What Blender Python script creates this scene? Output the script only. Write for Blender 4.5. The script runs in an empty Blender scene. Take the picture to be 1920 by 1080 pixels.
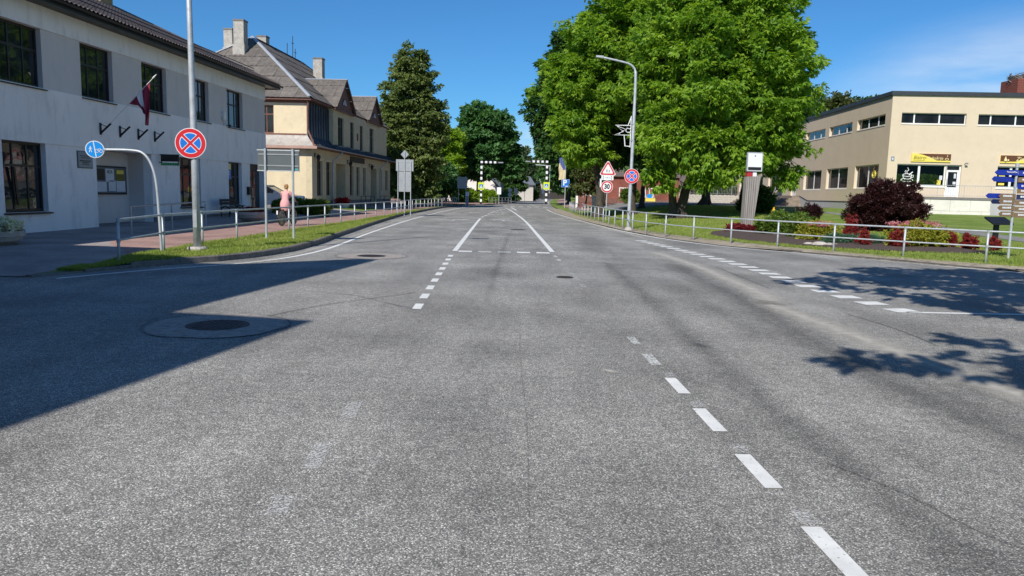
import bpy, math, random
import numpy as np
from mathutils import Vector, Matrix

rng = np.random.default_rng(7)
random.seed(7)
scene = bpy.context.scene
C = scene.collection
rad = math.radians

# ------------------------------------------------------------------ camera
cam_d = bpy.data.cameras.new('camera')
cam = bpy.data.objects.new('camera', cam_d); C.objects.link(cam)
cam_d.sensor_width = 36.0
cam_d.lens = 36.0 * 1400.0 / 1920.0
cam_d.clip_start = 0.1; cam_d.clip_end = 6000
P_, R_ = math.atan(178 / 1400.0), rad(1.4)
fw_ = Vector((0, math.cos(P_), -math.sin(P_)))
up0 = Vector((0, math.sin(P_), math.cos(P_))); ri0 = Vector((1, 0, 0))
ri = ri0 * math.cos(R_) + up0 * math.sin(R_)
up = -ri0 * math.sin(R_) + up0 * math.cos(R_)
m_ = Matrix((ri, up, -fw_)).transposed().to_4x4()
m_.translation = Vector((0, 0, 1.65))
cam.matrix_world = m_
scene.camera = cam

# ------------------------------------------------------------------ light
SUNV = Vector((-.50, -1.09, 1.0)).normalized()
world = bpy.data.worlds.new('World'); scene.world = world; world.use_nodes = True
SKY_STRENGTH = 0.070
SUN_STRENGTH = 4.0
sun_d = bpy.data.lights.new('sun', 'SUN'); sun_d.energy = SUN_STRENGTH; sun_d.angle = rad(.5); sun_d.color = (1, .95, .87)
sun = bpy.data.objects.new('sun', sun_d); C.objects.link(sun)
sun.rotation_euler = (-SUNV).to_track_quat('-Z', 'Y').to_euler(); sun.location = (-20, -40, 40)
wn = world.node_tree; wn.nodes.clear()
def N(t, ty, **kw):
    n = t.nodes.new(ty)
    for k, v in kw.items():
        if k in n.inputs.keys() if isinstance(k, str) else False: n.inputs[k].default_value = v
        else: setattr(n, k, v)
    return n
def L(t, a, b): t.links.new(a, b)
sky = wn.nodes.new('ShaderNodeTexSky'); sky.sky_type = 'NISHITA'; sky.sun_disc = False
sky.sun_elevation = math.asin(SUNV.z); sky.sun_rotation = math.atan2(SUNV.x, SUNV.y) % (2 * math.pi)
sky.air_density = 1.0; sky.dust_density = 0.15; sky.ozone_density = 4.0; sky.altitude = 100
bg = wn.nodes.new('ShaderNodeBackground'); bg.inputs['Strength'].default_value = SKY_STRENGTH
out = wn.nodes.new('ShaderNodeOutputWorld')
# thin fair-weather clouds low in the sky: soft banks shaped by noise, one out of view added as fill
tc = wn.nodes.new('ShaderNodeTexCoord')
nz = wn.nodes.new('ShaderNodeTexNoise'); nz.inputs['Scale'].default_value = 5.0; nz.inputs['Detail'].default_value = 7; nz.inputs['Roughness'].default_value = .55
mp = wn.nodes.new('ShaderNodeMapping'); mp.inputs['Scale'].default_value = (1, 1, 4.5); mp.inputs['Location'].default_value = (.3, .1, 0)
L(wn, tc.outputs['Generated'], mp.inputs['Vector']); L(wn, mp.outputs['Vector'], nz.inputs['Vector'])
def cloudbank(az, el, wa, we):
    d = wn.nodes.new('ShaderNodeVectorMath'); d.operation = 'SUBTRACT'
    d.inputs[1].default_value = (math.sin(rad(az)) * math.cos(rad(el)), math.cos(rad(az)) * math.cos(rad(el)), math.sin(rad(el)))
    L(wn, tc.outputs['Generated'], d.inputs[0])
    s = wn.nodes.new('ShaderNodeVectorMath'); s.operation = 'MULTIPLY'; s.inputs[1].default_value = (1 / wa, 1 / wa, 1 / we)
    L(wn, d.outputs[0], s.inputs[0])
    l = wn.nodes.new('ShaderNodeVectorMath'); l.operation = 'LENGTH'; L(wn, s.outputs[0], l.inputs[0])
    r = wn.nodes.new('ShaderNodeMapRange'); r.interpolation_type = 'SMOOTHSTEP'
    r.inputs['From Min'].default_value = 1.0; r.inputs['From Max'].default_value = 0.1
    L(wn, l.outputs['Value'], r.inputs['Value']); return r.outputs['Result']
acc = None
for a in ((36, 6.5, .30, .115), (2, 3.5, .17, .05), (-55, 5, .4, .07), (78, 14, .75, .30), (130, 11, .6, .16), (200, 7, .5, .07), (-110, 6, .5, .06)):  # broad right-hand bank, unseen, is enlarged to brighten the shaded walls
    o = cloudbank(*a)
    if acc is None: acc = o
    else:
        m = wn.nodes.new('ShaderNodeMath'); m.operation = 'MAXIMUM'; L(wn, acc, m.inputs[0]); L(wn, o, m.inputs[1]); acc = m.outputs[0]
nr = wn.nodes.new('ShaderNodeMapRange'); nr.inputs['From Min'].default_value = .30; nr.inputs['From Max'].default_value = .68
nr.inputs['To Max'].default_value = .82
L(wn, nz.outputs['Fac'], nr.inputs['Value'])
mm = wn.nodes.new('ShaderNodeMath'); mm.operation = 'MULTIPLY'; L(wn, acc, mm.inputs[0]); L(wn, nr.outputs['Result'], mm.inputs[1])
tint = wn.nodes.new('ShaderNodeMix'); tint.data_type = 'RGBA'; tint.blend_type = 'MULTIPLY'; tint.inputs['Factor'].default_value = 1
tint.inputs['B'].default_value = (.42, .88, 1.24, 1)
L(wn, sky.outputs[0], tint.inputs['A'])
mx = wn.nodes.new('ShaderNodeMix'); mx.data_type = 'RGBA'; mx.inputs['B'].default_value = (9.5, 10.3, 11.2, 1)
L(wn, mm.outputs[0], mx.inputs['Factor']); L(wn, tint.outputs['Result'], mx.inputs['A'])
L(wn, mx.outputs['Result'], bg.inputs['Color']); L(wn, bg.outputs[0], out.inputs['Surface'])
scene.view_settings.view_transform = 'Standard'; scene.view_settings.look = 'None'
scene.view_settings.exposure = 0.37; scene.view_settings.gamma = 1.0; scene.view_settings.use_curve_mapping = False
scene.render.engine = 'CYCLES'
scene.cycles.max_bounces = 6; scene.cycles.transparent_max_bounces = 8

# ------------------------------------------------------------------ helpers
def tag(o, label=None, cat=None, group=None, kind=None):
    if label: o['label'] = label
    if cat: o['category'] = cat
    if group: o['group'] = group
    if kind: o['kind'] = kind
    return o
def thing(name, label, cat, loc=(0, 0, 0), rotz=0, group=None):
    o = bpy.data.objects.new(name, None); C.objects.link(o)
    o.location = loc; o.rotation_euler = (0, 0, rotz); o.empty_display_size = .2
    return tag(o, label, cat, group)
def link(name, me, parent=None, loc=None, rot=None):
    o = bpy.data.objects.new(name, me); C.objects.link(o)
    if parent is not None: o.parent = parent
    if loc is not None: o.location = loc
    if rot is not None: o.rotation_euler = rot
    return o
def copy_tree(o, parent=None):
    c = o.copy(); C.objects.link(c)
    if parent is not None: c.parent = parent
    for ch in list(o.children): copy_tree(ch, c)
    return c

class MB:
    def __init__(s): s.v = []; s.f = []
    def add(s, vs, fs):
        b = len(s.v); s.v.extend([tuple(v) for v in vs]); s.f.extend([tuple(i + b for i in f) for f in fs]); return s
    def box(s, x0, x1, y0, y1, z0, z1):
        return s.add([(x0, y0, z0), (x1, y0, z0), (x1, y1, z0), (x0, y1, z0), (x0, y0, z1), (x1, y0, z1), (x1, y1, z1), (x0, y1, z1)],
                     [(0, 3, 2, 1), (4, 5, 6, 7), (0, 1, 5, 4), (1, 2, 6, 5), (2, 3, 7, 6), (3, 0, 4, 7)])
    def poly(s, pts): return s.add(pts, [tuple(range(len(pts)))])
    def prism(s, pts, d):
        # pts 3D polygon, extruded by vector d
        n = len(pts); q = [tuple(Vector(p) + Vector(d)) for p in pts]
        return s.add(list(pts) + q, [tuple(range(n)), tuple(range(2 * n - 1, n - 1, -1))] + [(i, i + n, (i + 1) % n + n, (i + 1) % n) for i in range(n)])
    def tube(s, path, r, n=8, cap=True):
        path = [Vector(p) for p in path]; k = len(path)
        rs = r if isinstance(r, (list, tuple)) else [r] * k
        vs = []; u = None
        for i, p in enumerate(path):
            t = (path[min(i + 1, k - 1)] - path[max(i - 1, 0)])
            if t.length < 1e-9: t = Vector((0, 0, 1))
            t.normalize()
            if u is None:
                u = t.cross(Vector((0, 0, 1)) if abs(t.z) < .9 else Vector((1, 0, 0)))
            u = (u - t * u.dot(t)); u.normalize(); w = t.cross(u)
            for j in range(n):
                a = 2 * math.pi * j / n
                vs.append(p + (u * math.cos(a) + w * math.sin(a)) * rs[i])
        fs = [(i * n + j, i * n + (j + 1) % n, (i + 1) * n + (j + 1) % n, (i + 1) * n + j) for i in range(k - 1) for j in range(n)]
        if cap: fs += [tuple(range(n - 1, -1, -1)), tuple(range((k - 1) * n, k * n))]
        return s.add(vs, fs)
    def lathe(s, prof, c=(0, 0, 0), n=16, ax='z', sx=1, sy=1):
        vs = []; k = len(prof)
        for r, h in prof:
            for j in range(n):
                a = 2 * math.pi * j / n
                p = (r * math.cos(a) * sx, r * math.sin(a) * sy, h)
                if ax == 'y': p = (p[0], p[2], p[1])
                if ax == 'x': p = (p[2], p[0], p[1])
                vs.append((c[0] + p[0], c[1] + p[1], c[2] + p[2]))
        fs = [(i * n + j, i * n + (j + 1) % n, (i + 1) * n + (j + 1) % n, (i + 1) * n + j) for i in range(k - 1) for j in range(n)]
        fs += [tuple(range(n - 1, -1, -1)), tuple(range((k - 1) * n, k * n))]
        return s.add(vs, fs)
    def mesh(s, name, m, smooth=False):
        me = bpy.data.meshes.new(name); me.from_pydata(s.v, [], s.f)
        import bmesh
        bm = bmesh.new(); bm.from_mesh(me); bmesh.ops.recalc_face_normals(bm, faces=bm.faces); bm.to_mesh(me); bm.free()
        me.materials.append(m)
        if smooth: me.shade_smooth()
        return me
    def build(s, name, m, parent=None, loc=None, rot=None, smooth=False):
        return link(name, s.mesh(name, m, smooth), parent, loc, rot)

def np_mesh(name, verts, faces4, m, attr=None):
    verts = np.asarray(verts, dtype=np.float32); faces4 = np.asarray(faces4, dtype=np.int32)
    me = bpy.data.meshes.new(name); nf, k = faces4.shape
    me.vertices.add(len(verts)); me.vertices.foreach_set('co', verts.ravel())
    me.loops.add(nf * k); me.loops.foreach_set('vertex_index', faces4.ravel())
    me.polygons.add(nf); me.polygons.foreach_set('loop_start', np.arange(0, nf * k, k, dtype=np.int32))
    me.update(calc_edges=True)
    if attr is not None:
        for an, arr in attr.items():
            a = me.attributes.new(an, 'FLOAT', 'FACE' if len(arr) == nf else 'POINT'); a.data.foreach_set('value', np.asarray(arr, dtype=np.float32))
    me.materials.append(m); return me

def text(s, size, m, parent, loc, rot=(math.pi / 2, 0, 0), name='lettering', ext=.004, align='CENTER', sx=1, shear=0, bold=0.0):
    cu = bpy.data.curves.new('txt', 'FONT'); cu.body = s; cu.size = size; cu.extrude = ext; cu.align_x = align; cu.align_y = 'CENTER'; cu.resolution_u = 3; cu.offset = bold; cu.shear = shear
    t = bpy.data.objects.new('txt', cu); C.objects.link(t); bpy.context.view_layer.update()
    me = bpy.data.meshes.new_from_object(t.evaluated_get(bpy.context.evaluated_depsgraph_get())); bpy.data.objects.remove(t)
    me.materials.clear(); me.materials.append(m)
    o = link(name, me, parent, loc, rot); o.scale = (sx, 1, 1); return o

# ------------------------------------------------------------------ materials
def newmat(name):
    m = bpy.data.materials.new(name); m.use_nodes = True; t = m.node_tree
    return m, t, t.nodes['Principled BSDF']
def M(name, col, rough=.7, metal=0, v=.12, vs=2.0, bump=0., bs=40., col2=None, thr=(.5, .7), spec=.5, stretch=None):
    m, t, b = newmat(name)
    tc = t.nodes.new('ShaderNodeTexCoord'); vec = tc.outputs['Object']
    if stretch:
        mp = t.nodes.new('ShaderNodeMapping'); mp.inputs['Scale'].default_value = stretch; L(t, vec, mp.inputs['Vector']); vec = mp.outputs['Vector']
    n = t.nodes.new('ShaderNodeTexNoise'); n.inputs['Scale'].default_value = vs; n.inputs['Detail'].default_value = 8; n.inputs['Roughness'].default_value = .6
    L(t, vec, n.inputs['Vector'])
    r = t.nodes.new('ShaderNodeValToRGB'); e = r.color_ramp.elements
    e[0].position = .3; e[1].position = .7
    e[0].color = (*[c * (1 - v) for c in col], 1); e[1].color = (*[min(1, c * (1 + v)) for c in col], 1)
    L(t, n.outputs['Fac'], r.inputs['Fac']); co = r.outputs['Color']
    if col2:
        n2 = t.nodes.new('ShaderNodeTexNoise'); n2.inputs['Scale'].default_value = vs * 2.3; n2.inputs['Detail'].default_value = 10; n2.inputs['Roughness'].default_value = .65
        L(t, vec, n2.inputs['Vector'])
        mr = t.nodes.new('ShaderNodeMapRange'); mr.inputs['From Min'].default_value = thr[0]; mr.inputs['From Max'].default_value = thr[1]; L(t, n2.outputs['Fac'], mr.inputs['Value'])
        mx = t.nodes.new('ShaderNodeMix'); mx.data_type = 'RGBA'; mx.inputs['B'].default_value = (*col2, 1)
        L(t, mr.outputs['Result'], mx.inputs['Factor']); L(t, co, mx.inputs['A']); co = mx.outputs['Result']
    L(t, co, b.inputs['Base Color'])
    b.inputs['Roughness'].default_value = rough; b.inputs['Metallic'].default_value = metal; b.inputs['Specular IOR Level'].default_value = spec
    if bump:
        n3 = t.nodes.new('ShaderNodeTexNoise'); n3.inputs['Scale'].default_value = bs; n3.inputs['Detail'].default_value = 4; L(t, vec, n3.inputs['Vector'])
        bp = t.nodes.new('ShaderNodeBump'); bp.inputs['Strength'].default_value = bump; bp.inputs['Distance'].default_value = .02
        L(t, n3.outputs['Fac'], bp.inputs['Height']); L(t, bp.outputs['Normal'], b.inputs['Normal'])
    return m
def leafmat(name, col, col2, trans=.35, rough=.45):
    m, t, b = newmat(name)
    a = t.nodes.new('ShaderNodeAttribute'); a.attribute_name = 'tint'
    mx = t.nodes.new('ShaderNodeMix'); mx.data_type = 'RGBA'; mx.inputs['A'].default_value = (*col, 1); mx.inputs['B'].default_value = (*col2, 1)
    L(t, a.outputs['Fac'], mx.inputs['Factor']); L(t, mx.outputs['Result'], b.inputs['Base Color'])
    b.inputs['Roughness'].default_value = rough; b.inputs['Specular IOR Level'].default_value = .35
    tr = t.nodes.new('ShaderNodeBsdfTranslucent')
    h = t.nodes.new('ShaderNodeMix'); h.data_type = 'RGBA'; h.blend_type = 'MULTIPLY'; h.inputs['Factor'].default_value = 1; h.inputs['B'].default_value = (1.5, 1.45, .5, 1)
    L(t, mx.outputs['Result'], h.inputs['A']); L(t, h.outputs['Result'], tr.inputs['Color'])
    ms = t.nodes.new('ShaderNodeMixShader'); ms.inputs['Fac'].default_value = trans
    L(t, b.outputs[0], ms.inputs[1]); L(t, tr.outputs[0], ms.inputs[2]); L(t, ms.outputs[0], t.nodes['Material Output'].inputs['Surface'])
    return m
def glassmat(name, col=(.012, .015, .016), wav=.02, spec=.6):
    m, t, b = newmat(name)
    tc = t.nodes.new('ShaderNodeTexCoord'); oi = t.nodes.new('ShaderNodeObjectInfo')
    va = t.nodes.new('ShaderNodeVectorMath'); L(t, tc.outputs['Object'], va.inputs[0]); L(t, oi.outputs['Location'], va.inputs[1])
    n = t.nodes.new('ShaderNodeTexNoise'); n.inputs['Scale'].default_value = 1.3; n.inputs['Detail'].default_value = 2; L(t, va.outputs[0], n.inputs['Vector'])
    bp = t.nodes.new('ShaderNodeBump'); bp.inputs['Strength'].default_value = .25; bp.inputs['Distance'].default_value = wav
    L(t, n.outputs['Fac'], bp.inputs['Height']); L(t, bp.outputs['Normal'], b.inputs['Normal'])
    n2 = t.nodes.new('ShaderNodeTexNoise'); n2.inputs['Scale'].default_value = .9; n2.inputs['Detail'].default_value = 3; L(t, va.outputs[0], n2.inputs['Vector'])
    r = t.nodes.new('ShaderNodeValToRGB'); e = r.color_ramp.elements; e[0].position = .4; e[1].position = .75
    e[0].color = (*col, 1); e[1].color = (*[c * 3.2 for c in col], 1); L(t, n2.outputs['Fac'], r.inputs['Fac']); L(t, r.outputs['Color'], b.inputs['Base Color'])
    b.inputs['Roughness'].default_value = .03; b.inputs['Specular IOR Level'].default_value = spec; b.inputs['IOR'].default_value = 1.52
    return m

def asphalt_nodes(t):
    tc = t.nodes.new('ShaderNodeTexCoord'); vec = tc.outputs['Object']
    vo = t.nodes.new('ShaderNodeTexVoronoi'); vo.inputs['Scale'].default_value = 125; L(t, vec, vo.inputs['Vector'])
    sp = t.nodes.new('ShaderNodeSeparateColor'); L(t, vo.outputs['Color'], sp.inputs[0])
    r = t.nodes.new('ShaderNodeValToRGB'); e = r.color_ramp.elements
    e[0].position = 0; e[0].color = (.105, .105, .104, 1); e[1].position = 1; e[1].color = (.58, .57, .55, 1)
    for p, c in ((.40, .185), (.72, .27), (.90, .38)):
        q = e.new(p); q.color = (c, c * .985, c * .95, 1)
    L(t, sp.outputs[0], r.inputs['Fac'])
    # binder between the stones
    g = t.nodes.new('ShaderNodeMapRange'); g.inputs['From Min'].default_value = .45; g.inputs['From Max'].default_value = .75; L(t, vo.outputs['Distance'], g.inputs['Value'])
    mx = t.nodes.new('ShaderNodeMix'); mx.data_type = 'RGBA'; mx.inputs['B'].default_value = (.095, .095, .095, 1); L(t, g.outputs[0], mx.inputs['Factor']); L(t, r.outputs['Color'], mx.inputs['A'])
    # broad wear, elongated along the driving direction
    mp = t.nodes.new('ShaderNodeMapping'); mp.inputs['Scale'].default_value = (1.0, .16, 1); L(t, vec, mp.inputs['Vector'])
    n = t.nodes.new('ShaderNodeTexNoise'); n.inputs['Scale'].default_value = .9; n.inputs['Detail'].default_value = 7; n.inputs['Roughness'].default_value = .6; L(t, mp.outputs[0], n.inputs['Vector'])
    n2 = t.nodes.new('ShaderNodeTexNoise'); n2.inputs['Scale'].default_value = .55; n2.inputs['Detail'].default_value = 6; L(t, vec, n2.inputs['Vector'])
    ad = t.nodes.new('ShaderNodeMath'); ad.operation = 'ADD'; L(t, n.outputs['Fac'], ad.inputs[0]); L(t, n2.outputs['Fac'], ad.inputs[1])
    mr = t.nodes.new('ShaderNodeMapRange'); mr.inputs['From Min'].default_value = .72; mr.inputs['From Max'].default_value = 1.28; mr.inputs['To Min'].default_value = .98; mr.inputs['To Max'].default_value = 1.92; L(t, ad.outputs[0], mr.inputs['Value'])
    n5 = t.nodes.new('ShaderNodeTexNoise'); n5.inputs['Scale'].default_value = 9; n5.inputs['Detail'].default_value = 6; n5.inputs['Roughness'].default_value = .7; L(t, vec, n5.inputs['Vector'])
    mr5 = t.nodes.new('ShaderNodeMapRange'); mr5.inputs['From Min'].default_value = .3; mr5.inputs['From Max'].default_value = .7; mr5.inputs['To Min'].default_value = .78; mr5.inputs['To Max'].default_value = 1.22; L(t, n5.outputs['Fac'], mr5.inputs['Value'])
    mu = t.nodes.new('ShaderNodeMath'); mu.operation = 'MULTIPLY'; L(t, mr.outputs[0], mu.inputs[0]); L(t, mr5.outputs[0], mu.inputs[1])
    sc = t.nodes.new('ShaderNodeVectorMath'); sc.operation = 'SCALE'; L(t, mx.outputs['Result'], sc.inputs[0]); L(t, mu.outputs[0], sc.inputs['Scale'])
    bp = t.nodes.new('ShaderNodeBump'); bp.inputs['Strength'].default_value = .55; bp.inputs['Distance'].default_value = .004; bp.invert = True
    L(t, vo.outputs['Distance'], bp.inputs['Height'])
    wm = t.nodes.new('ShaderNodeVectorMath'); wm.operation = 'MULTIPLY'; wm.inputs[1].default_value = (1.0, .978, .93); L(t, sc.outputs[0], wm.inputs[0])
    return vec, wm.outputs[0], bp.outputs['Normal']
def asphalt(name='asphalt', gain=1.0):
    m, t, b = newmat(name); vec, co, no = asphalt_nodes(t)
    if gain != 1:
        s = t.nodes.new('ShaderNodeVectorMath'); s.operation = 'SCALE'; s.inputs['Scale'].default_value = gain; L(t, co, s.inputs[0]); co = s.outputs[0]
    L(t, co, b.inputs['Base Color']); L(t, no, b.inputs['Normal']); b.inputs['Roughness'].default_value = .8; b.inputs['Specular IOR Level'].default_value = .3
    return m
def decal(name, col, wear, scale=28, soft=.12, rough=.7, edge=False, maxa=1.0):
    # paint or dirt lying on the asphalt; where it is worn off the asphalt below shows
    m, t, b = newmat(name)
    tc = t.nodes.new('ShaderNodeTexCoord'); vec = tc.outputs['Object']
    n = t.nodes.new('ShaderNodeTexNoise'); n.inputs['Scale'].default_value = scale; n.inputs['Detail'].default_value = 6; n.inputs['Roughness'].default_value = .7; L(t, vec, n.inputs['Vector'])
    a = t.nodes.new('ShaderNodeAttribute'); a.attribute_name = 'cover'
    ad = t.nodes.new('ShaderNodeMath'); ad.operation = 'MULTIPLY_ADD'; ad.inputs[1].default_value = 1.0; L(t, a.outputs['Fac'], ad.inputs[0]); L(t, n.outputs['Fac'], ad.inputs[2])
    mr = t.nodes.new('ShaderNodeMapRange'); mr.inputs['From Min'].default_value = wear - soft; mr.inputs['From Max'].default_value = wear + soft; mr.inputs['To Max'].default_value = maxa; L(t, ad.outputs[0], mr.inputs['Value'])
    n2 = t.nodes.new('ShaderNodeTexNoise'); n2.inputs['Scale'].default_value = 6; n2.inputs['Detail'].default_value = 8; L(t, vec, n2.inputs['Vector'])
    r = t.nodes.new('ShaderNodeValToRGB'); e = r.color_ramp.elements; e[0].position = .3; e[1].position = .7
    e[0].color = (*[c * .8 for c in col], 1); e[1].color = (*col, 1); L(t, n2.outputs['Fac'], r.inputs['Fac']); L(t, r.outputs['Color'], b.inputs['Base Color'])
    b.inputs['Roughness'].default_value = rough
    L(t, mr.outputs[0], b.inputs['Alpha'])
    return m
def grassmat():
    m, t, b = newmat('lawn_soil')
    tc = t.nodes.new('ShaderNodeTexCoord'); vec = tc.outputs['Object']
    n = t.nodes.new('ShaderNodeTexNoise'); n.inputs['Scale'].default_value = .7; n.inputs['Detail'].default_value = 10; n.inputs['Roughness'].default_value = .65; L(t, vec, n.inputs['Vector'])
    r = t.nodes.new('ShaderNodeValToRGB'); e = r.color_ramp.elements; e[0].position = .34; e[1].position = .68
    e[0].color = (.11, .19, .03, 1); e[1].color = (.30, .31, .11, 1); q = e.new(.5); q.color = (.18, .26, .05, 1)
    n2 = t.nodes.new('ShaderNodeTexNoise'); n2.inputs['Scale'].default_value = 35; n2.inputs['Detail'].default_value = 5; L(t, vec, n2.inputs['Vector'])
    mr = t.nodes.new('ShaderNodeMapRange'); mr.inputs['From Min'].default_value = .3; mr.inputs['From Max'].default_value = .7; mr.inputs['To Min'].default_value = .55; mr.inputs['To Max'].default_value = 1.4; L(t, n2.outputs['Fac'], mr.inputs['Value'])
    s = t.nodes.new('ShaderNodeVectorMath'); s.operation = 'SCALE'
    L(t, n.outputs['Fac'], r.inputs['Fac']); L(t, r.outputs['Color'], s.inputs[0]); L(t, mr.outputs[0], s.inputs['Scale']); L(t, s.outputs[0], b.inputs['Base Color'])
    bp = t.nodes.new('ShaderNodeBump'); bp.inputs['Strength'].default_value = .8; bp.inputs['Distance'].default_value = .05; L(t, n2.outputs['Fac'], bp.inputs['Height']); L(t, bp.outputs[0], b.inputs['Normal'])
    b.inputs['Roughness'].default_value = .9; b.inputs['Specular IOR Level'].default_value = .15
    return m
def pavermat(name, c1, c2, mortar, sc=1.0):
    m, t, b = newmat(name)
    tc = t.nodes.new('ShaderNodeTexCoord')
    br = t.nodes.new('ShaderNodeTexBrick'); br.inputs['Scale'].default_value = 5 * sc; br.inputs['Mortar Size'].default_value = .012
    br.inputs['Color1'].default_value = (*c1, 1); br.inputs['Color2'].default_value = (*c2, 1); br.inputs['Mortar'].default_value = (*mortar, 1)
    L(t, tc.outputs['Object'], br.inputs['Vector'])
    n = t.nodes.new('ShaderNodeTexNoise'); n.inputs['Scale'].default_value = .8; n.inputs['Detail'].default_value = 9; L(t, tc.outputs['Object'], n.inputs['Vector'])
    mr = t.nodes.new('ShaderNodeMapRange'); mr.inputs['From Min'].default_value = .3; mr.inputs['From Max'].default_value = .7; mr.inputs['To Min'].default_value = .75; mr.inputs['To Max'].default_value = 1.2; L(t, n.outputs['Fac'], mr.inputs['Value'])
    s = t.nodes.new('ShaderNodeVectorMath'); s.operation = 'SCALE'; L(t, br.outputs['Color'], s.inputs[0]); L(t, mr.outputs[0], s.inputs['Scale']); L(t, s.outputs[0], b.inputs['Base Color'])
    b.inputs['Roughness'].default_value = .85; b.inputs['Specular IOR Level'].default_value = .25
    return m

MAT = {}
MAT['asphalt'] = asphalt()
MAT['asphalt_light'] = M('asphalt_light', (.22, .215, .20), .9, v=.2, vs=3, bump=.3, bs=60)
MAT['paint'] = decal('road_paint', (.82, .82, .79), 1.34, 30, .06)
MAT['paint_worn'] = decal('road_paint_worn', (.74, .74, .71), 1.47, 34, .07)
MAT['paint_ghost'] = decal('road_paint_ghost', (.70, .70, .68), 1.53, 60, .07)
MAT['sand'] = decal('sand_streak', (.62, .585, .52), 1.28, 5, .45, .95, maxa=.92)
MAT['tar'] = decal('dark_streak', (.06, .06, .06), 1.35, 4, .5, .8, maxa=.48)
MAT['tar_line'] = decal('crack_sealant', (.075, .072, .07), 1.35, 14, .3, .8, maxa=.7)
MAT['grass_soil'] = grassmat()
MAT['blade'] = leafmat('grass_blade', (.19, .30, .04), (.38, .39, .11), .35, .6)
MAT['kerb'] = M('kerb_concrete', (.17, .155, .14), .9, v=.25, vs=5, bump=.4, bs=50, col2=(.08, .07, .055), thr=(.5, .72))
MAT['dirt'] = M('gutter_dirt', (.34, .29, .22), .95, v=.25, vs=2, bump=.4, bs=45, col2=(.16, .13, .09), thr=(.5, .7))
MAT['paver_grey'] = pavermat('paver_grey', (.33, .285, .265), (.40, .35, .33), (.18, .155, .145))
MAT['paver_pink'] = pavermat('paver_pink', (.36, .215, .18), (.43, .28, .24), (.20, .15, .13))
MAT['galv'] = M('galvanised_steel', (.46, .49, .51), .5, .25, v=.16, vs=5, bump=.08, bs=60, col2=(.33, .31, .29), thr=(.56, .8))
MAT['galv_dark'] = M('galvanised_dark', (.36, .38, .40), .5, .3, v=.15, vs=6, col2=(.18, .14, .11), thr=(.6, .75))
MAT['stucco'] = M('stucco_light', (.89, .85, .82), .92, v=.05, vs=1.1, bump=.35, bs=120, col2=(.66, .63, .61), thr=(.52, .75), stretch=(1, 1, .35))
MAT['stucco_taupe'] = M('stucco_taupe', (.66, .61, .58), .92, v=.06, vs=1.3, bump=.35, bs=120, col2=(.58, .53, .50), thr=(.55, .78), stretch=(1, 1, .35))
MAT['dkframe'] = M('dark_frame', (.022, .017, .015), .4, v=.1)
MAT['glass'] = glassmat('window_glass')
MAT['glass_dim'] = glassmat('window_glass_dim', (.008, .009, .010), .02, .16)
MAT['black'] = M('black_metal', (.016, .016, .018), .45, .2, v=.2, vs=5)
MAT['rooftile'] = M('roof_tile_brown', (.15, .115, .10), .6, v=.2, vs=2.5, col2=(.10, .08, .07), thr=(.5, .75))
MAT['brick_y'] = M('brick_yellow', (.50, .33, .17), .9, v=.3, vs=7, bump=.4, bs=60, col2=(.38, .22, .11), thr=(.5, .7))
MAT['mortar'] = M('mortar', (.36, .31, .25), .95)
MAT['conc'] = M('concrete', (.42, .39, .35), .9, v=.18, vs=3, bump=.3, bs=40, col2=(.24, .21, .18), thr=(.52, .72))
MAT['concdark'] = M('concrete_dark', (.19, .18, .17), .9, v=.2, vs=3, bump=.3, bs=40)
MAT['white'] = M('white_paint', (.78, .78, .76), .5, v=.05, vs=4, col2=(.6, .58, .54), thr=(.6, .8))
MAT['signwhite'] = M('sign_white', (.80, .80, .80), .35, v=.02)
MAT['signred'] = M('sign_red', (.62, .022, .032), .35, v=.04)
MAT['signblue'] = M('sign_blue', (.012, .17, .62), .35, v=.04)
MAT['signcyan'] = M('sign_azure', (.01, .30, .80), .35, v=.04)
MAT['signblack'] = M('sign_black', (.015, .015, .015), .4)
MAT['signback'] = M('sign_back_grey', (.33, .35, .36), .5, .3, v=.1, vs=4)
MAT['signback_dark'] = M('sign_back_slate', (.10, .118, .125), .55, .2, v=.1, vs=3)
MAT['neon'] = M('sign_fluorescent_yellow', (.62, .74, .03), .4, v=.03)
MAT['cream'] = M('plaster_cream', (.70, .585, .39), .93, v=.07, vs=1.0, bump=.25, bs=60, col2=(.60, .49, .33), thr=(.52, .74))
MAT['cream2'] = M('plaster_pale_cream', (.60, .51, .34), .93, v=.08, vs=1.2, bump=.25, bs=60, col2=(.46, .38, .26), thr=(.53, .74))
MAT['browntrim'] = M('brown_painted_wood', (.17, .075, .055), .7, v=.2, vs=4, col2=(.28, .17, .13), thr=(.55, .7))
MAT['zinc'] = M('zinc_sheet', (.50, .47, .43), .5, .3, v=.14, vs=1.6, col2=(.38, .31, .26), thr=(.5, .75))
MAT['darksheet'] = M('dark_roof_sheet', (.050, .058, .072), .55, .2, v=.25, vs=1.8, col2=(.10, .11, .125), thr=(.5, .75))
MAT['slate'] = None
MAT['bluegrey_sheet'] = M('blue_grey_sheet', (.115, .135, .17), .55, .25, v=.22, vs=1.3, col2=(.17, .18, .20), thr=(.5, .72), stretch=(1, 1, .3))
MAT['ridgecap'] = M('ridge_cap_metal', (.60, .61, .62), .45, .5, v=.1)
MAT['yb'] = M('plaster_apricot', (.66, .545, .40), .93, v=.04, vs=.7, bump=.2, bs=70, col2=(.60, .49, .355), thr=(.5, .8))
MAT['ybplinth'] = M('plinth_grey', (.42, .42, .42), .9, v=.08, vs=1.5)
MAT['ybslab'] = M('white_stone_slab', (.74, .70, .62), .8, v=.08, vs=1.4, col2=(.60, .54, .44), thr=(.56, .75))
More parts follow.
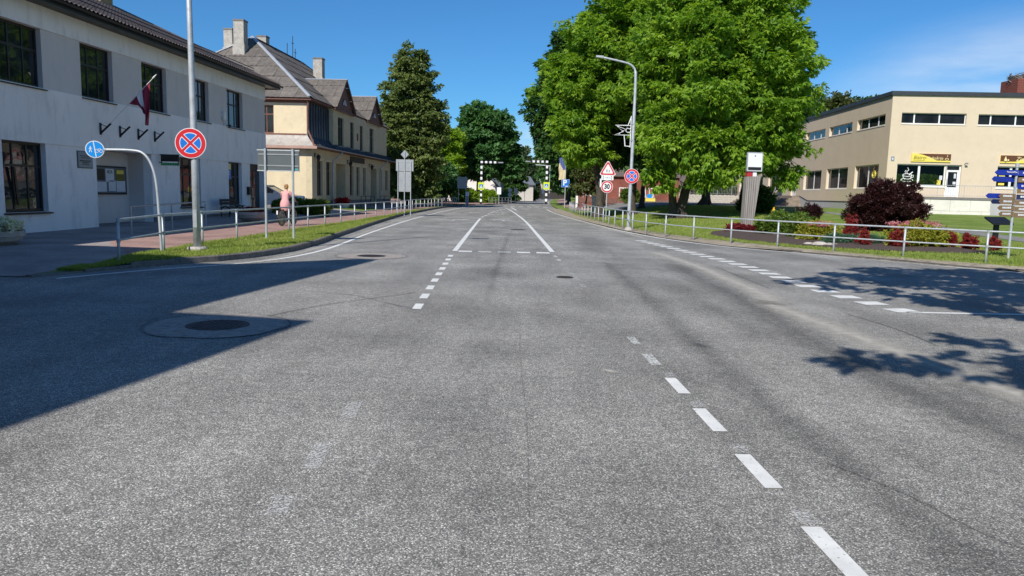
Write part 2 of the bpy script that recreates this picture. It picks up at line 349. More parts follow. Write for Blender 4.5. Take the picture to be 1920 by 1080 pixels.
MAT['parapet'] = M('parapet_sheet', (.055, .06, .068), .5, .3, v=.15, vs=2)
MAT['pvc'] = M('white_pvc', (.80, .80, .79), .35, v=.03)
MAT['bark'] = M('bark', (.062, .050, .040), .95, v=.4, vs=6, bump=.9, bs=18, col2=(.12, .10, .075), thr=(.5, .7), stretch=(1, 1, .25))
MAT['bark_grey'] = M('bark_grey', (.20, .18, .15), .95, v=.3, vs=6, bump=.8, bs=18, stretch=(1, 1, .25))
MAT['wood_old'] = M('weathered_timber', (.30, .27, .245), .85, v=.25, vs=9, bump=.5, bs=30, col2=(.19, .165, .145), thr=(.5, .7), stretch=(1, 1, .06))
MAT['timber_dark'] = M('dark_bench_timber', (.045, .035, .03), .7, v=.25, vs=6)
MAT['stone_brown'] = M('terrace_stone', (.27, .22, .175), .9, v=.3, vs=3.5, bump=.5, bs=25, col2=(.16, .13, .11), thr=(.5, .7))
MAT['stone_lt'] = M('field_stone', (.45, .42, .37), .9, v=.3, vs=4, bump=.5, bs=25)
MAT['redbrick'] = None
MAT['mulch'] = M('bark_mulch', (.075, .052, .042), .95, v=.5, vs=14, bump=1, bs=40, col2=(.14, .10, .08), thr=(.55, .68))
MAT['iron'] = M('cast_iron', (.055, .042, .038), .6, .4, v=.3, vs=20, bump=.4, bs=60)
MAT['ringpatch'] = M('concrete_ring', (.36, .32, .29), .9, v=.2, vs=6, bump=.4, bs=90, col2=(.17, .155, .145), thr=(.5, .7))
MAT['skin'] = M('skin', (.62, .36, .26), .5, v=.05)
MAT['hair'] = M('hair_blonde', (.48, .28, .12), .6, v=.3, vs=30)
MAT['pink'] = M('pink_cotton', (.74, .36, .36), .8, v=.08, vs=8)
MAT['maroon'] = M('flag_maroon', (.25, .014, .045), .75, v=.1, vs=6)
MAT['flagwhite'] = M('flag_white', (.80, .79, .78), .75, v=.04)
MAT['carwhite'] = M('car_paint_white', (.72, .74, .76), .25, .0, v=.02)
MAT['tyre'] = M('tyre_rubber', (.02, .02, .02), .8)
MAT['chrome'] = M('bright_metal', (.6, .6, .6), .25, .9, v=.05)
MAT['brownsign'] = M('sign_brown', (.20, .125, .065), .45, v=.05)
MAT['navysign'] = M('sign_navy', (.012, .03, .30), .4, v=.05)
MAT['navydark'] = M('sign_navy_dark', (.008, .012, .07), .4, v=.05)
MAT['shopyellow'] = M('shop_sign_yellow', (.80, .66, .12), .5, v=.05)
MAT['shopbrown'] = M('shop_sign_brown', (.12, .045, .02), .5, v=.1)
MAT['shopolive'] = M('shop_sign_olive', (.16, .14, .02), .5, v=.05)
MAT['shopcream'] = M('shop_sign_cream', (.80, .70, .34), .5, v=.05)
MAT['paper'] = M('poster_paper', (.62, .64, .68), .7, v=.1, vs=3)
MAT['greenlight'] = M('green_board', (.02, .24, .06), .5, v=.05)
MAT['plaquegrey'] = M('plaque_grey', (.28, .32, .36), .4, .3, v=.1, vs=4)
MAT['hydrant'] = M('hydrant_yellow', (.75, .42, .02), .5, v=.08)
MAT['redpaint'] = M('faded_red', (.42, .03, .035), .6, v=.12, vs=4)
MAT['redroof'] = M('red_roof_sheet', (.40, .035, .035), .6, v=.1, vs=2)
MAT['bluegrey_roof'] = M('blue_grey_roof', (.17, .19, .23), .6, v=.1, vs=1.2)
MAT['whitewall'] = M('whitewashed_wall', (.78, .72, .66), .9, v=.05, vs=1.5)
MAT['binplastic'] = M('green_plastic', (.01, .10, .03), .5)
def wavy(name, col, col2, scale=22.):
    m = M(name, col, .85, v=.25, vs=1.7, col2=col2, thr=(.45, .75)); t = m.node_tree; b = t.nodes['Principled BSDF']
    a = t.nodes.new('ShaderNodeAttribute'); a.attribute_name = 'tint'
    src = b.inputs['Base Color'].links[0].from_socket
    mr = t.nodes.new('ShaderNodeMapRange'); mr.inputs['To Min'].default_value = .87; mr.inputs['To Max'].default_value = 1.13; L(t, a.outputs['Fac'], mr.inputs['Value'])
    s = t.nodes.new('ShaderNodeVectorMath'); s.operation = 'SCALE'; L(t, src, s.inputs[0]); L(t, mr.outputs[0], s.inputs['Scale']); L(t, s.outputs[0], b.inputs['Base Color'])
    return m
MAT['slate'] = wavy('slate_sheet', (.15, .13, .112), (.085, .077, .07))
MAT['redbrick'] = pavermat('red_brick', (.205, .055, .038), (.27, .085, .06), (.22, .15, .12), .9)
t_ = MAT['redbrick'].node_tree; br_ = [n for n in t_.nodes if n.type == 'TEX_BRICK'][0]; tc_ = [n for n in t_.nodes if n.type == 'TEX_COORD'][0]
sx_ = t_.nodes.new('ShaderNodeSeparateXYZ'); cx_ = t_.nodes.new('ShaderNodeCombineXYZ'); ad_ = t_.nodes.new('ShaderNodeMath'); ad_.operation = 'ADD'
L(t_, tc_.outputs['Object'], sx_.inputs[0]); L(t_, sx_.outputs[0], ad_.inputs[0]); L(t_, sx_.outputs[1], ad_.inputs[1]); L(t_, ad_.outputs[0], cx_.inputs[0]); L(t_, sx_.outputs[2], cx_.inputs[1]); L(t_, cx_.outputs[0], br_.inputs['Vector'])

# ------------------------------------------------------------------ terrain functions
def sstep(a, b, x):
    t = np.clip((np.asarray(x, float) - a) / (b - a), 0, 1); return t * t * (3 - 2 * t)
KL = [(-8.3, 12.8), (-7.35, 15.0), (-6.35, 16.6), (-5.8, 18.8), (-5.75, 22), (-6.05, 26), (-6.6, 35), (-7.25, 48), (-7.35, 58), (-7.1, 75), (-6.2, 88), (-6.9, 91.2), (-9.0, 92.2)]
FL = [(-7.79, 14.7), (-8.0, 17.2), (-8.1, 20.2), (-7.95, 24.2), (-7.9, 30), (-7.6, 36), (-7.35, 44.8), (-7.75, 58), (-7.5, 72), (-6.75, 84), (-6.7, 89)]
XR = [(41, 9.0), (25, 12.0), (17, 16.0), (12.95, 18.9), (11.2, 20.9), (9.0, 24.4), (7.5, 28), (6.4, 32), (5.6, 38.5), (5.15, 47), (4.75, 65), (4.7, 80), (5.0, 97), (6.0, 125), (8.2, 170), (13, 240), (20, 330)]
LR = [(41, 7.0), (25, 10.3), (16.5, 14.6), (12.6, 18.34), (10.88, 20.58), (8.97, 23.3), (7.13, 25.9), (5.85, 30), (5.0, 36), (4.5, 43), (3.9, 55), (3.5, 68), (3.5, 80)]
K2 = [(-9, 96.6), (-5.2, 96.2), (-3.6, 99), (-2.3, 108), (-.6, 120), (.3, 140), (1.3, 168), (4.0, 220), (10, 330)]
xl = lambda y: np.interp(y, [p[1] for p in KL[:11]], [p[0] for p in KL[:11]])
xf = lambda y: np.interp(y, [p[1] for p in FL], [p[0] for p in FL])
xr = lambda y: np.interp(y, [p[1] for p in XR], [p[0] for p in XR])
def hL(x, y):
    x = np.asarray(x, float); y = np.asarray(y, float)
    base = .015 + .105 * sstep(12.9, 15.5, y)
    return base + .20 * sstep(20, 42, y) * sstep(-8.6, -12.5, x) * (1 - .5 * sstep(60, 90, y))
def hR(x, y):
    x = np.asarray(x, float); y = np.asarray(y, float)
    return .10 + .92 * sstep(22, 66, y) * sstep(.5, 11, x - xr(y))
def gridmesh(name, xa, xb, y0, y1, ny, nx, hf, m, parent=None, kind='structure', power=1.0):
    ys = np.linspace(y0, y1, ny) if np.isscalar(ny) else np.asarray(ny)
    ts = np.linspace(0, 1, nx) ** power
    A = np.array([xa(y) for y in ys])[:, None]; B = np.array([xb(y) for y in ys])[:, None]
    X = A + (B - A) * ts[None, :]; Y = np.repeat(ys[:, None], nx, 1); Z = hf(X, Y)
    v = np.stack([X, Y, Z], -1).reshape(-1, 3); n, k = X.shape
    i = np.arange(n - 1)[:, None] * k + np.arange(k - 1)[None, :]
    f = np.stack([i, i + 1, i + k + 1, i + k], -1).reshape(-1, 4)
    me = np_mesh(name, v, f, m); me.shade_smooth(); o = link(name, me, parent)
    if o.data.polygons[0].normal.z < 0: o.data.flip_normals()
    if kind: tag(o, kind=kind)
    return o
def resample(pl, step, z=None):
    p = [Vector((a[0], a[1])) for a in pl]; out = [p[0]]; acc = 0
    for a, b in zip(p, p[1:]):
        d = (b - a).length; s = step - acc
        while s <= d: out.append(a + (b - a) * (s / d)); s += step
        acc = d - (s - step)
    return out
def catmull(pl, sub=6):
    p = [Vector(a) for a in pl]; q = []
    for i in range(len(p) - 1):
        p0 = p[max(i - 1, 0)]; p1 = p[i]; p2 = p[i + 1]; p3 = p[min(i + 2, len(p) - 1)]
        for k in range(sub):
            t = k / sub
            q.append(.5 * ((2 * p1) + (p2 - p0) * t + (2 * p0 - 5 * p1 + 4 * p2 - p3) * t * t + (3 * p1 - p0 - 3 * p2 + p3) * t ** 3))
    return q + [p[-1]]

# ------------------------------------------------------------------ ground, road, pavements
g = MB(); n = 64
g.poly([(1800 * math.cos(2 * math.pi * i / n), 1800 * math.sin(2 * math.pi * i / n), -.06) for i in range(n)])
tag(g.build('ground', MAT['grass_soil']), kind='structure')
road = MB().poly([(-70, -45, 0), (70, -45, 0), (70, 335, 0), (-70, 335, 0)]).build('road', MAT['asphalt']); tag(road, kind='structure')

def decal_strip(name, pl, w, m, z=.004, cover_mid=1.0, cover_edge=None, label=None, endfade=False):
    q = [Vector(a) for a in pl]; vs = []; cov = []; k = 3
    for i, p in enumerate(q):
        t = (q[min(i + 1, len(q) - 1)] - q[max(i - 1, 0)]).normalized(); nrm = Vector((-t.y, t.x))
        ww = w[i] if isinstance(w, (list, tuple)) else w
        e = 1.0
        if endfade and (i == 0 or i == len(q) - 1): e = 0.0
        for s, c in ((-1, cover_edge), (0, cover_mid), (1, cover_edge)):
            vs.append((p.x + nrm.x * s * ww / 2, p.y + nrm.y * s * ww / 2, z)); cov.append((cover_mid if c is None else c) * e)
    fs = [(i * k + j, i * k + j + 1, (i + 1) * k + j + 1, (i + 1) * k + j) for i in range(len(q) - 1) for j in range(k - 1)]
    me = np_mesh(name, vs, fs, m, {'cover': cov})
    if me.polygons[0].normal.z < 0: me.flip_normals()
    o = link(name, me, road)
    if label: o['label'] = label
    return o
xA = lambda y: 1.56 - .0255 * (y - 3.16)
# right lane line, painted dashes with worn stubs beyond each
ends = [(2.3, 2.62), (3.06, 3.62), (4.12, 4.68), (5.15, 5.72), (6.16, 6.70), (7.22, 7.72), (8.26, 8.66)]
for i, (a, b) in enumerate(ends):
    dx = .0 if i < 5 else -.01
    decal_strip('lane_dash', [(xA(a) + dx, a), (xA(b) + dx, b)], .105 if i < 6 else .09, MAT['paint' if i < 5 else 'paint_worn'])
    if i < 5: decal_strip('lane_dash', [(xA(b + .03) + .02, b + .03), (xA(b + .2) + .02, b + .2)], .10, MAT['paint_ghost'], label='worn stub of a painted dash')
for k in range(7):
    y = 13.3 + 1.05 * k; decal_strip('lane_dash', [(xA(y), y), (xA(y + .5), y + .5)], .10, MAT['paint_ghost' if k < 5 else 'paint_worn'])
for a, b in ((3.6, 3.85), (4.25, 4.7), (5.25, 5.66)):
    decal_strip('lane_dash', [(-1.17, a), (-1.2, b)], .11, MAT['paint_ghost'], label='almost worn away dash')
for k in range(9):
    y = 10.35 + 1.08 * k; x = -1.34 - .031 * (y - 10.5); decal_strip('lane_dash', [(x, y), (x - .014, y + .52)], .125, MAT['paint'])
decal_strip('lane_line', catmull([(-1.63, 20.9), (-1.88, 34), (-2.12, 47.5)]), .14, MAT['paint'])
for y in (50, 53.6, 57.2, 60.8, 64.4, 68, 71.6, 75.2, 79):
    x = float(np.interp(y, [50, 64, 80], [-2.15, -1.8, -.7])); decal_strip('lane_dash', [(x, y), (x + .07, y + 1.4)], .16, MAT['paint'])
decal_strip('lane_line', catmull([(1.13, 21.4), (.98, 30), (.7, 44.5), (.25, 58), (-.25, 70), (-.95, 83)]), .14, MAT['paint'])
decal_strip('lane_line', [(.25, 72), (-.3, 86)], .16, MAT['paint'])
for k in range(4):
    y = 75 + 2 * k; decal_strip('hatch_bar', [(-.35 - .07 * k, y), (.05 - .06 * k, y + .3)], .5, MAT['paint_worn'])
for k in range(5):
    x = -1.52 + .545 * k; decal_strip('stop_bar', [(x, 20.85 + .03 * k), (x + .37, 20.86 + .03 * k)], .42, MAT['paint_worn' if k in (1, 2) else 'paint'])
decal_strip('edge_line', catmull([(-7.85, 12.75), (-6.95, 14.5), (-5.95, 15.9), (-5.35, 17.6), (-5.12, 19.9), (-5.2, 23), (-5.5, 28.5), (-5.85, 40), (-5.95, 51), (-5.8, 65), (-5.4, 77), (-4.8, 88)], 5), .12, MAT['paint'])
decal_strip('edge_line', catmull(LR, 5), .13, MAT['paint'])
dbl = catmull([(4.75, 28.0), (4.94, 26.3), (5.4, 22), (5.74, 18.24), (5.72, 15.5), (5.74, 13.69), (5.88, 12.2), (6.05, 11.2), (6.2, 10.75)], 8)
dd = resample(dbl, .375)
for i in range(0, len(dd) - 1, 2): decal_strip('give_way_block', [dd[i], dd[i + 1]], .42, MAT['paint'])
decal_strip('edge_line', [(6.0, 11.2), (9, 11.3), (14, 11.1), (22, 10.3)], .12, MAT['paint'])
for k in range(9):
    x = -4.2 + 1.0 * k; decal_strip('zebra_bar', [(x, 91.0), (x + .1, 95.0)], .5, MAT['paint_worn'])
def arrow(pts):
    me = np_mesh('road_arrow', [(p[0], p[1], .004) for p in pts], [list(range(len(pts)))], MAT['paint_worn'], {'cover': [1.0] * len(pts)})
    if me.polygons[0].normal.z < 0: me.flip_normals()
    link('road_arrow', me, road)
for (cx, cy, s) in ((-3.5, 42.5, 1), (-.6, 44, -1), (-.9, 60.5, -1), (-3.5, 60, 1)):
    arrow([(cx - .08, cy), (cx + .08, cy), (cx + .08, cy + 1.6), (cx + .08 + .5 * s if s > 0 else cx + .08, cy + 1.75 + (0 if s > 0 else .3)), (cx + .9 * s, cy + 2.3), (cx + .5 * s, cy + 2.9), (cx + .45 * s, cy + 2.5), (cx - .08 if s > 0 else cx - .08, cy + 2.2 if s > 0 else cy + 1.6)] if s > 0 else
          [(cx - .08, cy), (cx + .08, cy), (cx + .08, cy + 2.2), (cx - .45, cy + 2.5), (cx - .5, cy + 2.95), (cx - 1.0, cy + 2.3), (cx - .5, cy + 1.65), (cx - .45, cy + 2.0), (cx - .08, cy + 1.8)])
# dirt, rubber, sealed cracks and some soft dark lines on the carriageway
decal_strip('sand_streak', catmull([(4.2, 22.5), (4.45, 18.3), (4.42, 15.4), (4.36, 12.9), (4.1, 11.6)]), [.4] + [1.1] * 23 + [.7], MAT['sand'], .006, 1, 0, endfade=True)
decal_strip('sand_streak', catmull([(4.05, 12.3), (4.16, 10.3), (4.25, 9.1), (4.3, 8.1), (4.36, 7.3), (4.45, 6.6), (4.55, 5.6)]), [.5] + [1.05] * 35 + [1.4], MAT['sand'], .006, 1, 0, endfade=True)
decal_strip('sand_streak', catmull([(5.2, 29.5), (5.0, 33), (4.62, 40), (4.2, 52), (3.8, 66)]), .8, MAT['sand'], .006, .9, 0, endfade=True)
decal_strip('sand_streak', catmull([(-6.4, 14.9), (-5.7, 16.5), (-5.45, 19), (-5.5, 23), (-5.8, 30), (-6.4, 42), (-6.5, 60)]), .45, MAT['sand'], .006, .9, 0, endfade=True)
decal_strip('tyre_streak', catmull([(3.9, 19), (3.8, 12.3), (3.62, 9.4), (3.52, 7.3), (3.6, 5.6), (3.75, 4)]), 1.3, MAT['tar'], .005, 1, 0, endfade=True)
decal_strip('tyre_streak', catmull([(2.3, 19), (2.2, 12), (2.1, 8), (2.1, 5), (2.2, 3)]), .9, MAT['tar'], .005, .8, 0, endfade=True)
decal_strip('tyre_streak', catmull([(-.2, 30), (-.3, 20), (-.4, 12)]), .5, MAT['tar'], .005, .7, 0, endfade=True)
decal_strip('crack', catmull([(4.9, 18.0), (4.84, 15.7), (4.79, 13.6)]), .10, MAT['tar_line'], .007, 1, 0, endfade=True)
decal_strip('crack', catmull([(4.92, 10.9), (5.01, 10.16), (5.04, 9.38), (4.97, 8.5)]), .11, MAT['tar_line'], .007, 1, 0, endfade=True)
decal_strip('crack', catmull([(2.0, 4.6), (2.27, 4.06), (2.4, 3.6), (2.6, 3.3)]), .05, MAT['tar_line'], .007, 1, 0, endfade=True)
decal_strip('crack', catmull([(-3.4, 8.62), (-3.07, 9.62), (-2.61, 10.6), (-2.11, 11.3), (-1.5, 12.1)]), .20, MAT['tar'], .007, .95, 0, endfade=True)  # soft dark line curving across the left lane
decal_strip('crack', catmull([(-3.4, 11.98), (-2.53, 11.6), (-1.78, 10.78), (-1.25, 10.2)]), .16, MAT['tar'], .007, .9, 0, endfade=True)  # another soft dark line, crossing the previous one
decal_strip('crack', catmull([(.12, 9.7), (.10, 7.4), (.13, 5.3), (.11, 3.2)]), .03, MAT['tar'], .007, .8, .0, endfade=True)
for x, y, r, m in ((2.13, 8.25, .17, 'tar'), (.95, 6.9, .12, 'sand'), (-4.3, 13.4, .2, 'sand'), (.1, 4.6, .06, 'sand')):
    decal_strip('oil_stain', [(x, y - r * 1.2), (x, y), (x, y + r * 1.2)], r * 2, MAT[m], .007, 1.1, 0, endfade=True)
def manhole(x, y, r, ringr, label):
    t = thing('manhole_cover', label, 'manhole cover', (x, y, 0))
    MB().lathe([(r, .0), (r, .010), (r * .9, .012), (0.001, .012)], n=32).build('rim', MAT['iron'], t)
    c = MB()
    for k in range(-4, 5):
        h = math.sqrt(max(0, (r * .82) ** 2 - (k * r * .18) ** 2)); c.box(k * r * .18 - r * .05, k * r * .18 + r * .05, -h, h, .0122, .017)
    c.build('ribs', MAT['iron'], t)
    if ringr:
        vs = []; nn = 40
        for k in range(nn):
            a = 2 * math.pi * k / nn; j = 1 + .03 * math.sin(5 * a) + .02 * math.sin(9 * a + 1)
            vs += [(x + r * 1.005 * math.cos(a), y + r * 1.005 * math.sin(a), .008), (x + ringr * j * math.cos(a), y + ringr * j * math.sin(a), .008)]
        fs = [(2 * k, 2 * k + 1, (2 * k + 3) % (2 * nn), (2 * k + 2) % (2 * nn)) for k in range(nn)]
        link('concrete_ring', np_mesh('concrete_ring', vs, fs, MAT['ringpatch']), road)
        q = [(x + ringr * 1.04 * math.cos(a), y + ringr * 1.04 * math.sin(a)) for a in np.linspace(0, 2 * math.pi, 40)]
        decal_strip('crack', q, .08, MAT['tar'], .009, 1, .0)
manhole(-3.49, 8.75, .36, .80, 'large rusty manhole cover in a pale concrete ring, half in the building shadow')
manhole(-3.53, 18.6, .36, .85, 'manhole cover with a pale ring near the left kerb beside the grass verge')
manhole(1.05, 14.86, .17, 0, 'small dark round cover in the asphalt near the faint right dashes')
manhole(.2, 34.0, .35, 0, 'flat dark manhole cover in the turning lane far up the road')

# left verge, cycle path, pavement
ysL = np.concatenate([np.linspace(12.8, 30, 60), np.linspace(30.5, 91, 90)])
gridmesh('grass_verge', lambda y: xl(y) - .16, lambda y: xf(y) - .22 if y > 14.2 else xl(y) - .17 - .28 * max(0, (y - 12.8)), 0, 0, ysL, 8, lambda x, y: hL(x, y) + .012, MAT['grass_soil'])
inner = lambda y: float(xf(y)) - .22 if y > 14.2 else float(xl(y)) - .17 - .28 * max(0, (y - 12.8))
cpw = lambda y: .15 + 2.35 * float(sstep(15.5, 20.5, y))
gridmesh('cycle_path', inner, lambda y: inner(y) - cpw(y), 0, 0, ysL, 8, lambda x, y: hL(x, y), MAT['paver_pink'])
gridmesh('pavement', lambda y: inner(y) - cpw(y), lambda y: -70, 0, 0, ysL, 40, lambda x, y: hL(x, y), MAT['paver_grey'], power=2.2)
gridmesh('far_pavement', lambda y: np.interp(y, [p[1] for p in K2[1:]], [p[0] for p in K2[1:]]) - .12, lambda y: -75, 0, 0, np.linspace(96.2, 330, 60), 24, lambda x, y: x * 0 + .12, MAT['paver_pink'], power=2)
MB().box(-70, -9, 96.6, 330, -.04, .06).build('far_ground', MAT['grass_soil'])['kind'] = 'structure'
# right lawn
ysR = np.concatenate([np.linspace(9.0, 40, 90), np.linspace(40.5, 110, 80), np.linspace(112, 330, 40)])
def hRL(x, y): return hR(x, y) + .0
gridmesh('lawn', lambda y: xr(y), lambda y: 90, 0, 0, ysR, 60, hRL, MAT['grass_soil'], power=2.2)
gridmesh('gutter_strip', lambda y: np.interp(y, [p[1] for p in LR], [p[0] for p in LR]) + .18, lambda y: xr(y) + .12, 0, 0, np.concatenate([np.linspace(9.5, 40, 90), np.linspace(41, 80, 40)]), 6, lambda x, y: .02 + .085 * np.clip((x - xr(y) + .8) / .8, 0, 1), MAT['dirt'])
gridmesh('plaza', lambda y: xr(y) + 4.5, lambda y: 60, 0, 0, np.linspace(68, 100, 30), 30, lambda x, y: hR(x, y) + .015, MAT['asphalt_light'])
gridmesh('footway', lambda y: xr(y) + 1.4, lambda y: xr(y) + 3.4, 0, 0, np.linspace(72, 300, 60), 5, lambda x, y: hR(x, y) + .02, MAT['paver_pink'])
pathc = lambda y: np.interp(y, [15, 26, 33, 38, 45, 51, 56, 62], [20.4, 21.0, 21.6, 21.9, 22.0, 22.3, 21.0, 17])
gridmesh('garden_path', lambda y: pathc(y) - .75, lambda y: pathc(y) + .75, 0, 0, np.linspace(15, 61, 60), 4, lambda x, y: hR(x, y) + .012, MAT['asphalt_light'])
# kerbs, stone by stone
kerb = thing('kerb', None, None); tag(kerb, kind='structure')
def kerb_row(pl, w, ztop, step, limit=300, hf=None, jit=.006):
    pts = resample(catmull(pl, 6), step)
    for i, (a, b) in enumerate(zip(pts, pts[1:])):
        t = (b - a).normalized(); nr = Vector((-t.y, t.x)); a2 = a + t * .006; b2 = b - t * .006
        z = (ztop if hf is None else float(hf(a.x, a.y))) + random.uniform(-jit, jit); o_ = nr * w
        j = random.uniform(-.008, .008); a2 = a2 + nr * j; b2 = b2 + nr * j
        ch = nr * .02
        mb = MB(); mb.add([(a2.x, a2.y, -.05), (b2.x, b2.y, -.05), (b2.x, b2.y, z - .02), (a2.x, a2.y, z - .02), (a2.x + ch.x, a2.y + ch.y, z), (b2.x + ch.x, b2.y + ch.y, z),
                           (b2.x + o_.x, b2.y + o_.y, z), (a2.x + o_.x, a2.y + o_.y, z), (a2.x + o_.x, a2.y + o_.y, -.05), (b2.x + o_.x, b2.y + o_.y, -.05)],
                          [(0, 1, 2, 3), (3, 2, 5, 4), (4, 5, 6, 7), (7, 6, 9, 8), (0, 3, 4, 7, 8), (1, 9, 6, 5, 2)])
        mb.build('kerb_stone', MAT['kerb'], kerb)
kerb_row(KL, .17, 0, 1.0, hf=lambda x, y: float(hL(x, y)) + .022)
kerb_row([(a - .32 * (1 if b < 25 else .75), b - (.30 if b < 25 else .0)) for a, b in XR[1:12]], -.16, .055, 1.0, jit=.012)
kerb_row(K2, .14, .13, 3.0)

# grass blades (uncountable)
def blades(name, n, xa, xb, ya, yb, hf, hmin, hmax, wid, keep=None, m='blade'):
    y = ya + (yb - ya) * rng.random(n) ** 1.5; t = rng.random(n)
    A = np.array([xa(v) for v in y]); B = np.array([xb(v) for v in y]); x = A + (B - A) * t
    if keep is not None: k = keep(x, y); x, y = x[k], y[k]; n = len(x)
    z = hf(x, y); a = rng.random(n) * 2 * np.pi; h = rng.uniform(hmin, hmax, n); ln = rng.normal(0, .45, (n, 2)) * h[:, None]
    patch = .5 + .5 * np.sin(x * 1.1 + 2 * np.sin(y * .7)) * np.sin(y * .9 + 1.3 * np.sin(x * .8)); h = h * (.65 + .6 * patch)
    w = wid * (1 + np.maximum(0, (y - 18)) / 26); dx, dy = np.cos(a) * w, np.sin(a) * w
    v = np.stack([np.stack([x - dx, y - dy, z], -1), np.stack([x + dx, y + dy, z], -1), np.stack([x + ln[:, 0], y + ln[:, 1], z + h], -1)], 1).reshape(-1, 3)
    f = np.arange(3 * n).reshape(-1, 3)
    tint = np.clip(.35 + .3 * rng.normal(size=n) * .6 + .35 * (1 - patch), 0, 1)
    o = link(name, np_mesh(name, v, f, MAT[m], {'tint': tint})); return tag(o, kind='stuff')
blades('verge_grass', 90000, lambda y: xl(y) - .05, inner, 13.6, 60, hL, .03, .085, .008)
BEDX = [(8.6, 28.8), (9.3, 26.6), (10.6, 24.7), (12.2, 23.9), (13.6, 23.4), (14.9, 23.6), (15.8, 25.0), (15.4, 28), (14.5, 32), (12, 34), (10.3, 35.6), (9.0, 34.0), (8.3, 31.5)]
def inpoly(x, y, P):
    r = np.zeros(len(x), bool); j = len(P) - 1
    for i in range(len(P)):
        xi, yi = P[i]; xj, yj = P[j]
        c = ((yi > y) != (yj > y)) & (x < (xj - xi) * (y - yi) / (yj - yi + 1e-12) + xi); r ^= c; j = i
    return r
lawnkeep = lambda x, y: (~inpoly(x, y, BEDX)) & (np.abs(x - pathc(y)) > .8) & (x < .75 * y + 2)
blades('lawn_grass', 150000, lambda y: xr(y) + .02, lambda y: xr(y) + 13, 15.5, 62, hR, .03, .075, .008, lawnkeep)
blades('kerb_weeds', 5000, lambda y: xr(y) - .25, lambda y: xr(y) + .1, 16, 60, lambda x, y: .06 + 0 * x, .03, .11, .008)
gb = MB(); bc = (12., 28.5)
bed = []
for px, py in BEDX: bed.append((px, py, float(hR(px, py)) + .02))
top = [(bc[0] + (p[0] - bc[0]) * .8, bc[1] + (p[1] - bc[1]) * .8, float(hR(p[0], p[1])) + .09) for p in bed]
nb = len(bed); gb.add(bed + top, [(i, (i + 1) % nb, nb + (i + 1) % nb, nb + i) for i in range(nb)] + [tuple(range(nb, 2 * nb))])
tag(gb.build('flower_bed', MAT['mulch']), kind='structure')

# ------------------------------------------------------------------ building helpers
def wall(mb, s0, s1, z0, z1, ops, y0, y1):
    xs = sorted({s0, s1, *[o[0] for o in ops], *[o[1] for o in ops]}); zs = sorted({z0, z1, *[o[2] for o in ops], *[o[3] for o in ops]})
    for a, b in zip(xs, xs[1:]):
        run = None
        for c, d in zip(zs, zs[1:]):
            hole = any(o[0] <= a and b <= o[1] and o[2] <= c and d <= o[3] for o in ops)
            if not hole: run = (run[0], d) if run else (c, d)
            if (hole or d == zs[-1]) and run: mb.box(a, b, y0, y1, *run); run = None
wcache = {}
def window(parent, s, z, w, h, y, cols=(.333, .667), rows=(.62,), fw=.07, mw=.05, fm='dkframe', gm='glass', sill=None, top_only=None, name='window', rotz=0, depth=.07, inset=None):
    """window frame with each pane and the sill as children; origin at lower left corner on the wall plane"""
    key = ('f', round(w, 2), round(h, 2), cols, rows, fw, mw, fm, gm, depth)
    if key not in wcache:
        f = MB(); f.box(0, fw, 0, depth, 0, h); f.box(w - fw, w, 0, depth, 0, h); f.box(fw, w - fw, 0, depth, 0, fw); f.box(fw, w - fw, 0, depth, h - fw, h)
        zc = [0] + [r * h for r in rows] + [h]
        for r in rows: f.box(fw, w - fw, .005, depth - .005, r * h - mw * .7, r * h + mw * .7)
        for i in range(len(zc) - 1):
            lo = fw if i == 0 else zc[i] + mw * .7; hi = h - fw if i == len(zc) - 2 else zc[i + 1] - mw * .7
            for c in cols: f.box(c * w - mw / 2, c * w + mw / 2, .008, depth - .008, lo, hi)
        panes = []
        xc = [fw] + [c * w for c in cols] + [w - fw]
        for i in range(len(zc) - 1):
            for j in range(len(xc) - 1):
                panes.append(MB().box(xc[j], xc[j + 1], depth * .45, depth * .55, max(zc[i], fw), min(zc[i + 1], h - fw)).mesh('pane', MAT[gm]))
        wcache[key] = (f.mesh('window', MAT[fm]), panes)
    fme, panes = wcache[key]
    o = link(name, fme, parent, (s, y, z), (0, 0, rotz))
    for p in panes: link('pane', p, o)
    if sill:
        out_, ov, mname = sill; iy = y if inset is None else inset
        MB().add([(-ov, -iy - out_, -.045), (w + ov, -iy - out_, -.045), (w + ov, .01, -.004), (-ov, .01, -.004), (-ov, -iy - out_, -.08), (w + ov, -iy - out_, -.08), (w + ov, .01, -.06), (-ov, .01, -.06)],
                 [(0, 1, 2, 3), (4, 7, 6, 5), (0, 4, 5, 1), (1, 5, 6, 2), (2, 6, 7, 3), (3, 7, 4, 0)]).build('sill', MAT[mname], o)
    return o
def clip_poly(poly, axis, val, keep_less):
    out_ = []
    for i in range(len(poly)):
        a, b = poly[i], poly[(i + 1) % len(poly)]
        ia = (a[axis] <= val) if keep_less else (a[axis] >= val); ib = (b[axis] <= val) if keep_less else (b[axis] >= val)
        if ia: out_.append(a)
        if ia != ib:
            t = (val - a[axis]) / (b[axis] - a[axis]); out_.append((a[0] + (b[0] - a[0]) * t, a[1] + (b[1] - a[1]) * t))
    return out_
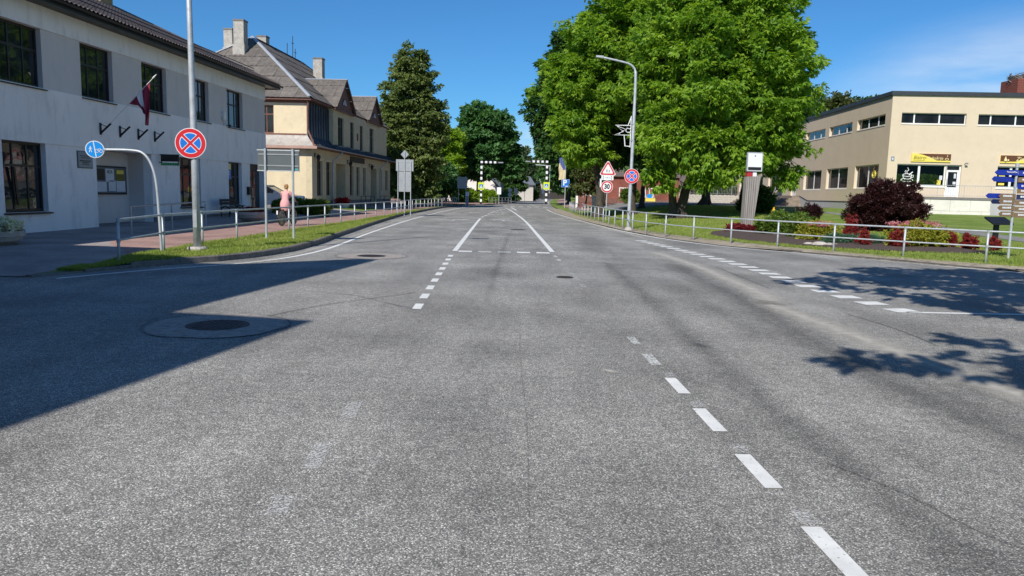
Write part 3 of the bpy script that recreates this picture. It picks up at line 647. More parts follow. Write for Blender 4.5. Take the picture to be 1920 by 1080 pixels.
def clad(name, P, ux, uy, poly, sw, sh, m, parent, th=.02, lap=.02, stagger=.5, rag=.0, minarea=.03, wave=0):
    """cover a sloping plane (origin P, axes ux along the eave, uy up the slope) with separate sheets cut to the outline"""
    P, ux, uy = Vector(P), Vector(ux).normalized(), Vector(uy).normalized(); nz_ = ux.cross(uy).normalized()
    if nz_.z < 0: nz_ = -nz_
    x0 = min(p[0] for p in poly); x1 = max(p[0] for p in poly); y0 = min(p[1] for p in poly); y1 = max(p[1] for p in poly)
    r = 0; y = y0; cnt = 0
    while y < y1 - 1e-6:
        x = x0 - (sw * stagger if r % 2 else 0)
        while x < x1 - 1e-6:
            c = clip_poly(clip_poly(clip_poly(clip_poly(poly, 0, x + .008, False), 0, x + sw - .008, True), 1, y, False), 1, min(y + sh, y1), True)
            if len(c) >= 3:
                ar = abs(sum(c[i][0] * c[(i + 1) % len(c)][1] - c[(i + 1) % len(c)][0] * c[i][1] for i in range(len(c)))) / 2
                if ar > minarea:
                    dz = random.uniform(0, rag)
                    if wave:  # corrugated sheet: split in strips
                        mb = MB(); k = 6; lo = min(q[0] for q in c); hi = max(q[0] for q in c)
                        vs0 = []
                        for i in range(k):
                            a, b = lo + (hi - lo) * i / k, lo + (hi - lo) * (i + 1) / k
                            cc = clip_poly(clip_poly(c, 0, a, False), 0, b, True)
                            if len(cc) < 3: continue
                            vv = []
                            for q in cc:
                                hgt = th + dz + lap * (1 - (q[1] - y) / sh) + (wave if (i % 2 == 0) == (abs(q[0] - a) < abs(q[0] - b)) else 0)
                                vv.append(P + ux * q[0] + uy * q[1] + nz_ * hgt)
                            mb.add(vv, [tuple(range(len(vv)))])
                        q0 = [P + ux * q[0] + uy * q[1] for q in c]
                    else:
                        vv = [P + ux * q[0] + uy * q[1] + nz_ * (th + dz + lap * (1 - (q[1] - y) / sh)) for q in c]
                        bb = [P + ux * q[0] + uy * q[1] + nz_ * .001 for q in c]; n_ = len(c)
                        mb = MB().add(vv + bb, [tuple(range(n_))] + [(i, i + n_, (i + 1) % n_ + n_, (i + 1) % n_) for i in range(n_)])
                    me = mb.mesh(name, m); a = me.attributes.new('tint', 'FLOAT', 'FACE'); t = random.random(); a.data.foreach_set('value', [t] * len(me.polygons))
                    link(name, me, parent); cnt += 1
            x += sw
        y += sh; r += 1
    return cnt
def leftframe(X, Y, d): return (X, Y, 0), rad(90 - d)

# ------------------------------------------------------------------ long grey building, left
loc, rz = leftframe(-14.45, 21.0, 3.3)
GB = thing('office_building', 'long two-storey grey plastered building with dark windows and brown tiled roof on the left', 'building', loc, rz)
S0, S1 = -11.0, 19.52
upw = [(.42 + 3.63 * k, .42 + 3.63 * k + 1.78) for k in range(-3, 5)]
upw = [(a, b) for a, b in upw]
low = [(-6.9, -5.1), (-3.3, -1.5), (.32, 2.14), (10.30, 12.12), (14.95, 16.45)]
ent = (4.65, 8.15); dr = (17.45, 19.25)
for a_, b_ in ((S0, ent[0]), (ent[1], dr[0]), (dr[1], S1)):
    mb = MB(); wall(mb, a_, b_, .0, 2.80, [(a, b, .74, 2.80) for a, b in low if a_ < a < b_], .035, .38); mb.build('wall', MAT['stucco'], GB)
MB().box(S0, S1, 0, .38, 2.802, 4.45).build('middle_band', MAT['stucco'], GB); MB().box(S0, S1, 0, .38, 6.20, 7.02).build('upper_band', MAT['stucco'], GB)
MB().box(S0, S0 + .35, .382, 10, 0, 7.0).build('end_wall', MAT['stucco'], GB); MB().box(S1 - .3, S1, .382, 10, 0, 7.0).build('end_wall', MAT['stucco'], GB); MB().box(S0 + .36, S1 - .31, 1.06, 10, 0, 7.0).build('core', MAT['stucco'], GB)
xs = [S0] + [v for p in upw for v in p] + [S1]
for i in range(0, len(xs), 2):
    if xs[i + 1] - xs[i] > .02: MB().box(xs[i], xs[i + 1], .045, .38, 4.452, 6.198).build('wall_panel', MAT['stucco_taupe'], GB)
MB().box(S0, ent[0] - .01, -.012, .034, .0, .10).box(ent[1] + .01, dr[0] - .01, -.012, .034, .0, .38).build('plinth', MAT['concdark'], GB)
for a, b in upw: window(GB, a, 4.46, b - a, 1.735, .20, sill=(.06, .06, 'dkframe'))
for a, b in low: window(GB, a, .76, b - a, 2.035, .20, rows=(.66,), sill=(.08, .07, 'dkframe'))
# entrance recess
mb = MB(); mb.box(ent[0] - .3, ent[0], .382, 1.0, 0, 2.8); mb.box(ent[1], ent[1] + .3, .382, 1.0, 0, 2.8); mb.box(ent[0], ent[1], .98, 1.05, .05, 2.8); mb.box(ent[0] - .3, ent[1] + .3, .382, 1.05, 2.803, 2.9)
mb.build('entrance_recess', MAT['stucco_taupe'], GB)
MB().box(ent[0], ent[1], .3, .97, .0, .19).build('entrance_step', MAT['concdark'], GB)
d = MB().box(dr[0], dr[1], .30, .36, .2, 2.8).build('door', MAT['dkframe'], GB)
MB().box(dr[0] + .15, dr[0] + .80, .285, .298, .5, 2.5).build('pane', MAT['glass'], d); MB().box(dr[0] + .95, dr[1] - .15, .285, .298, .5, 2.5).build('pane', MAT['glass'], d)
MB().tube([(dr[0] + .84, .26, 1.1), (dr[0] + .84, .26, 1.6)], .018).build('handle', MAT['chrome'], d)
# tilted inner sash in the first ground floor window
MB().prism([(.98, .15, .95), (1.06, .15, .95), (.90, .10, 2.05), (.82, .10, 2.05)], (0, .04, 0)).build('tilted_sash', MAT['dkframe'], GB)
# roof
ez, ov, rd, rz_ = 7.0, .62, 5.6, 9.85
E0, E1 = S0 - .5, S1 + .55
slope = (rz_ - ez) / (rd + ov)
mb = MB()
A, B = (E0, -ov, ez), (E1, -ov, ez); Rr0, Rr1 = (E0, rd, rz_), (E1 - 4.6, rd, rz_); Cc, D_ = (E1, rd * 2 + ov, ez), (E0, rd * 2 + ov, ez)
dn = Vector((0, 0, -.10)); pts = [Vector(p) + dn for p in (A, B, Cc, D_, Rr0, Rr1)]
mb.add(pts, [(0, 1, 5, 4), (1, 2, 5), (2, 3, 4, 5), (3, 0, 4), (0, 3, 2, 1)]); mb.build('roof_deck', MAT['browntrim'], GB)
# metal tiles: stepped courses with a wavy profile, one joined part (over 1,500 tiles)
cols, crs = 720, 16
sl = math.hypot(rd + ov, rz_ - ez); vs = []; fs = []
for c_ in range(crs):
    for e in (0, 1):
        t = (c_ + e) / crs
        for j in range(cols + 1):
            x = E0 + (E1 - E0) * j / cols; lim = E1 - 4.6 * t
            x = min(x, lim)
            hgt = (.075 if e == 0 else .005) + .026 * (1 + math.cos(2 * math.pi * j / 5.0))
            vs.append((x, -ov + (rd + ov) * t, ez + (rz_ - ez) * t + hgt))
k = cols + 1
for r in range(2 * crs - 1):
    for j in range(cols): fs.append((r * k + j, r * k + j + 1, (r + 1) * k + j + 1, (r + 1) * k + j))
tag(link('roof_tiles', np_mesh('roof_tiles', vs, fs, MAT['rooftile']), GB), kind='stuff')
mb = MB(); mb.tube([(E1, -ov, ez + .06), (E1 - 2.3, rd / 2 - ov / 2, (ez + rz_) / 2 + .06), (E1 - 4.6, rd, rz_ + .06), (E0, rd, rz_ + .06)], .09, 8); mb.build('ridge_tiles', MAT['rooftile'], GB)
MB().box(E0, E1, -ov + .03, .0, ez - .13, ez - .10).build('soffit', MAT['black'], GB)
mb = MB(); mb.box(E0, E1, -ov - .012, -ov + .03, ez - .18, ez + .02); mb.box(E1 - .04, E1, -ov + .031, rd, ez - .18, ez + .0); mb.build('fascia', MAT['black'], GB)
gp = [(.075 * math.cos(a), .075 * math.sin(a)) for a in np.linspace(math.pi, 2 * math.pi, 8)]
mb = MB(); vs = [(x, -ov - .09 + p[0], ez - .01 + p[1]) for x in (E0, E1 + .05) for p in gp]; mb.add(vs, [(i, i + 1, 8 + i + 1, 8 + i) for i in range(7)] + [tuple(range(8)), tuple(range(8, 16))]); mb.build('gutter', MAT['black'], GB)
def rp(x, y, h=0): return (x, y, ez + slope * (y + ov) + h)
mb = MB(); mb.tube([rp(E0 + .5, .15, .20), rp(E1 - 1.6, .15, .20)], .018, 6); mb.tube([rp(E0 + .5, .15, .32), rp(E1 - 1.6, .15, .32)], .018, 6); mb.build('snow_guard', MAT['black'], GB)
brm = MB().prism([(0, .05, .09), (0, .25, .19), (0, .22, .50), (0, .16, .50)], (.03, 0, 0)).mesh('snow_guard_bracket', MAT['black'])
for x in np.arange(E0 + .9, E1 - 1.6, 1.75): link('snow_guard_bracket', brm, GB, (x, 0, ez + slope * (.15 + ov) - .30))
# brick chimney, brick by brick
def brick_chimney(parent, cx, cy, z0, z1, wx, wy, bm, mm_, nx, ny, bh=.075, cap=None, brick='brick', limit=300):
    ch = MB().box(cx - wx / 2 + .012, cx + wx / 2 - .012, cy - wy / 2 + .012, cy + wy / 2 - .012, z0, z1).build('chimney', MAT[mm_], parent)
    z = z1 - bh; r = 0; lx, ly = wx / nx, wy / ny
    mx_ = MB().box(.006, lx - .006, 0, .02, .005, bh - .005).mesh(brick, MAT[bm]); my_ = MB().box(0, .02, .006, ly - .006, .005, bh - .005).mesh(brick, MAT[bm]); cnt = 0
    hx_ = MB().box(.006, lx / 2 - .006, 0, .02, .005, bh - .005).mesh(brick, MAT[bm]); hy_ = MB().box(0, .02, .006, ly / 2 - .006, .005, bh - .005).mesh(brick, MAT[bm])
    while z > z0 and cnt < limit:
        for k in range(nx):
            x = cx - wx / 2 + k * lx
            if r % 2 == 0: link(brick, mx_, ch, (x, cy - wy / 2 + random.uniform(-.003, .003), z))
            else:
                link(brick, hx_, ch, (x, cy - wy / 2, z)); link(brick, hx_, ch, (x + lx / 2, cy - wy / 2 + .003, z))
            cnt += 1
        for k in range(ny):
            y = cy - wy / 2 + k * ly
            for sx in (0, 1):
                link(brick, my_, ch, (cx + wx / 2 - .02 if sx else cx - wx / 2, y, z)); cnt += 1
        z -= bh; r += 1
    if cap: MB().box(cx - wx / 2 - .05, cx + wx / 2 + .05, cy - wy / 2 - .05, cy + wy / 2 + .05, z1, z1 + .08).build('chimney_cap', MAT[cap], ch)
    return ch
brick_chimney(GB, 14.2, 5.7, 9.2, 11.4, .95, .95, 'brick_y', 'mortar', 4, 4, .09, 'conc')

def on(F, x, y, z):  # local to world
    return F.matrix_basis @ Vector((x, y, z))
def sub(name, label, cat, F, x, y, z, group=None, extra=0):  # a thing placed in a building's frame
    p = on(F, x, y, z); return thing(name, label, cat, p, F.rotation_euler.z + extra, group)
bpy.context.view_layer.update()
# things on the grey facade
t = sub('wall_plaque', 'grey metal plaque with small lines of lettering on the grey wall left of the entrance', 'plaque', GB, 4.02, .03, 2.40)
MB().box(-.37, .37, -.03, -.002, -.25, .25).build('plate', MAT['plaquegrey'], t); MB().box(-.40, .40, -.02, .0, -.28, .28).build('backing', MAT['signback_dark'], t)
mb = MB()
for k, (w, z, h) in enumerate(((.28, .12, .012), (.22, .06, .01), (.30, -.04, .022), (.16, -.10, .02), (.2, -.16, .01))):
    x = -w
    while x < w: l = random.uniform(.03, .08); mb.box(x, min(x + l, w), -.034, -.0305, z - h, z + h); x += l + .02
mb.build('lettering', MAT['signblack'], t)
t = sub('notice_board', 'glazed dark-framed notice board with pinned papers inside the entrance recess', 'notice board', GB, 6.75, .975, 1.76)
MB().box(-1.1, 1.1, -.09, -.002, -.52, .52).build('frame', MAT['dkframe'], t)
MB().box(-1.04, 1.04, -.094, -.091, -.46, .46).build('backing', M('board_blue', (.12, .15, .2), .5), t)
for (x, z, w, h, mm_) in ((-.6, .2, .3, .2, 'signblack'), (.02, .18, .26, .24, 'paper'), (.66, .2, .30, .22, 'shopolive'), (-.5, -.24, .3, .18, 'paper'), (.15, -.2, .22, .2, 'paper'), (.7, -.22, .28, .2, 'paper')):
    MB().box(x - w, x + w, -.0985, -.0945, z - h, z + h).build('poster', MAT[mm_], t)
MB().box(.45, .9, -.1015, -.0989, .24, .38).build('poster', MAT['shopyellow'], t, )
text('BIZA', .16, MAT['signblack'], t, (.02, -.101, .30))
t = sub('hanging_sign', 'black sign with a green strip beneath hung out from the wall right of the entrance', 'sign', GB, 8.7, .03, 2.4)
MB().box(-.03, .03, -.80, -.08, .15, .43).build('board', MAT['signblack'], t)
MB().box(-.025, .025, -.80, -.08, .0, .10).build('strip', MAT['greenlight'], t)
mb = MB()
for k in range(9): mb.box(-.029, -.0255, -.72 + .07 * k, -.685 + .07 * k, .035, .075)
mb.build('lettering', M('green_letters', (.15, .6, .25), .5), t)
mb = MB(); mb.box(-.015, .015, -.09, .0, .40, .43); mb.box(-.015, .015, -.09, .0, .10, .13); mb.box(-.012, .012, -.79, -.76, .10, .15); mb.box(-.012, .012, -.12, -.09, .10, .15); mb.build('bracket', MAT['black'], t)
brack = None
for i, s in enumerate((4.9, 6.05, 7.22, 8.36)):
    lab = ['black flag bracket holding the maroon flag pole', 'empty black flag bracket next to the one with the flag', 'empty black flag bracket under the flag tip, third in the row', 'empty black flag bracket at the right end of the row'][i]
    t = sub('flag_bracket', lab, 'flag holder', GB, s, 0, 3.28, 'flag brackets on the grey wall')
    if brack is None:
        brack = [MB().box(-.045, .045, -.03, -.001, 0, .40).mesh('plate', MAT['black']), MB().tube([(0, -.02, .06), (0, -.38, .38)], .035, 8).mesh('socket', MAT['black']), MB().tube([(0, -.02, .36), (0, -.26, .27)], .014, 6).mesh('stay', MAT['black'])]
    for m in brack: link(m.name.split('.')[0], m, t)
# flag and pole
t = sub('flag', 'maroon and white striped flag drooping from a slanted pole on the grey wall', 'flag', GB, 4.9, -.2, 3.50)
pd = Vector((.03, -.70, .71)).normalized(); PL = 2.35
MB().tube([Vector((0, 0, 0)) + pd * -.1, pd * PL], [.014, .011], 8).build('pole', MAT['white'], t)
MB().lathe([(.001, 0), (.022, .03), (.026, .1), (.012, .2), (.001, .23)], n=10).build('finial', MAT['white'], t, pd * PL, Vector((0, 0, 1)).rotation_difference(pd).to_euler())
nu, nv = 36, 44; V = []
for j in range(nv + 1):
    v = j / nv
    for i in range(nu + 1):
        u = i / nu
        ut = u + (.70 - u) * min(1, v * 1.15) ** .75 * .70
        base = pd * (PL * (.50 + .46 * ut))
        z0 = (pd * (PL * (.50 + .46 * u))).z
        ln = .28 + 1.05 * u ** .55 if u < .6 else 1.10 + .20 * u
        fold = .085 * math.sin(u * 15 + v * 2.0) * v ** .6 + .04 * math.sin(u * 31 + v * 5) * v
        sway = .06 * math.sin(v * 4 + u * 3) * v
        V.append((base.x + fold + .05 * v, base.y + sway - .03 * v, z0 * (1 - min(1, 1.6 * v)) + base.z * min(1, 1.6 * v) - ln * v))
F = [(j * (nu + 1) + i, j * (nu + 1) + i + 1, (j + 1) * (nu + 1) + i + 1, (j + 1) * (nu + 1) + i) for j in range(nv) for i in range(nu)]
cl = np_mesh('cloth', V, F, MAT['maroon']); cl.materials.append(MAT['flagwhite'])
for p in cl.polygons: p.material_index = 1 if .37 <= (p.index % nu + .5) / nu <= .61 else 0
cl.shade_smooth(); link('cloth', cl, t)
t = sub('alarm_box', 'small pale wall box with a cable above a black camera on the grey wall', 'alarm box', GB, 14.45, .04, 4.72)
MB().box(-.11, .11, -.12, -.002, 0, .34).build('housing', MAT['white'], t); MB().tube([(-.16, -.03, .1), (-.14, -.05, -.05), (-.02, -.06, -.1), (.0, -.05, -.3)], .012, 6).build('cable', MAT['signback'], t)
t = sub('wall_camera', 'black security camera under the pale box on the grey wall', 'camera', GB, 14.75, .0, 4.46)
MB().tube([(0, 0, 0), (0, -.12, 0)], .02, 8).build('arm', MAT['black'], t); MB().lathe([(.001, 0), (.06, .02), (.07, .08), (.03, .16), (.001, .17)], n=10, ax='x').build('body', MAT['black'], t, (-.08, -.16, 0))
t = sub('letter_box', 'dark letter box on the grey wall by the far door', 'letter box', GB, 17.15, .033, 1.24)
MB().box(-.16, .16, -.14, -.002, 0, .40).build('body', MAT['black'], t); MB().box(-.12, .12, -.145, -.141, .30, .33).build('slot', MAT['signback_dark'], t)
t = sub('window_poster', 'blue poster with a white letter stuck in the last ground floor window', 'poster', GB, 15.35, .215, 2.0)
MB().box(-.26, .24, -.012, -.004, -.02, .42).build('sheet', MAT['signblue'], t); text('F', .42, MAT['signwhite'], t, (0, -.016, .20)); MB().box(-.05, .24, -.012, -.004, .44, .74).build('sheet', MAT['shopcream'], t)  # blue sheet and letter paint a sign reflected in the pane
# low handrail, bench and bowl planters in front of the facade
t = thing('handrail', 'short grey handrail along the wall in front of the entrance', 'railing', (-11.45, 22.4, .14))
for k in range(3): MB().tube([(.13 * k, 2.4 * k, -.05), (.13 * k, 2.4 * k, .86)], .026, 8).build('post', MAT['galv_dark'], t)
MB().tube([(0, 0, .83), (.26, 4.8, .93)], .026, 8).build('rail', MAT['galv_dark'], t)
t = sub('bench', 'black metal bench with round hoop arms against the grey wall', 'bench', GB, 13.9, -.55, .22)
for s in (-.78, .78):
    pts = [(s, .22 * math.cos(a) - .05, .26 + .26 * math.sin(a)) for a in np.linspace(-.6, math.pi + .6, 18)]
    MB().tube(pts, .028, 8).build('arm', MAT['black'], t)
    MB().tube([(s, .15, .0), (s, .15, .8)], .025, 8).tube([(s, -.22, .0), (s, -.22, .45)], .025, 8).build('leg', MAT['black'], t)
for k in range(4): MB().box(-.92, .92, -.26 + .11 * k, -.17 + .11 * k, .42, .455).build('seat_slat', MAT['timber_dark'], t)
for k in range(2): MB().box(-.92, .92, .13, .165, .58 + .14 * k, .70 + .14 * k).build('back_slat', MAT['timber_dark'], t)

# leaf generator -----------------------------------------------------------
def leaf_quads(P, D, ln, wd, droop=0., fold=0.):
    """P base points, D unit directions -> rhombic leaves"""
    n = len(P); rnd = rng.normal(size=(n, 3)); S = np.cross(D, rnd); S /= np.linalg.norm(S, axis=1)[:, None] + 1e-9
    if np.isscalar(ln): ln = np.full(n, ln)
    if np.isscalar(wd): wd = np.full(n, wd)
    l = ln[:, None]; w = wd[:, None]
    mid = P + D * l * .45; tip = P + D * l + np.array([0, 0, -1]) * (droop * l)
    v = np.stack([P, mid + S * w * .5, tip, mid - S * w * .5], 1).reshape(-1, 3)
    return v, np.arange(4 * n).reshape(-1, 4)
def unit(a): return a / (np.linalg.norm(a, axis=1)[:, None] + 1e-9)
def clump_points(blobs, dens, clump_r, per, inner=.45, flat=.6, gap=0.0, lump=.18):
    P = []; O = []; CT = []
    for (cx, cy, cz, rx, ry, rz) in blobs:
        area = 4 * np.pi * ((rx * ry) ** 1.6 / 3 + (rx * rz) ** 1.6 / 3 + (ry * rz) ** 1.6 / 3) ** (1 / 1.6)
        n = max(6, int(area * dens)); d = unit(rng.normal(size=(n, 3)))
        ph = rng.random(6) * 6
        bump = 1 + lump * np.sin(d[:, 0] * 5 + ph[0]) * np.sin(d[:, 1] * 5 + ph[1]) + lump * .7 * np.sin(d[:, 2] * 7 + ph[2] + 2 * d[:, 0])
        r = (1 - inner * rng.random(n) ** 2.0) * bump
        c = np.array([cx, cy, cz]) + d * r[:, None] * np.array([rx, ry, rz])
        if gap > 0: keep = rng.random(n) > gap; c, d = c[keep], d[keep]
        k = len(c); R = clump_r * rng.uniform(.6, 1.35, k)
        q = rng.normal(size=(k, per, 3)); q /= np.linalg.norm(q, axis=2)[..., None] + 1e-9
        q *= rng.random((k, per, 1)) ** .5
        q = q * np.array([1, 1, flat]); p = c[:, None] + q * R[:, None, None]
        o = unit((q * np.array([1, 1, .8]) + .55 * d[:, None] + np.array([0, 0, .12])).reshape(-1, 3))
        P.append(p.reshape(-1, 3)); O.append(o); CT.append(np.repeat(rng.random(k), per))
    return np.concatenate(P), np.concatenate(O), np.concatenate(CT)
def fan_leaves(P, O, T, ln, wd, nl=5, spread=1.15, droop=.35):
    """compound leaves: nl leaflets fanned about each outward direction"""
    n = len(P); rnd = unit(rng.normal(size=(n, 3)) + np.array([0, 0, 1.2])); S = unit(np.cross(O, rnd)); vs = []; 
    ang = np.linspace(-spread, spread, nl)
    VV = []; 
    for a in ang:
        D = unit(O * np.cos(a) + S * np.sin(a) + np.array([0, 0, -droop]) + .15 * rng.normal(size=(n, 3)))
        U = unit(np.cross(D, S) + .35 * rng.normal(size=(n, 3))); W = unit(np.cross(D, U))
        l = (ln * rng.uniform(.7, 1.25, n) * (1 - .25 * abs(a) / spread))[:, None]; w = wd * .5
        mid = P + D * l * .5; tip = P + D * l + np.array([0, 0, -1]) * (.15 * l)
        VV.append(np.stack([P, mid + W * w, tip, mid - W * w], 1))
    v = np.concatenate(VV, 0).reshape(-1, 3); f = np.arange(len(v)).reshape(-1, 4)
    t = np.tile(np.clip(.25 + .5 * T + .22 * rng.normal(size=n), 0, 1), nl)
    return v, f, t
def limb(mb, a, b, r0, r1, seg=5, wob=.12, n=7):
    a, b = Vector(a), Vector(b); L_ = (b - a).length; pts = []; rs = []
    for i in range(seg + 1):
        t = i / seg; p = a.lerp(b, t)
        if 0 < i < seg: p += Vector((random.gauss(0, 1), random.gauss(0, 1), random.gauss(0, .5))) * wob * L_ / seg
        p.z += .10 * L_ * math.sin(math.pi * t) * .5
        pts.append(p); rs.append(r0 + (r1 - r0) * t)
    mb.tube(pts, rs, n); return pts
def tree(name, label, cat, base, stems, blobs, leaf, dens, clump_r, per, ln, wd, fan=5, bark='bark', group=None, tr=.3, gap=0, flat=.6, droop=.35, inner=.45, twigs=26, lump=.18):
    t = thing(name, label, cat, base, 0, group)
    tm = MB(); tops = []
    for st in stems:
        pts = [Vector(p) for p in st[0]]; r = st[1]
        sp = catmull([p for p in pts], 4); k = len(sp)
        rs = [r * (1.0 - .55 * i / (k - 1)) * (1.45 - .45 * min(1, i / 2.5)) for i in range(k)]
        # root flare and lumps
        tm.tube([p + Vector((random.gauss(0, .02), random.gauss(0, .02), 0)) * r * 3 for p in sp], rs, 12)
        tops.append((sp[-1], sp, r))
        for q in range(5):
            a = 2 * math.pi * q / 5 + random.random(); tm.tube([sp[0] + Vector((math.cos(a) * r * 1.9, math.sin(a) * r * 1.9, -.08)), sp[0] + Vector((math.cos(a) * r * .8, math.sin(a) * r * .8, r * 1.5))], [r * .28, r * .2], 6)
    tm.build('trunk', MAT[bark], t, smooth=True)
    lm = MB()
    for i, bl in enumerate(blobs):
        top_, sp, r = min(tops, key=lambda q: (Vector(bl[:3]) - q[0]).length)
        o = sp[-1 - (i % max(1, len(sp) // 3))]
        c = Vector(bl[:3]); limb(lm, o, c, r * .42, r * .14)
        for k in range(twigs // max(1, len(blobs)) + 3):
            d = Vector((random.gauss(0, 1), random.gauss(0, 1), random.gauss(.2, .8))).normalized()
            e = c + Vector((d.x * bl[3], d.y * bl[4], d.z * bl[5])) * random.uniform(.6, .98)
            limb(lm, o.lerp(c, random.uniform(.3, 1)), e, r * .14, r * .03, 4, .2, 5)
    lm.build('limbs', MAT[bark], t)
    P, O, T = clump_points(blobs, dens, clump_r, per, inner, flat, gap, lump)
    v, f, tt = fan_leaves(P, O, T, ln, wd, fan, 1.15, droop)
    o = link('crown', np_mesh('crown', v, f, leaf, {'tint': tt}), t); tag(o, kind='stuff')
    return t
LEAF = {
 'walnut': leafmat('leaf_walnut', (.105, .235, .022), (.31, .46, .048), .46),
 'maple': leafmat('leaf_dark_maple', (.030, .085, .018), (.075, .155, .032), .3),
 'oak': leafmat('leaf_oak', (.048, .135, .044), (.11, .235, .07), .32),
 'linden': leafmat('leaf_linden', (.066, .112, .024), (.195, .24, .07), .3),
 'lime': leafmat('leaf_lime', (.16, .29, .015), (.30, .44, .04), .4),
 'olive': leafmat('leaf_olive', (.05, .07, .02), (.12, .14, .04), .25),
 'hazy': leafmat('leaf_far', (.04, .07, .03), (.09, .125, .055), .25),
 'barberry': leafmat('leaf_purple', (.020, .006, .008), (.060, .018, .018), .18),
 'redberb': leafmat('leaf_red', (.17, .018, .022), (.36, .05, .045), .3),
 'begonia': leafmat('leaf_begonia', (.10, .012, .015), (.30, .035, .04), .25),
 'gold': leafmat('leaf_gold', (.21, .25, .025), (.44, .41, .06), .35),
 'shrub': leafmat('leaf_shrub', (.06, .12, .015), (.16, .24, .04), .35),
 'juniper': leafmat('leaf_juniper', (.04, .11, .06), (.09, .19, .11), .2),
 'hedge': leafmat('leaf_hedge', (.06, .12, .016), (.19, .26, .045), .3),
 'pinkfl': leafmat('petal_pink', (.50, .16, .22), (.75, .38, .42), .35),
 'redfl': leafmat('petal_red', (.30, .01, .02), (.60, .04, .04), .3),
 'whitefl': leafmat('petal_white', (.75, .74, .72), (.85, .84, .82), .3),
}
def foliage(name, blobs, leaf, dens, clump_r, per, ln, wd, parent, fan=3, flat=.8, droop=.1, inner=.6, up=0.0, gap=0, lump=.12):
    P, O, T = clump_points(blobs, dens, clump_r, per, inner, flat, gap, lump)
    if up: O = unit(O + np.array([0, 0, up]))
    v, f, tt = fan_leaves(P, O, T, ln, wd, fan, 1.0, droop)
    o = link(name, np_mesh(name, v, f, leaf, {'tint': tt}), parent); tag(o, kind='stuff'); return o
def planter(label, x, y, z, r, flowers):
    t = thing('bowl_planter', label, 'planter', (x, y, z), 0)
    MB().lathe([(r * .45, 0), (r * .55, .02), (r * .9, .16), (r * .97, .26), (r * 1.0, .27), (r * 1.0, .40), (r * .94, .40), (r * .9, .33), (.001, .33)], n=32).build('bowl', MAT['conc'], t, smooth=False)
    return t
t = planter('concrete bowl planter with red and white flowers at the left edge of the pavement', -12.72, 17.9, .06, .86, 1)
foliage('red_flowers', [(-.35, -.1, .50, .38, .45, .14), (.20, -.15, .52, .3, .35, .16)], LEAF['redfl'], 110, .07, 12, .07, .055, t)
foliage('white_flowers', [(.58, -.1, .53, .30, .40, .16)], LEAF['whitefl'], 170, .06, 12, .06, .055, t)
foliage('leaves', [(0, 0, .38, .75, .75, .08)], LEAF['shrub'], 40, .08, 10, .08, .04, t)
t = planter('dark bowl planter with dark flowers near the bench and far door', -10.95, 31.2, .22, .62, 0)
foliage('red_flowers', [(0, 0, .44, .5, .5, .10)], LEAF['begonia'], 60, .07, 10, .08, .05, t)

# ------------------------------------------------------------------ cream mansard house, left
loc, rz = leftframe(-13.16, 49.0, 3.0)
HS = thing('mansard_house', 'cream two-storey house with dark mansard sheets, two brown gables and grey slate roof', 'house', loc, rz)
bpy.context.view_layer.update()
HL = 23.3
lops = [(.90, 2.20, 1.16, 3.48), (2.95, 4.20, 1.16, 3.48), (8.95, 10.1, 1.15, 3.42), (10.95, 11.95, 1.15, 3.42), (13.05, 14.0, 1.15, 3.42), (19.0, 19.9, 1.6, 3.46), (21.2, 22.2, 1.6, 3.46)]
for a_, b_ in ((0, 5.4), (7.9, 15.7), (17.8, HL)):
    mb = MB(); wall(mb, a_, b_, .3, 4.30, [o for o in lops if a_ < o[0] < b_], 0, .4); mb.build('wall', MAT['cream2'], HS)
for a_, b_ in ((5.4, 7.9), (15.7, 17.8)): MB().box(a_, b_, 0, .4, 3.46, 4.30).build('wall', MAT['cream2'], HS)
mb = MB(); mb.box(0, .4, .402, 12.6, .3, 4.30); mb.box(HL - .4, HL, .402, 12.6, .3, 4.3); mb.box(.41, HL - .41, 12.2, 12.6, .3, 4.3); mb.box(.42, HL - .42, 1.3, 12.1, .3, 4.28); mb.build('side_wall', MAT['cream'], HS)
for a, b in ((5.4, 7.9), (15.7, 17.8)):
    mb = MB(); mb.box(a - .1, a, .402, 1.28, .3, 3.46); mb.box(b, b + .1, .402, 1.28, .3, 3.46); mb.box(a, b, 1.2, 1.28, .3, 3.46); mb.box(a - .1, b + .1, .402, 1.28, 3.462, 3.55); mb.build('porch_recess', MAT['cream2'], HS)
    d = MB().box(a + .5, b - .5, 1.13, 1.19, .62, 2.9).build('door', MAT['browntrim'], HS); MB().box(a + .62, b - .62, 1.115, 1.128, 1.7, 2.7).build('pane', MAT['glass'], d)
    for k in range(2): MB().box(a + .05, b - .05, -.4 + .35 * k, 1.12, .12 + .21 * k, .33 + .21 * k).build('step', MAT['concdark'], HS)
mb = MB(); mb.box(-.05, 5.38, -.05, -.002, .05, .82); mb.box(7.92, 15.68, -.05, -.002, .05, .82); mb.box(17.82, HL + .05, -.05, -.002, .05, .82); mb.box(-.05, -.002, -.002, 12.6, .05, .80); mb.build('plinth', MAT['concdark'], HS)
for (a, b, z0, z1) in lops: window(HS, a, z0, b - a, z1 - z0, .14, cols=(.5,), rows=(.74,), fm='browntrim', sill=(.05, .05, 'zinc'))
for (a, b, z0, z1) in lops:  # plaster surrounds
    MB().box(a - .16, a - .002, -.025, -.001, z0 - .02, z1 + .14).box(b + .002, b + .16, -.025, -.001, z0 - .02, z1 + .14).box(a - .002, b + .002, -.025, -.001, z1 + .002, z1 + .14).build('window_surround', MAT['cream'], HS)
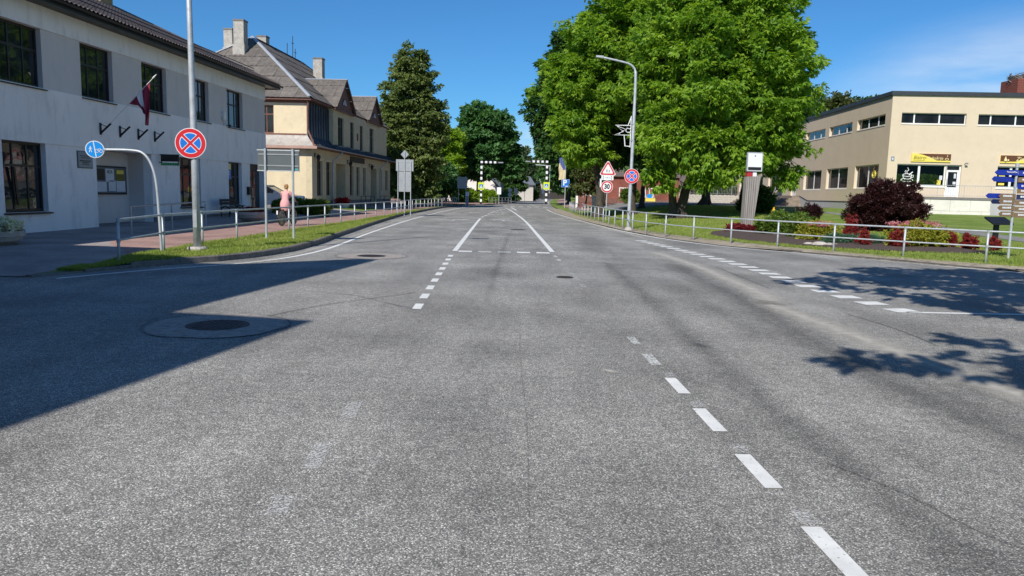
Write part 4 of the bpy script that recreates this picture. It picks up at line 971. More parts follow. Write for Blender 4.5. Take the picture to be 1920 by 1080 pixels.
# upper walls
dops = [(6.1, 7.6, 4.78, 6.82), (9.4, 10.5, 4.78, 6.78), (12.3, 13.3, 4.78, 6.75), (15.5, 16.9, 4.78, 6.82)]
mb = MB(); wall(mb, 4.95, 22.0, 4.5, 7.30, dops, .05, .45); mb.build('dormer_wall', MAT['cream2'], HS)
MB().box(4.95, 5.2, .452, 1.2, 4.5, 7.3).box(21.75, 22.0, .452, 1.2, 4.5, 7.3).build('dormer_cheek', MAT['bluegrey_sheet'], HS)
for (a, b, z0, z1) in dops: window(HS, a, z0, b - a, z1 - z0, .16, cols=(.5,), rows=(.68,), fm='dkframe', sill=(.04, .05, 'zinc'))
MB().lathe([(.001, 0), (.16, .0), (.16, -.05), (.001, -.05)], c=(11.45, .048, 5.75), n=20, ax='y', sy=1.9).build('oval_ornament', MAT['browntrim'], HS)
mb = MB(); wall(mb, .47, 12.2, 4.5, 7.30, [(2.65, 3.65, 5.15, 6.95)], .45, .8)
mb.v = [(v[1], v[0], v[2]) for v in mb.v]; mb.build('side_wall', MAT['cream'], HS)
w = window(HS, .56, 5.15, 1.0, 1.8, 3.65, cols=(.5,), rows=(.68,), fm='browntrim', name='window', rotz=-math.pi / 2)
MB().box(.42, .449, .5, 12.2, 5.06, 5.16).box(.40, .449, .45, 12.2, 7.12, 7.28).build('string_course', MAT['browntrim'], HS)
MB().box(HL - .9, HL - .5, .5, 12.2, 4.5, 7.3).box(.9, HL - .95, 11.8, 12.2, 4.5, 7.3).box(.82, HL - .95, 1.25, 11.7, 4.4, 7.25).build('side_wall', MAT['cream2'], HS)
# mansard of upright dark sheets
x = .47
while x < 4.93:
    b = min(x + .56, 4.94); MB().prism([(x + .005, .40, 4.95), (b - .005, .40, 4.95), (b - .005, .52, 7.28), (x + .005, .52, 7.28)], (0, .05, 0)).build('mansard_sheet', MAT['bluegrey_sheet'], HS)
    MB().box(b - .02, b + .005, .36, .46, 4.95, 7.2).build('seam', MAT['darksheet'], HS); x = b + .001
    if b >= 4.93: break
x = 22.02
while x < HL - .5:
    b = min(x + .5, HL - .45); MB().prism([(x + .005, .40, 4.95), (b - .005, .40, 4.95), (b - .005, .52, 7.28), (x + .005, .52, 7.28)], (0, .05, 0)).build('mansard_sheet', MAT['bluegrey_sheet'], HS); x = b + .001
# flared skirt roof, standing seam sheets
def flare(x0, z0, x1, z1, n=6):
    return [(x0 + (x1 - x0) * t, z0 + (z1 - z0) * (1 - (1 - t) ** 1.6)) for t in np.linspace(0, 1, n)]
def skirt_panel(fa, prof_a, prof_b, m):
    vs = [fa(0, *p) for p in prof_a] + [fa(1, *p) for p in prof_b]; k = len(prof_a)
    return MB().add(vs, [(i, i + 1, k + i + 1, k + i) for i in range(k - 1)])
def skirt(parent, a0, a1, up_off, up_z, lo_off, lo_z, axis, pw, m, seam_m, a0_lo=None):
    pr = flare(up_off, up_z, lo_off, lo_z); n = max(1, round((a1 - a0) / pw)); k = len(pr)
    for i in range(n):
        ta, tb = i / n, (i + 1) / n
        def pt(t, j):
            s = j / (k - 1); st = a0 + ((a0_lo if a0_lo is not None else a0) - a0) * s; v = st + (a1 - st) * t
            o, z = pr[j]; return (v, o, z) if axis == 'x' else (o, v, z)
        vs = [pt(ta, j) for j in range(k)] + [pt(tb, j) for j in range(k)]
        MB().add(vs, [(j, j + 1, k + j + 1, k + j) for j in range(k - 1)]).build('skirt_sheet', MAT[m], parent)
        MB().tube([Vector(pt(tb, j)) + Vector((0, 0, .02)) for j in range(k)], .022, 5).build('seam', MAT[seam_m], parent)
skirt(HS, .46, 12.4, .46, 5.08, -.50, 4.32, 'y', .98, 'zinc', 'zinc', a0_lo=-.5)
skirt(HS, .46, 4.95, .40, 5.02, -.50, 4.32, 'x', .62, 'darksheet', 'darksheet', a0_lo=-.5)
skirt(HS, 4.97, 22.0, .04, 4.78, -.50, 4.32, 'x', .62, 'darksheet', 'darksheet')
skirt(HS, 22.02, HL + .4, .40, 5.02, -.50, 4.32, 'x', .62, 'darksheet', 'darksheet')
MB().box(-.50, HL + .4, -.46, .0, 4.22, 4.30).box(-.46, -.0, .001, 12.4, 4.22, 4.30).build('cornice', MAT['browntrim'], HS)
MB().box(-.53, -.505, -.5, 12.4, 4.16, 4.33).build('fascia', M('pinkish_wood', (.42, .26, .21), .7, v=.12, vs=3), HS)
mb = MB(); vs = [(x, -.57 + p[0] * .9, 4.33 + p[1] * .9) for x in (-.5, HL + .4) for p in gp]; mb.add(vs, [(i, i + 1, 9 + i, 8 + i) for i in range(7)]); mb.build('gutter', MAT['galv_dark'], HS)
for sx in (5.1, 19.7):
    MB().tube([(sx, -.56, 4.26), (sx - .05, -.5, 4.12), (sx - .75, -.12, 3.6), (sx - .8, -.10, 3.3), (sx - .8, -.10, .2)], .055, 8).build('drainpipe', MAT['galv'], HS)
MB().tube([(.30, .30, 7.25), (.36, .36, 6.6), (.40, .38, 5.4), (.2, .1, 4.9), (-.35, -.25, 4.42), (-.5, -.45, 4.34)], .06, 8).build('corner_pipe', MAT['browntrim'], HS)
# main hipped roof
ex, ey, ez2, rzt = .10, .10, 7.42, 12.3; rl = 6.2
mb = MB(); P8 = [(ex, ey, ez2), (HL - .1, ey, ez2), (HL - .1, 12.5, ez2), (ex, 12.5, ez2), (6.3, 6.3, rzt), (17.0, 6.3, rzt)]
mb.add(P8, [(0, 1, 5, 4), (1, 2, 5), (2, 3, 4, 5), (3, 0, 4), (0, 3, 2, 1)]); mb.build('roof_deck', MAT['browntrim'], HS)
MB().box(ex - .03, HL, ey - .03, ey + .35, 7.28, 7.40).box(ex - .03, ex + .33, ey + .351, 12.5, 7.28, 7.40).build('cornice', MAT['browntrim'], HS)
Ls = math.hypot(6.2, rzt - ez2)
clad('slate_sheet', (ex, ey, ez2), (0, 1, 0), (6.2, 0, rzt - ez2), [(-.05, -.1), (12.45, -.1), (6.2, Ls)], 1.05, 1.30, MAT['slate'], HS, th=.03, lap=.03, rag=.02, wave=.018)
clad('slate_sheet', (ex, ey, ez2), (1, 0, 0), (0, 6.2, rzt - ez2), [(-.05, -.1), (23.1, -.1), (16.9, Ls), (6.2, Ls)], 1.05, 1.30, MAT['slate'], HS, th=.03, lap=.03, rag=.02, wave=.018)
capm = MB(); 
def ridge(a, b, m='ridgecap', w=.17, up_=.07):
    a, b = Vector(a), Vector(b); t = (b - a).normalized(); s = t.cross(Vector((0, 0, 1))).normalized() * w
    u = Vector((0, 0, up_)); mb = MB(); mb.add([a - s + u * .3, a + u * 1.4, a + s + u * .3, b - s + u * .3, b + u * 1.4, b + s + u * .3], [(0, 1, 4, 3), (1, 2, 5, 4)]); mb.build('ridge_cap', MAT[m], HS)
ridge((ex, ey, ez2 + .03), (6.3, 6.3, rzt + .05)); ridge((6.3, 6.3, rzt + .05), (ex, 12.5, ez2 + .05)); ridge((6.3, 6.3, rzt + .03), (17.0, 6.3, rzt + .03), 'slate'); ridge((17, 6.3, rzt + .05), (HL - .1, ey, ez2 + .03))
def gable(a, b, zt, yf=-.30):
    c = (a + b) / 2; h = zt - 7.40; w = (b - a) / 2; back = ey + (zt - ez2) / (rzt - ez2) * 6.2 + .1; Lg = math.hypot(w, h)
    MB().prism([(a, -.06, 7.3), (b, -.06, 7.3), (c, -.06, zt - .1)], (0, .1, 0)).build('gable_boarding', MAT['browntrim'], HS)
    mb = MB()
    for s in (a, b): mb.prism([(s, yf, 7.28), (c, yf, zt - .06), (c, yf, zt + .08), (s, yf, 7.44)], (0, .06, 0))
    mb.box(a - .1, b + .1, -.14, -.061, 7.20, 7.36); mb.build('verge_board', MAT['browntrim'], HS)
    clad('slate_sheet', (a - .05, yf, 7.40), (0, 1, 0), (w, 0, h), [(0, -.1), (.5, -.1), (back - yf, Lg), (0, Lg)], 1.05, 1.3, MAT['slate'], HS, th=.03, lap=.02, rag=.02, wave=.018)
    clad('slate_sheet', (b + .05, yf, 7.40), (0, 1, 0), (-w, 0, h), [(0, -.1), (.5, -.1), (back - yf, Lg), (0, Lg)], 1.05, 1.3, MAT['slate'], HS, th=.03, lap=.02, rag=.02, wave=.018)
    ridge((c, yf, zt + .02), (c, back, zt + .02), w=.13)
    f = MB(); pts = [(c + .48 * math.cos(t), -.10, 7.72 + .48 * math.sin(t)) for t in np.linspace(0, math.pi, 14)]; f.prism(pts, (0, .035, 0)); fo = f.build('fan_window', MAT['dkframe'], HS)
    for k in range(3):
        t0, t1 = math.pi * (k + .1) / 3, math.pi * (k + .9) / 3
        MB().prism([(c + .10 * math.cos((t0 + t1) / 2), -.112, 7.72 + .10 * math.sin((t0 + t1) / 2))] + [(c + .42 * math.cos(t), -.112, 7.72 + .42 * math.sin(t)) for t in np.linspace(t0, t1, 5)], (0, .008, 0)).build('pane', MAT['paper'], fo)
gable(4.95, 9.85, 9.55); gable(14.3, 19.1, 9.50)
for (cx, cy, z0, z1, w, dpt) in ((4.65, 6.5, 10.3, 13.15, .72, .72), (5.6, 7.7, 10.6, 12.75, .62, .62), (9.0, 6.6, 12.0, 12.95, .7, .7), (14.0, 3.9, 9.6, 12.25, .74, .74), (16.0, 4.5, 10, 12.15, .6, .6)):
    ch = MB().box(cx - w / 2, cx + w / 2, cy - dpt / 2, cy + dpt / 2, z0, z1 - .12).build('chimney', MAT['conc'], HS)
    MB().box(cx - w / 2 - .03, cx + w / 2 + .03, cy - dpt / 2 - .03, cy + dpt / 2 + .03, z1 - .119, z1).build('chimney_cap', MAT['concdark'], ch)
    MB().box(cx - w / 2 - .06, cx + w / 2 + .06, cy - dpt / 2 - .06, cy + dpt / 2 + .06, z0 + .25 if z1 - z0 > 2 else z0, (z0 + z1) / 2 - .25).build('chimney_collar', MAT['conc'], ch)
# shed dormer on the front hip
mb = MB(); mb.add([(1.7, 6.6, 9.15), (1.7, 10.4, 9.15), (4.0, 10.0, 10.55), (4.0, 7.0, 10.55), (1.7, 6.6, 9.03), (1.7, 10.4, 9.03)], [(0, 1, 2, 3), (0, 4, 5, 1)]); mb.build('shed_dormer_roof', MAT['slate'], HS)
MB().prism([(1.95, 6.95, 8.8), (1.95, 6.95, 9.1), (3.9, 6.95, 10.4)], (0, 3.1, 0)).build('shed_dormer_body', MAT['dkframe'], HS)
for (cx, cy, z0, z1, cr) in ((13.3, 6.3, 12.2, 13.3, 0), (14.6, 6.3, 12.2, 14.1, 1), (15.2, 6.3, 12.2, 13.2, 1)):
    mb = MB().tube([(cx, cy, z0), (cx + .05, cy, z1)], .03, 6)
    if cr: mb.tube([(cx - .3, cy, z1 - .35 - .25 * (cr == 1 and z1 > 14)), (cx + .35, cy, z1 - .3 - .25 * (z1 > 14))], .022, 5)
    mb.build('antenna', MAT['black'], HS)
for i, (s, z) in enumerate(((.55, 3.55), (8.35, 3.45), (15.1, 3.45))):
    t = sub('wall_lamp', ['black wall lantern by the corner of the cream house', 'black wall lantern left of the shop door on the cream house', 'black wall lantern beside the far porch of the cream house'][i], 'lantern', HS, s, 0, z, 'lanterns on the cream house')
    MB().box(-.02, .02, -.22, -.001, .30, .34).box(-.06, .06, -.03, -.001, .1, .4).build('bracket', MAT['black'], t); MB().lathe([(.07, 0), (.15, .26), (.17, .28), (.02, .42)], c=(0, -.26, -.12), n=6).build('lantern', MAT['black'], t)
t = sub('shop_board', 'dark weathered fascia board above the shop door of the cream house', 'sign', HS, 11.2, 0, 3.92); MB().box(-2.1, 2.1, -.08, -.002, -.2, .2).build('board', MAT['timber_dark'], t); MB().box(-2.15, 2.15, -.10, -.081, .17, .22).build('frame', MAT['dkframe'], t)
t = sub('post_box', 'black letter box inside the first porch of the cream house', 'letter box', HS, 6.7, .85, 1.5); MB().box(-.38, .38, -.2, .0, 0, .8).build('body', MAT['black'], t); MB().lathe([(.38, -.2), (.38, 0)], c=(0, 0, .8), n=16, ax='y').build('lid', MAT['black'], t)
t = sub('step_railing', 'thin black iron railing at the steps of the cream house', 'railing', HS, 0, -.5, .2)
for sx in (8.2, 9.6, 11.2, 12.4, 14.5, 16.0, 18.5, 20.5, 22.3): MB().tube([(sx, -.6, -.1), (sx, -.6, .95)], .022, 6).build('post', MAT['black'], t)
MB().tube([(8.2, -.6, .93), (12.4, -.6, .93)], .022, 6).tube([(14.5, -.6, .93), (22.3, -.6, .93)], .022, 6).tube([(14.5, -.6, .5), (22.3, -.6, .5)], .016, 6).build('rail', MAT['black'], t)
t = thing('flower_pot', 'small white pot of red flowers on the lawn by the cream house', 'flower pot', (-12.1, 53.0, .30))
MB().lathe([(.22, 0), (.34, .30), (.36, .34), (.001, .34)], n=14, sx=1.6).build('pot', MAT['white'], t); foliage('red_flowers', [(0, 0, .5, .5, .35, .22)], LEAF['redfl'], 50, .09, 10, .10, .07, t)
t = thing('box_hedge', 'low clipped green hedge in front of the cream house side wall', 'hedge', (-11.3, 39.9, .22))
foliage('leaves', [(-1.15 + .38 * k, 0, .38 + random.uniform(-.03, .05), .34, .62, .42) for k in range(7)], LEAF['hedge'], 60, .12, 14, .10, .045, t, up=.5)
MB().tube([(0, 0, -.1), (0, 0, .5)], .03).build('stem', MAT['bark'], t)
gridmesh('front_lawn', lambda y: -10.2, lambda y: -12.9, 0, 0, np.linspace(50.5, 57.5, 8), 4, lambda x, y: hL(x, y) + .012, MAT['grass_soil'])
t = thing('neighbour_house', 'pale building beside the road behind the camera that shades the foreground', 'building', (-7.72, 7.85, 0), rad(90 - 8.5))
fp = [(0, 0), (0, .5), (-2.2, 2.4), (-2.5, 4.6), (-.3, 5.0), (-.5, 12), (-9, 12), (-9, 0)]
MB().prism([(p[0], p[1], 0) for p in fp], (0, 0, 8.85)).build('wall', MAT['stucco'], t); MB().prism([(p[0], p[1], 8.852) for p in fp], (0, 0, .2)).build('roof', MAT['rooftile'], t)
for k in range(3): window(t, -8 + 2.6 * k, 1.0, 1.4, 1.8, -.075, sill=(.06, .05, 'dkframe'))
t2 = thing('corner_house', 'pale building set forward beside the camera that shades the foreground', 'building', (-7.0, -.62, 0), rad(90 - 11.5))
MB().box(-14, 0, 0, 12, 0, 8.85).build('wall', MAT['stucco'], t2); MB().box(-14.0, .0, -.0, 12.2, 8.852, 9.05).build('roof', MAT['rooftile'], t2)
for k in range(4): window(t2, -12 + 2.8 * k, 1.0, 1.4, 1.8, -.075, sill=(.06, .05, 'dkframe'))

# ------------------------------------------------------------------ apricot flat-roofed building, right
YB = thing('canteen_building', 'flat-roofed apricot two-storey building with white windows and shop signs on the right', 'building', (28.0, 57.0, 0), rad(-3.2))
bpy.context.view_layer.update()
FW, SD = 26.0, 48.0
fops = [(.76, 5.44, 7.52, 8.31), (6.30, 10.9, 7.50, 8.29), (11.8, 16.4, 7.5, 8.29), (.74, 4.36, 2.90, 4.54), (4.361, 5.46, 2.16, 4.54), (8.05, 10.6, 2.90, 4.52), (10.601, 11.7, 2.16, 4.52), (13, 16.5, 2.9, 4.5)]
mb = MB(); wall(mb, 0, FW, .6, 9.57, fops, 0, .35); mb.build('wall', MAT['yb'], YB)
sopsU = [(1.0 + 6.4 * k, 6.35 + 6.4 * k, 7.50, 8.31) for k in range(7)]
sopsL = [(1.45, 6.10, 2.72, 4.56), (7.6, 12.65, 2.72, 4.54), (14.0, 19.0, 2.68, 4.50), (21.1, 22.9, 2.07, 4.45), (27.2, 31.7, 2.6, 4.5), (34.0, 36.5, 2.07, 4.4), (41, 45.5, 2.6, 4.45)]
mb = MB(); wall(mb, .352, SD, .6, 9.57, sopsU + sopsL, 0, .35); mb.v = [(v[1], v[0], v[2]) for v in mb.v]; mb.build('side_wall', MAT['yb'], YB)
MB().box(FW - .35, FW, .36, SD, .6, 9.57).box(.36, FW - .36, SD - .35, SD, .6, 9.57).build('back_wall', MAT['yb'], YB)
MB().box(.0, FW, .0, SD, 9.572, 9.66).build('roof_deck', MAT['parapet'], YB)
MB().box(-.12, FW + .12, -.12, -.001, 9.57, 9.86).box(-.12, -.001, .0, SD, 9.57, 9.86).box(-.0, FW, .0, .25, 9.662, 9.86).box(.0, .25, .251, SD, 9.662, 9.86).build('parapet', MAT['parapet'], YB)
glc, t_, b_ = newmat('shop_glass'); tr_ = t_.nodes.new('ShaderNodeBsdfTransparent'); tr_.inputs['Color'].default_value = (.75, .8, .78, 1); fr = t_.nodes.new('ShaderNodeFresnel'); fr.inputs['IOR'].default_value = 1.22; gl = t_.nodes.new('ShaderNodeBsdfGlossy'); gl.inputs['Roughness'].default_value = .02
ms = t_.nodes.new('ShaderNodeMixShader'); L(t_, fr.outputs[0], ms.inputs[0]); L(t_, tr_.outputs[0], ms.inputs[1]); L(t_, gl.outputs[0], ms.inputs[2]); L(t_, ms.outputs[0], t_.nodes['Material Output'].inputs['Surface'])
MAT['shop_glass'] = glc
for (a, b, z0, z1) in fops[:3]: window(YB, a, z0, b - a, z1 - z0, .16, cols=(.21, .60), rows=(), fw=.05, mw=.10, fm='pvc', gm='glass_dim', sill=(.04, .04, 'pvc'))
window(YB, .74, 2.90, 3.62, 1.64, .16, cols=(.47,), rows=(), fw=.08, mw=.16, fm='pvc', gm='shop_glass', sill=(.05, .04, 'pvc'))
window(YB, 8.05, 2.90, 2.55, 1.62, .16, cols=(.42,), rows=(), fw=.08, mw=.16, fm='pvc', gm='shop_glass', sill=(.05, .04, 'pvc'))
window(YB, 13, 2.90, 3.5, 1.6, .16, cols=(.5,), rows=(), fw=.08, mw=.16, fm='pvc', sill=(.05, .04, 'pvc'))
def ybdoor(x):
    w = 1.10; d = MB(); d.box(x, x + .10, .14, .22, 2.16, 4.53); d.box(x + w - .10, x + w, .14, .22, 2.16, 4.53); d.box(x + .10, x + w - .10, .14, .22, 4.02, 4.16); d.box(x + .10, x + w - .10, .14, .22, 4.45, 4.53)
    d.box(x + .10, x + w - .10, .15, .21, 2.18, 2.88); d.box(x + .10, x + .22, .15, .21, 2.881, 4.019); d.box(x + w - .22, x + w - .10, .15, .21, 2.881, 4.019)
    o = d.build('door', MAT['pvc'], YB); MB().box(x + .22, x + w - .22, .17, .18, 2.88, 4.02).build('pane', MAT['glass_dim'], o); MB().box(x + .10, x + w - .10, .17, .18, 4.16, 4.45).build('pane', MAT['glass_dim'], o)
    mb = MB(); mb.tube([(x + .16, .12, 3.0), (x + .16, .12, 3.5)], .02, 6); mb.build('handle', MAT['chrome'], o)
    mb = MB()
    for k in range(5): mb.box(x + .2 + .16 * k, x + .21 + .16 * k, .146, .149, 2.24, 2.82)
    mb.build('grooves', MAT['signback'], o); return o
dd_ = ybdoor(4.36); ybdoor(10.60)
MB().box(5.02, 5.18, .163, .168, 3.55, 3.9).box(4.98, 5.2, .163, .168, 3.1, 3.3).build('notice', MAT['paper'], dd_)
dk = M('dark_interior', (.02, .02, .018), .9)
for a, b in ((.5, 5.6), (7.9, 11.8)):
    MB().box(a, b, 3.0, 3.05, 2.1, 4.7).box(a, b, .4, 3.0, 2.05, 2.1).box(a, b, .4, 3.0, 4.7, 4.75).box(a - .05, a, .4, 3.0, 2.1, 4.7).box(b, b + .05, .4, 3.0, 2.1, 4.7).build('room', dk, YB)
for (a, b, z0, z1) in sopsU:
    wo = window(YB, .16, z0, b - a, z1 - z0, b, cols=(.36, .70), rows=(), fw=.06, mw=.14, fm='pvc', sill=(.03, .03, 'pvc'), rotz=-math.pi / 2, inset=.16)
for i, (a, b, z0, z1) in enumerate(sopsL):
    if i in (3, 5): 
        o = MB().box(.14, .20, a, b, z0, z1).build('door', MAT['pvc'], YB); MB().box(.125, .139, a + .2, b - .2, z0 + 1.0, z1 - .2).build('pane', MAT['glass'], o)
    else: window(YB, .18, z0, b - a, z1 - z0, b, cols=(.5,), rows=(), fw=.08, mw=.16, fm='pvc', sill=(.03, .03, 'pvc'), rotz=-math.pi / 2, inset=.16)
MB().add([(-.04, -.04, .4), (-.04, 17.3, .4), (-.04, 19.8, .4), (-.04, 19.8, 2.03), (-.04, 17.3, 1.60), (-.04, -.04, 1.60), (0, -.04, 1.60), (0, 17.3, 1.6), (0, 19.8, 2.03)], [(0, 1, 4, 5), (1, 2, 3, 4), (5, 4, 7, 6), (4, 3, 8, 7)]).build('plinth', MAT['ybplinth'], YB)
MB().tube([(-.05, -.05, 1.62), (-.05, 17.3, 1.62), (-.05, 19.8, 2.06), (-.05, 46, 2.06)], .035, 6).build('plinth_band', MAT['parapet'], YB)
MB().box(0, FW, -.03, -.001, .4, 1.5).build('plinth', MAT['ybplinth'], YB)
# front terrace with white stone slabs
TX0 = 1.2
MB().box(TX0, FW, -1.55, -.032, .3, 1.94).build('terrace', MAT['ybplinth'], YB); MB().box(TX0 - .06, FW, -1.64, -.031, 1.942, 2.13).build('terrace_edge', MAT['concdark'], YB)
for r in range(2):
    xx = TX0 + (.0 if r else -.6)
    while xx < 6.9:
        a, b = max(xx, TX0), min(xx + 1.42, 6.95)
        if b - a > .1: MB().box(a + .006, b - .006, -1.60 - random.uniform(0, .012), -1.551, .32 + .81 * r, 1.115 + .81 * r).build('stone_slab', MAT['ybslab'], YB)
        xx += 1.43
t = sub('terrace_railing', 'thin grey railing along the white terrace under the shop signs', 'railing', YB, 0, 0, 0)
MB().tube([(TX0, -1.5, 2.98), (FW, -1.5, 2.98)], .022, 6).tube([(TX0, -1.5, 2.24), (FW, -1.5, 2.24)], .014, 5).build('rail', MAT['galv'], t)
pm = MB().tube([(0, 0, 2.13), (0, 0, 2.98)], .018, 5).mesh('post', MAT['galv']); bm2 = MB().tube([(0, 0, 2.24), (0, 0, 2.98)], .007, 4).mesh('bar', MAT['galv'])
for k in range(10): link('post', pm, t, (TX0 + .02 + 1.9 * k, -1.5, 0))
for k in range(100): link('bar', bm2, t, (TX0 + .21 + .19 * k, -1.5, 0))
# shop plants behind the glass
for i, (a, b) in enumerate(((.95, 2.2), (2.6, 4.1))):
    t = sub('window_plants', ['row of green plants behind the glass with the white cup drawing', 'row of green plants in the shop window next to the white door'][i], 'plant', YB, (a + b) / 2, .52, 2.6)
    MB().box(-(b - a) / 2, (b - a) / 2, -.2, .2, .0, .45).build('trough', MAT['concdark'], t)
    foliage('leaves', [(-(b - a) / 2 + .3 * k, 0, .72, .24, .24, .34) for k in range(int((b - a) / .3) + 1)], LEAF['shrub'], 40, .16, 12, .22, .05, t, up=1.2)
t = sub('yellow_notice', 'small yellow notice in the shop window next to the white door', 'poster', YB, 3.95, .14, 3.05); MB().box(-.14, .14, 0, .01, 0, .35).build('sheet', MAT['shopyellow'], t); MB().box(.0, .22, -.012, -.002, .36, .68).build('sheet', MAT['paper'], t)
t = sub('cup_drawing', 'white coffee cup drawing on the dark shop window', 'window decal', YB, 1.62, .19, 3.30)
mb = MB()
def stroke(pts, w=.025): mb.tube([(p[0], 0, p[1]) for p in pts], w, 5)
for (rx, rzz, cz) in ((.44, .12, .05), (.33, .10, .42)): stroke([(rx * math.cos(a), cz + rzz * math.sin(a)) for a in np.linspace(0, 2 * math.pi, 22)])
stroke([(-.33, .42), (-.27, .2), (-.12, .08), (.12, .08), (.27, .2), (.33, .42)], .03); stroke([(.30, .38), (.45, .42), (.46, .28), (.27, .2)]); stroke([(.05, .5), (-.08, .65), (.08, .8), (-.02, .98)], .028); stroke([(-.12, .55), (-.2, .68), (-.1, .78)], .022); stroke([(.12, .42), (.38, .66)], .035); stroke([(-.3, .35), (0, .30), (.3, .35)], .02)
mb.build('lines', MAT['signwhite'], t)
t = sub('window_decal', 'small yellow cup emblem on the first side window of the apricot building', 'window decal', YB, .15, 2.6, 3.3, extra=-math.pi / 2)
mb = MB()
for rr in (.2, .34): mb.tube([(rr * math.cos(a), 0, .5 + rr * math.sin(a) * .8) for a in np.linspace(0, 2 * math.pi, 16)], .03, 5)
mb.tube([(-.1, 0, .9), (.05, 0, 1.1), (-.02, 0, 1.25)], .025, 5); mb.build('lines', MAT['shopyellow'], t)
def shop_sign(x0, x1, z0, z1, label, words, first_light):
    t = sub('shop_sign', label, 'sign', YB, (x0 + x1) / 2, 0, (z0 + z1) / 2); w, h = (x1 - x0) / 2, (z1 - z0) / 2
    MB().box(-w, w, -.08, -.002, -h, h).build('panel', MAT['shopyellow'], t)
    sgn = 1 if first_light else -1
    pts = [(sgn * (-w * .70), -.084, h)] + [(sgn * (-w * .70 + (w * 1.0) * u), -.084, h - (h * 1.62) * u ** 1.4) for u in (.25, .5, .75, 1)] + [(sgn * w, -.084, -h * .62), (sgn * w, -.084, h)]
    MB().prism(pts, (0, .0035, 0)).build('brown_field', MAT['shopbrown'], t)
    for (s, size, x, z, m, sh) in words: text(s, size, MAT[m], t, (x, -.09, z), ext=.003, shear=sh)
    return t
t = shop_sign(1.70, 4.56, 4.72, 5.32, 'yellow and brown shop sign above the windows next to the white door', [('Bistro', .36, -.86, .0, 'shopolive', .25), ('-', .3, -.36, 0, 'shopolive', 0), ('Kulin\u0101rija', .30, .28, -.02, 'shopcream', .25)], True)
mb = MB(); mb.box(-1.3, -.45, -.091, -.0845, -.20, -.175); mb.build('underline', MAT['shopolive'], t)
mb = MB(); mb.tube([(1.14 + .13 * math.cos(a), -.09, -.08 + .07 * math.sin(a)) for a in np.linspace(0, 2 * math.pi, 14)], .022, 5); mb.tube([(1.14, -.09, .08), (1.19, -.09, .16), (1.14, -.09, .22)], .018, 5); mb.build('cup_emblem', MAT['shopcream'], t)
t = shop_sign(8.15, 11.2, 4.76, 5.32, 'brown and yellow shop sign at the right edge, partly cut off by the frame', [('Ziel', .42, -.1, .02, 'shopcream', .25)], False)
mb = MB(); mb.lathe([(.10, 0), (.10, .12), (.04, .22), (.03, .34)], c=(-1.18, -.10, -.15), n=8); mb.lathe([(.06, 0), (.05, .12)], c=(-.98, -.10, -.13), n=8); mb.build('bottle_emblem', MAT['shopcream'], t)
t = sub('house_number', 'small grey number plate near the corner of the apricot building', 'sign', YB, .36, 0, 4.9); MB().box(-.12, .12, -.02, -.001, -.17, .17).build('plate', MAT['plaquegrey'], t); MB().box(-.04, .04, -.024, -.0205, -.07, .07).build('mark', MAT['signwhite'], t)
t = sub('wall_camera', 'small grey lamp or camera at the top corner of the white door', 'camera', YB, 5.62, 0, 4.62); MB().tube([(0, 0, 0), (0, -.2, .05)], .025).build('arm', MAT['signback'], t); MB().lathe([(.001, 0), (.07, .02), (.06, .2), (.001, .22)], n=8, ax='x').build('body', MAT['signback'], t, (-.06, -.24, .04))
t = sub('window_advert', 'yellow lettering stuck on the window behind the signpost', 'poster', YB, 8.5, .15, 3.0)
for k in range(4): MB().box(-.22, .22 - .06 * (k % 2), 0, .008, .12 + .28 * k, .28 + .28 * k).build('strip', MAT['shopyellow'], t)
# stone steps on the side
for k in range(7):
    MB().box(-3.0 + .36 * k, -.06, 19.9 - (2.0 - .28 * k) * .6, 46.5, .55 + .215 * k, .76 + .215 * k).build('step', MAT['stone_brown'], YB)

# ------------------------------------------------------------------ guard rails
def guard_rail(label, pts, hf, step, skip=()):
    t = thing('guard_rail', label, 'railing', (0, 0, 0))
    q = resample(pts, step); pm = MB().tube([(0, 0, -.15), (0, 0, .845)], .03, 8).mesh('post', MAT['galv'], True); cm = MB().tube([(0, 0, .80), (0, 0, .875)], .040, 8).mesh('clamp', MAT['galv_dark'])
    z = lambda p: float(hf(p.x, p.y))
    for i, p in enumerate(q):
        o = link('post', pm, t, (p.x, p.y, z(p)), (random.gauss(0, .012), random.gauss(0, .012), 0))
        if i < 12: link('clamp', cm, o, (0, 0, 0)); link('clamp', cm, o, (0, 0, -.40))
    for a, b in zip(q, q[1:]):
        for h in (.845, .44):
            MB().tube([(a.x, a.y, z(a) + h), (b.x, b.y, z(b) + h)], .024 if h > .5 else .020, 8, False).build('rail', MAT['galv'], t)
    return t
guard_rail('grey tubular guard rail between the cycle path and the left grass verge', FL, hL, 2.35)
FRp = [(17.3, 15.9), (14.0, 18.75), (12.44, 20.25), (10.92, 21.75), (9.55, 23.4), (8.4, 25.3), (7.45, 27.0), (6.6, 28.9), (6.0, 30.8), (5.6, 33), (5.35, 35.5), (5.2, 38), (5.05, 44), (5.0, 52), (5.0, 62), (5.3, 72)]
guard_rail('grey tubular guard rail along the right lawn with the flower bed behind it', FRp, hR, 2.06)
t = thing('guard_rail', 'short far guard rail at the corner by the striped crossing post on the left', 'railing', (0, 0, 0))
for k in range(8): MB().tube([(-3.4 + .42 * k, 100.5 + 1.9 * k, .1), (-3.4 + .42 * k, 100.5 + 1.9 * k, 1.0)], .03, 6).build('post', MAT['galv'], t)
for h in (.98, .55): MB().tube([(-3.4, 100.5, h), (-.46, 113.8, h)], .025, 6).build('rail', MAT['galv'], t)

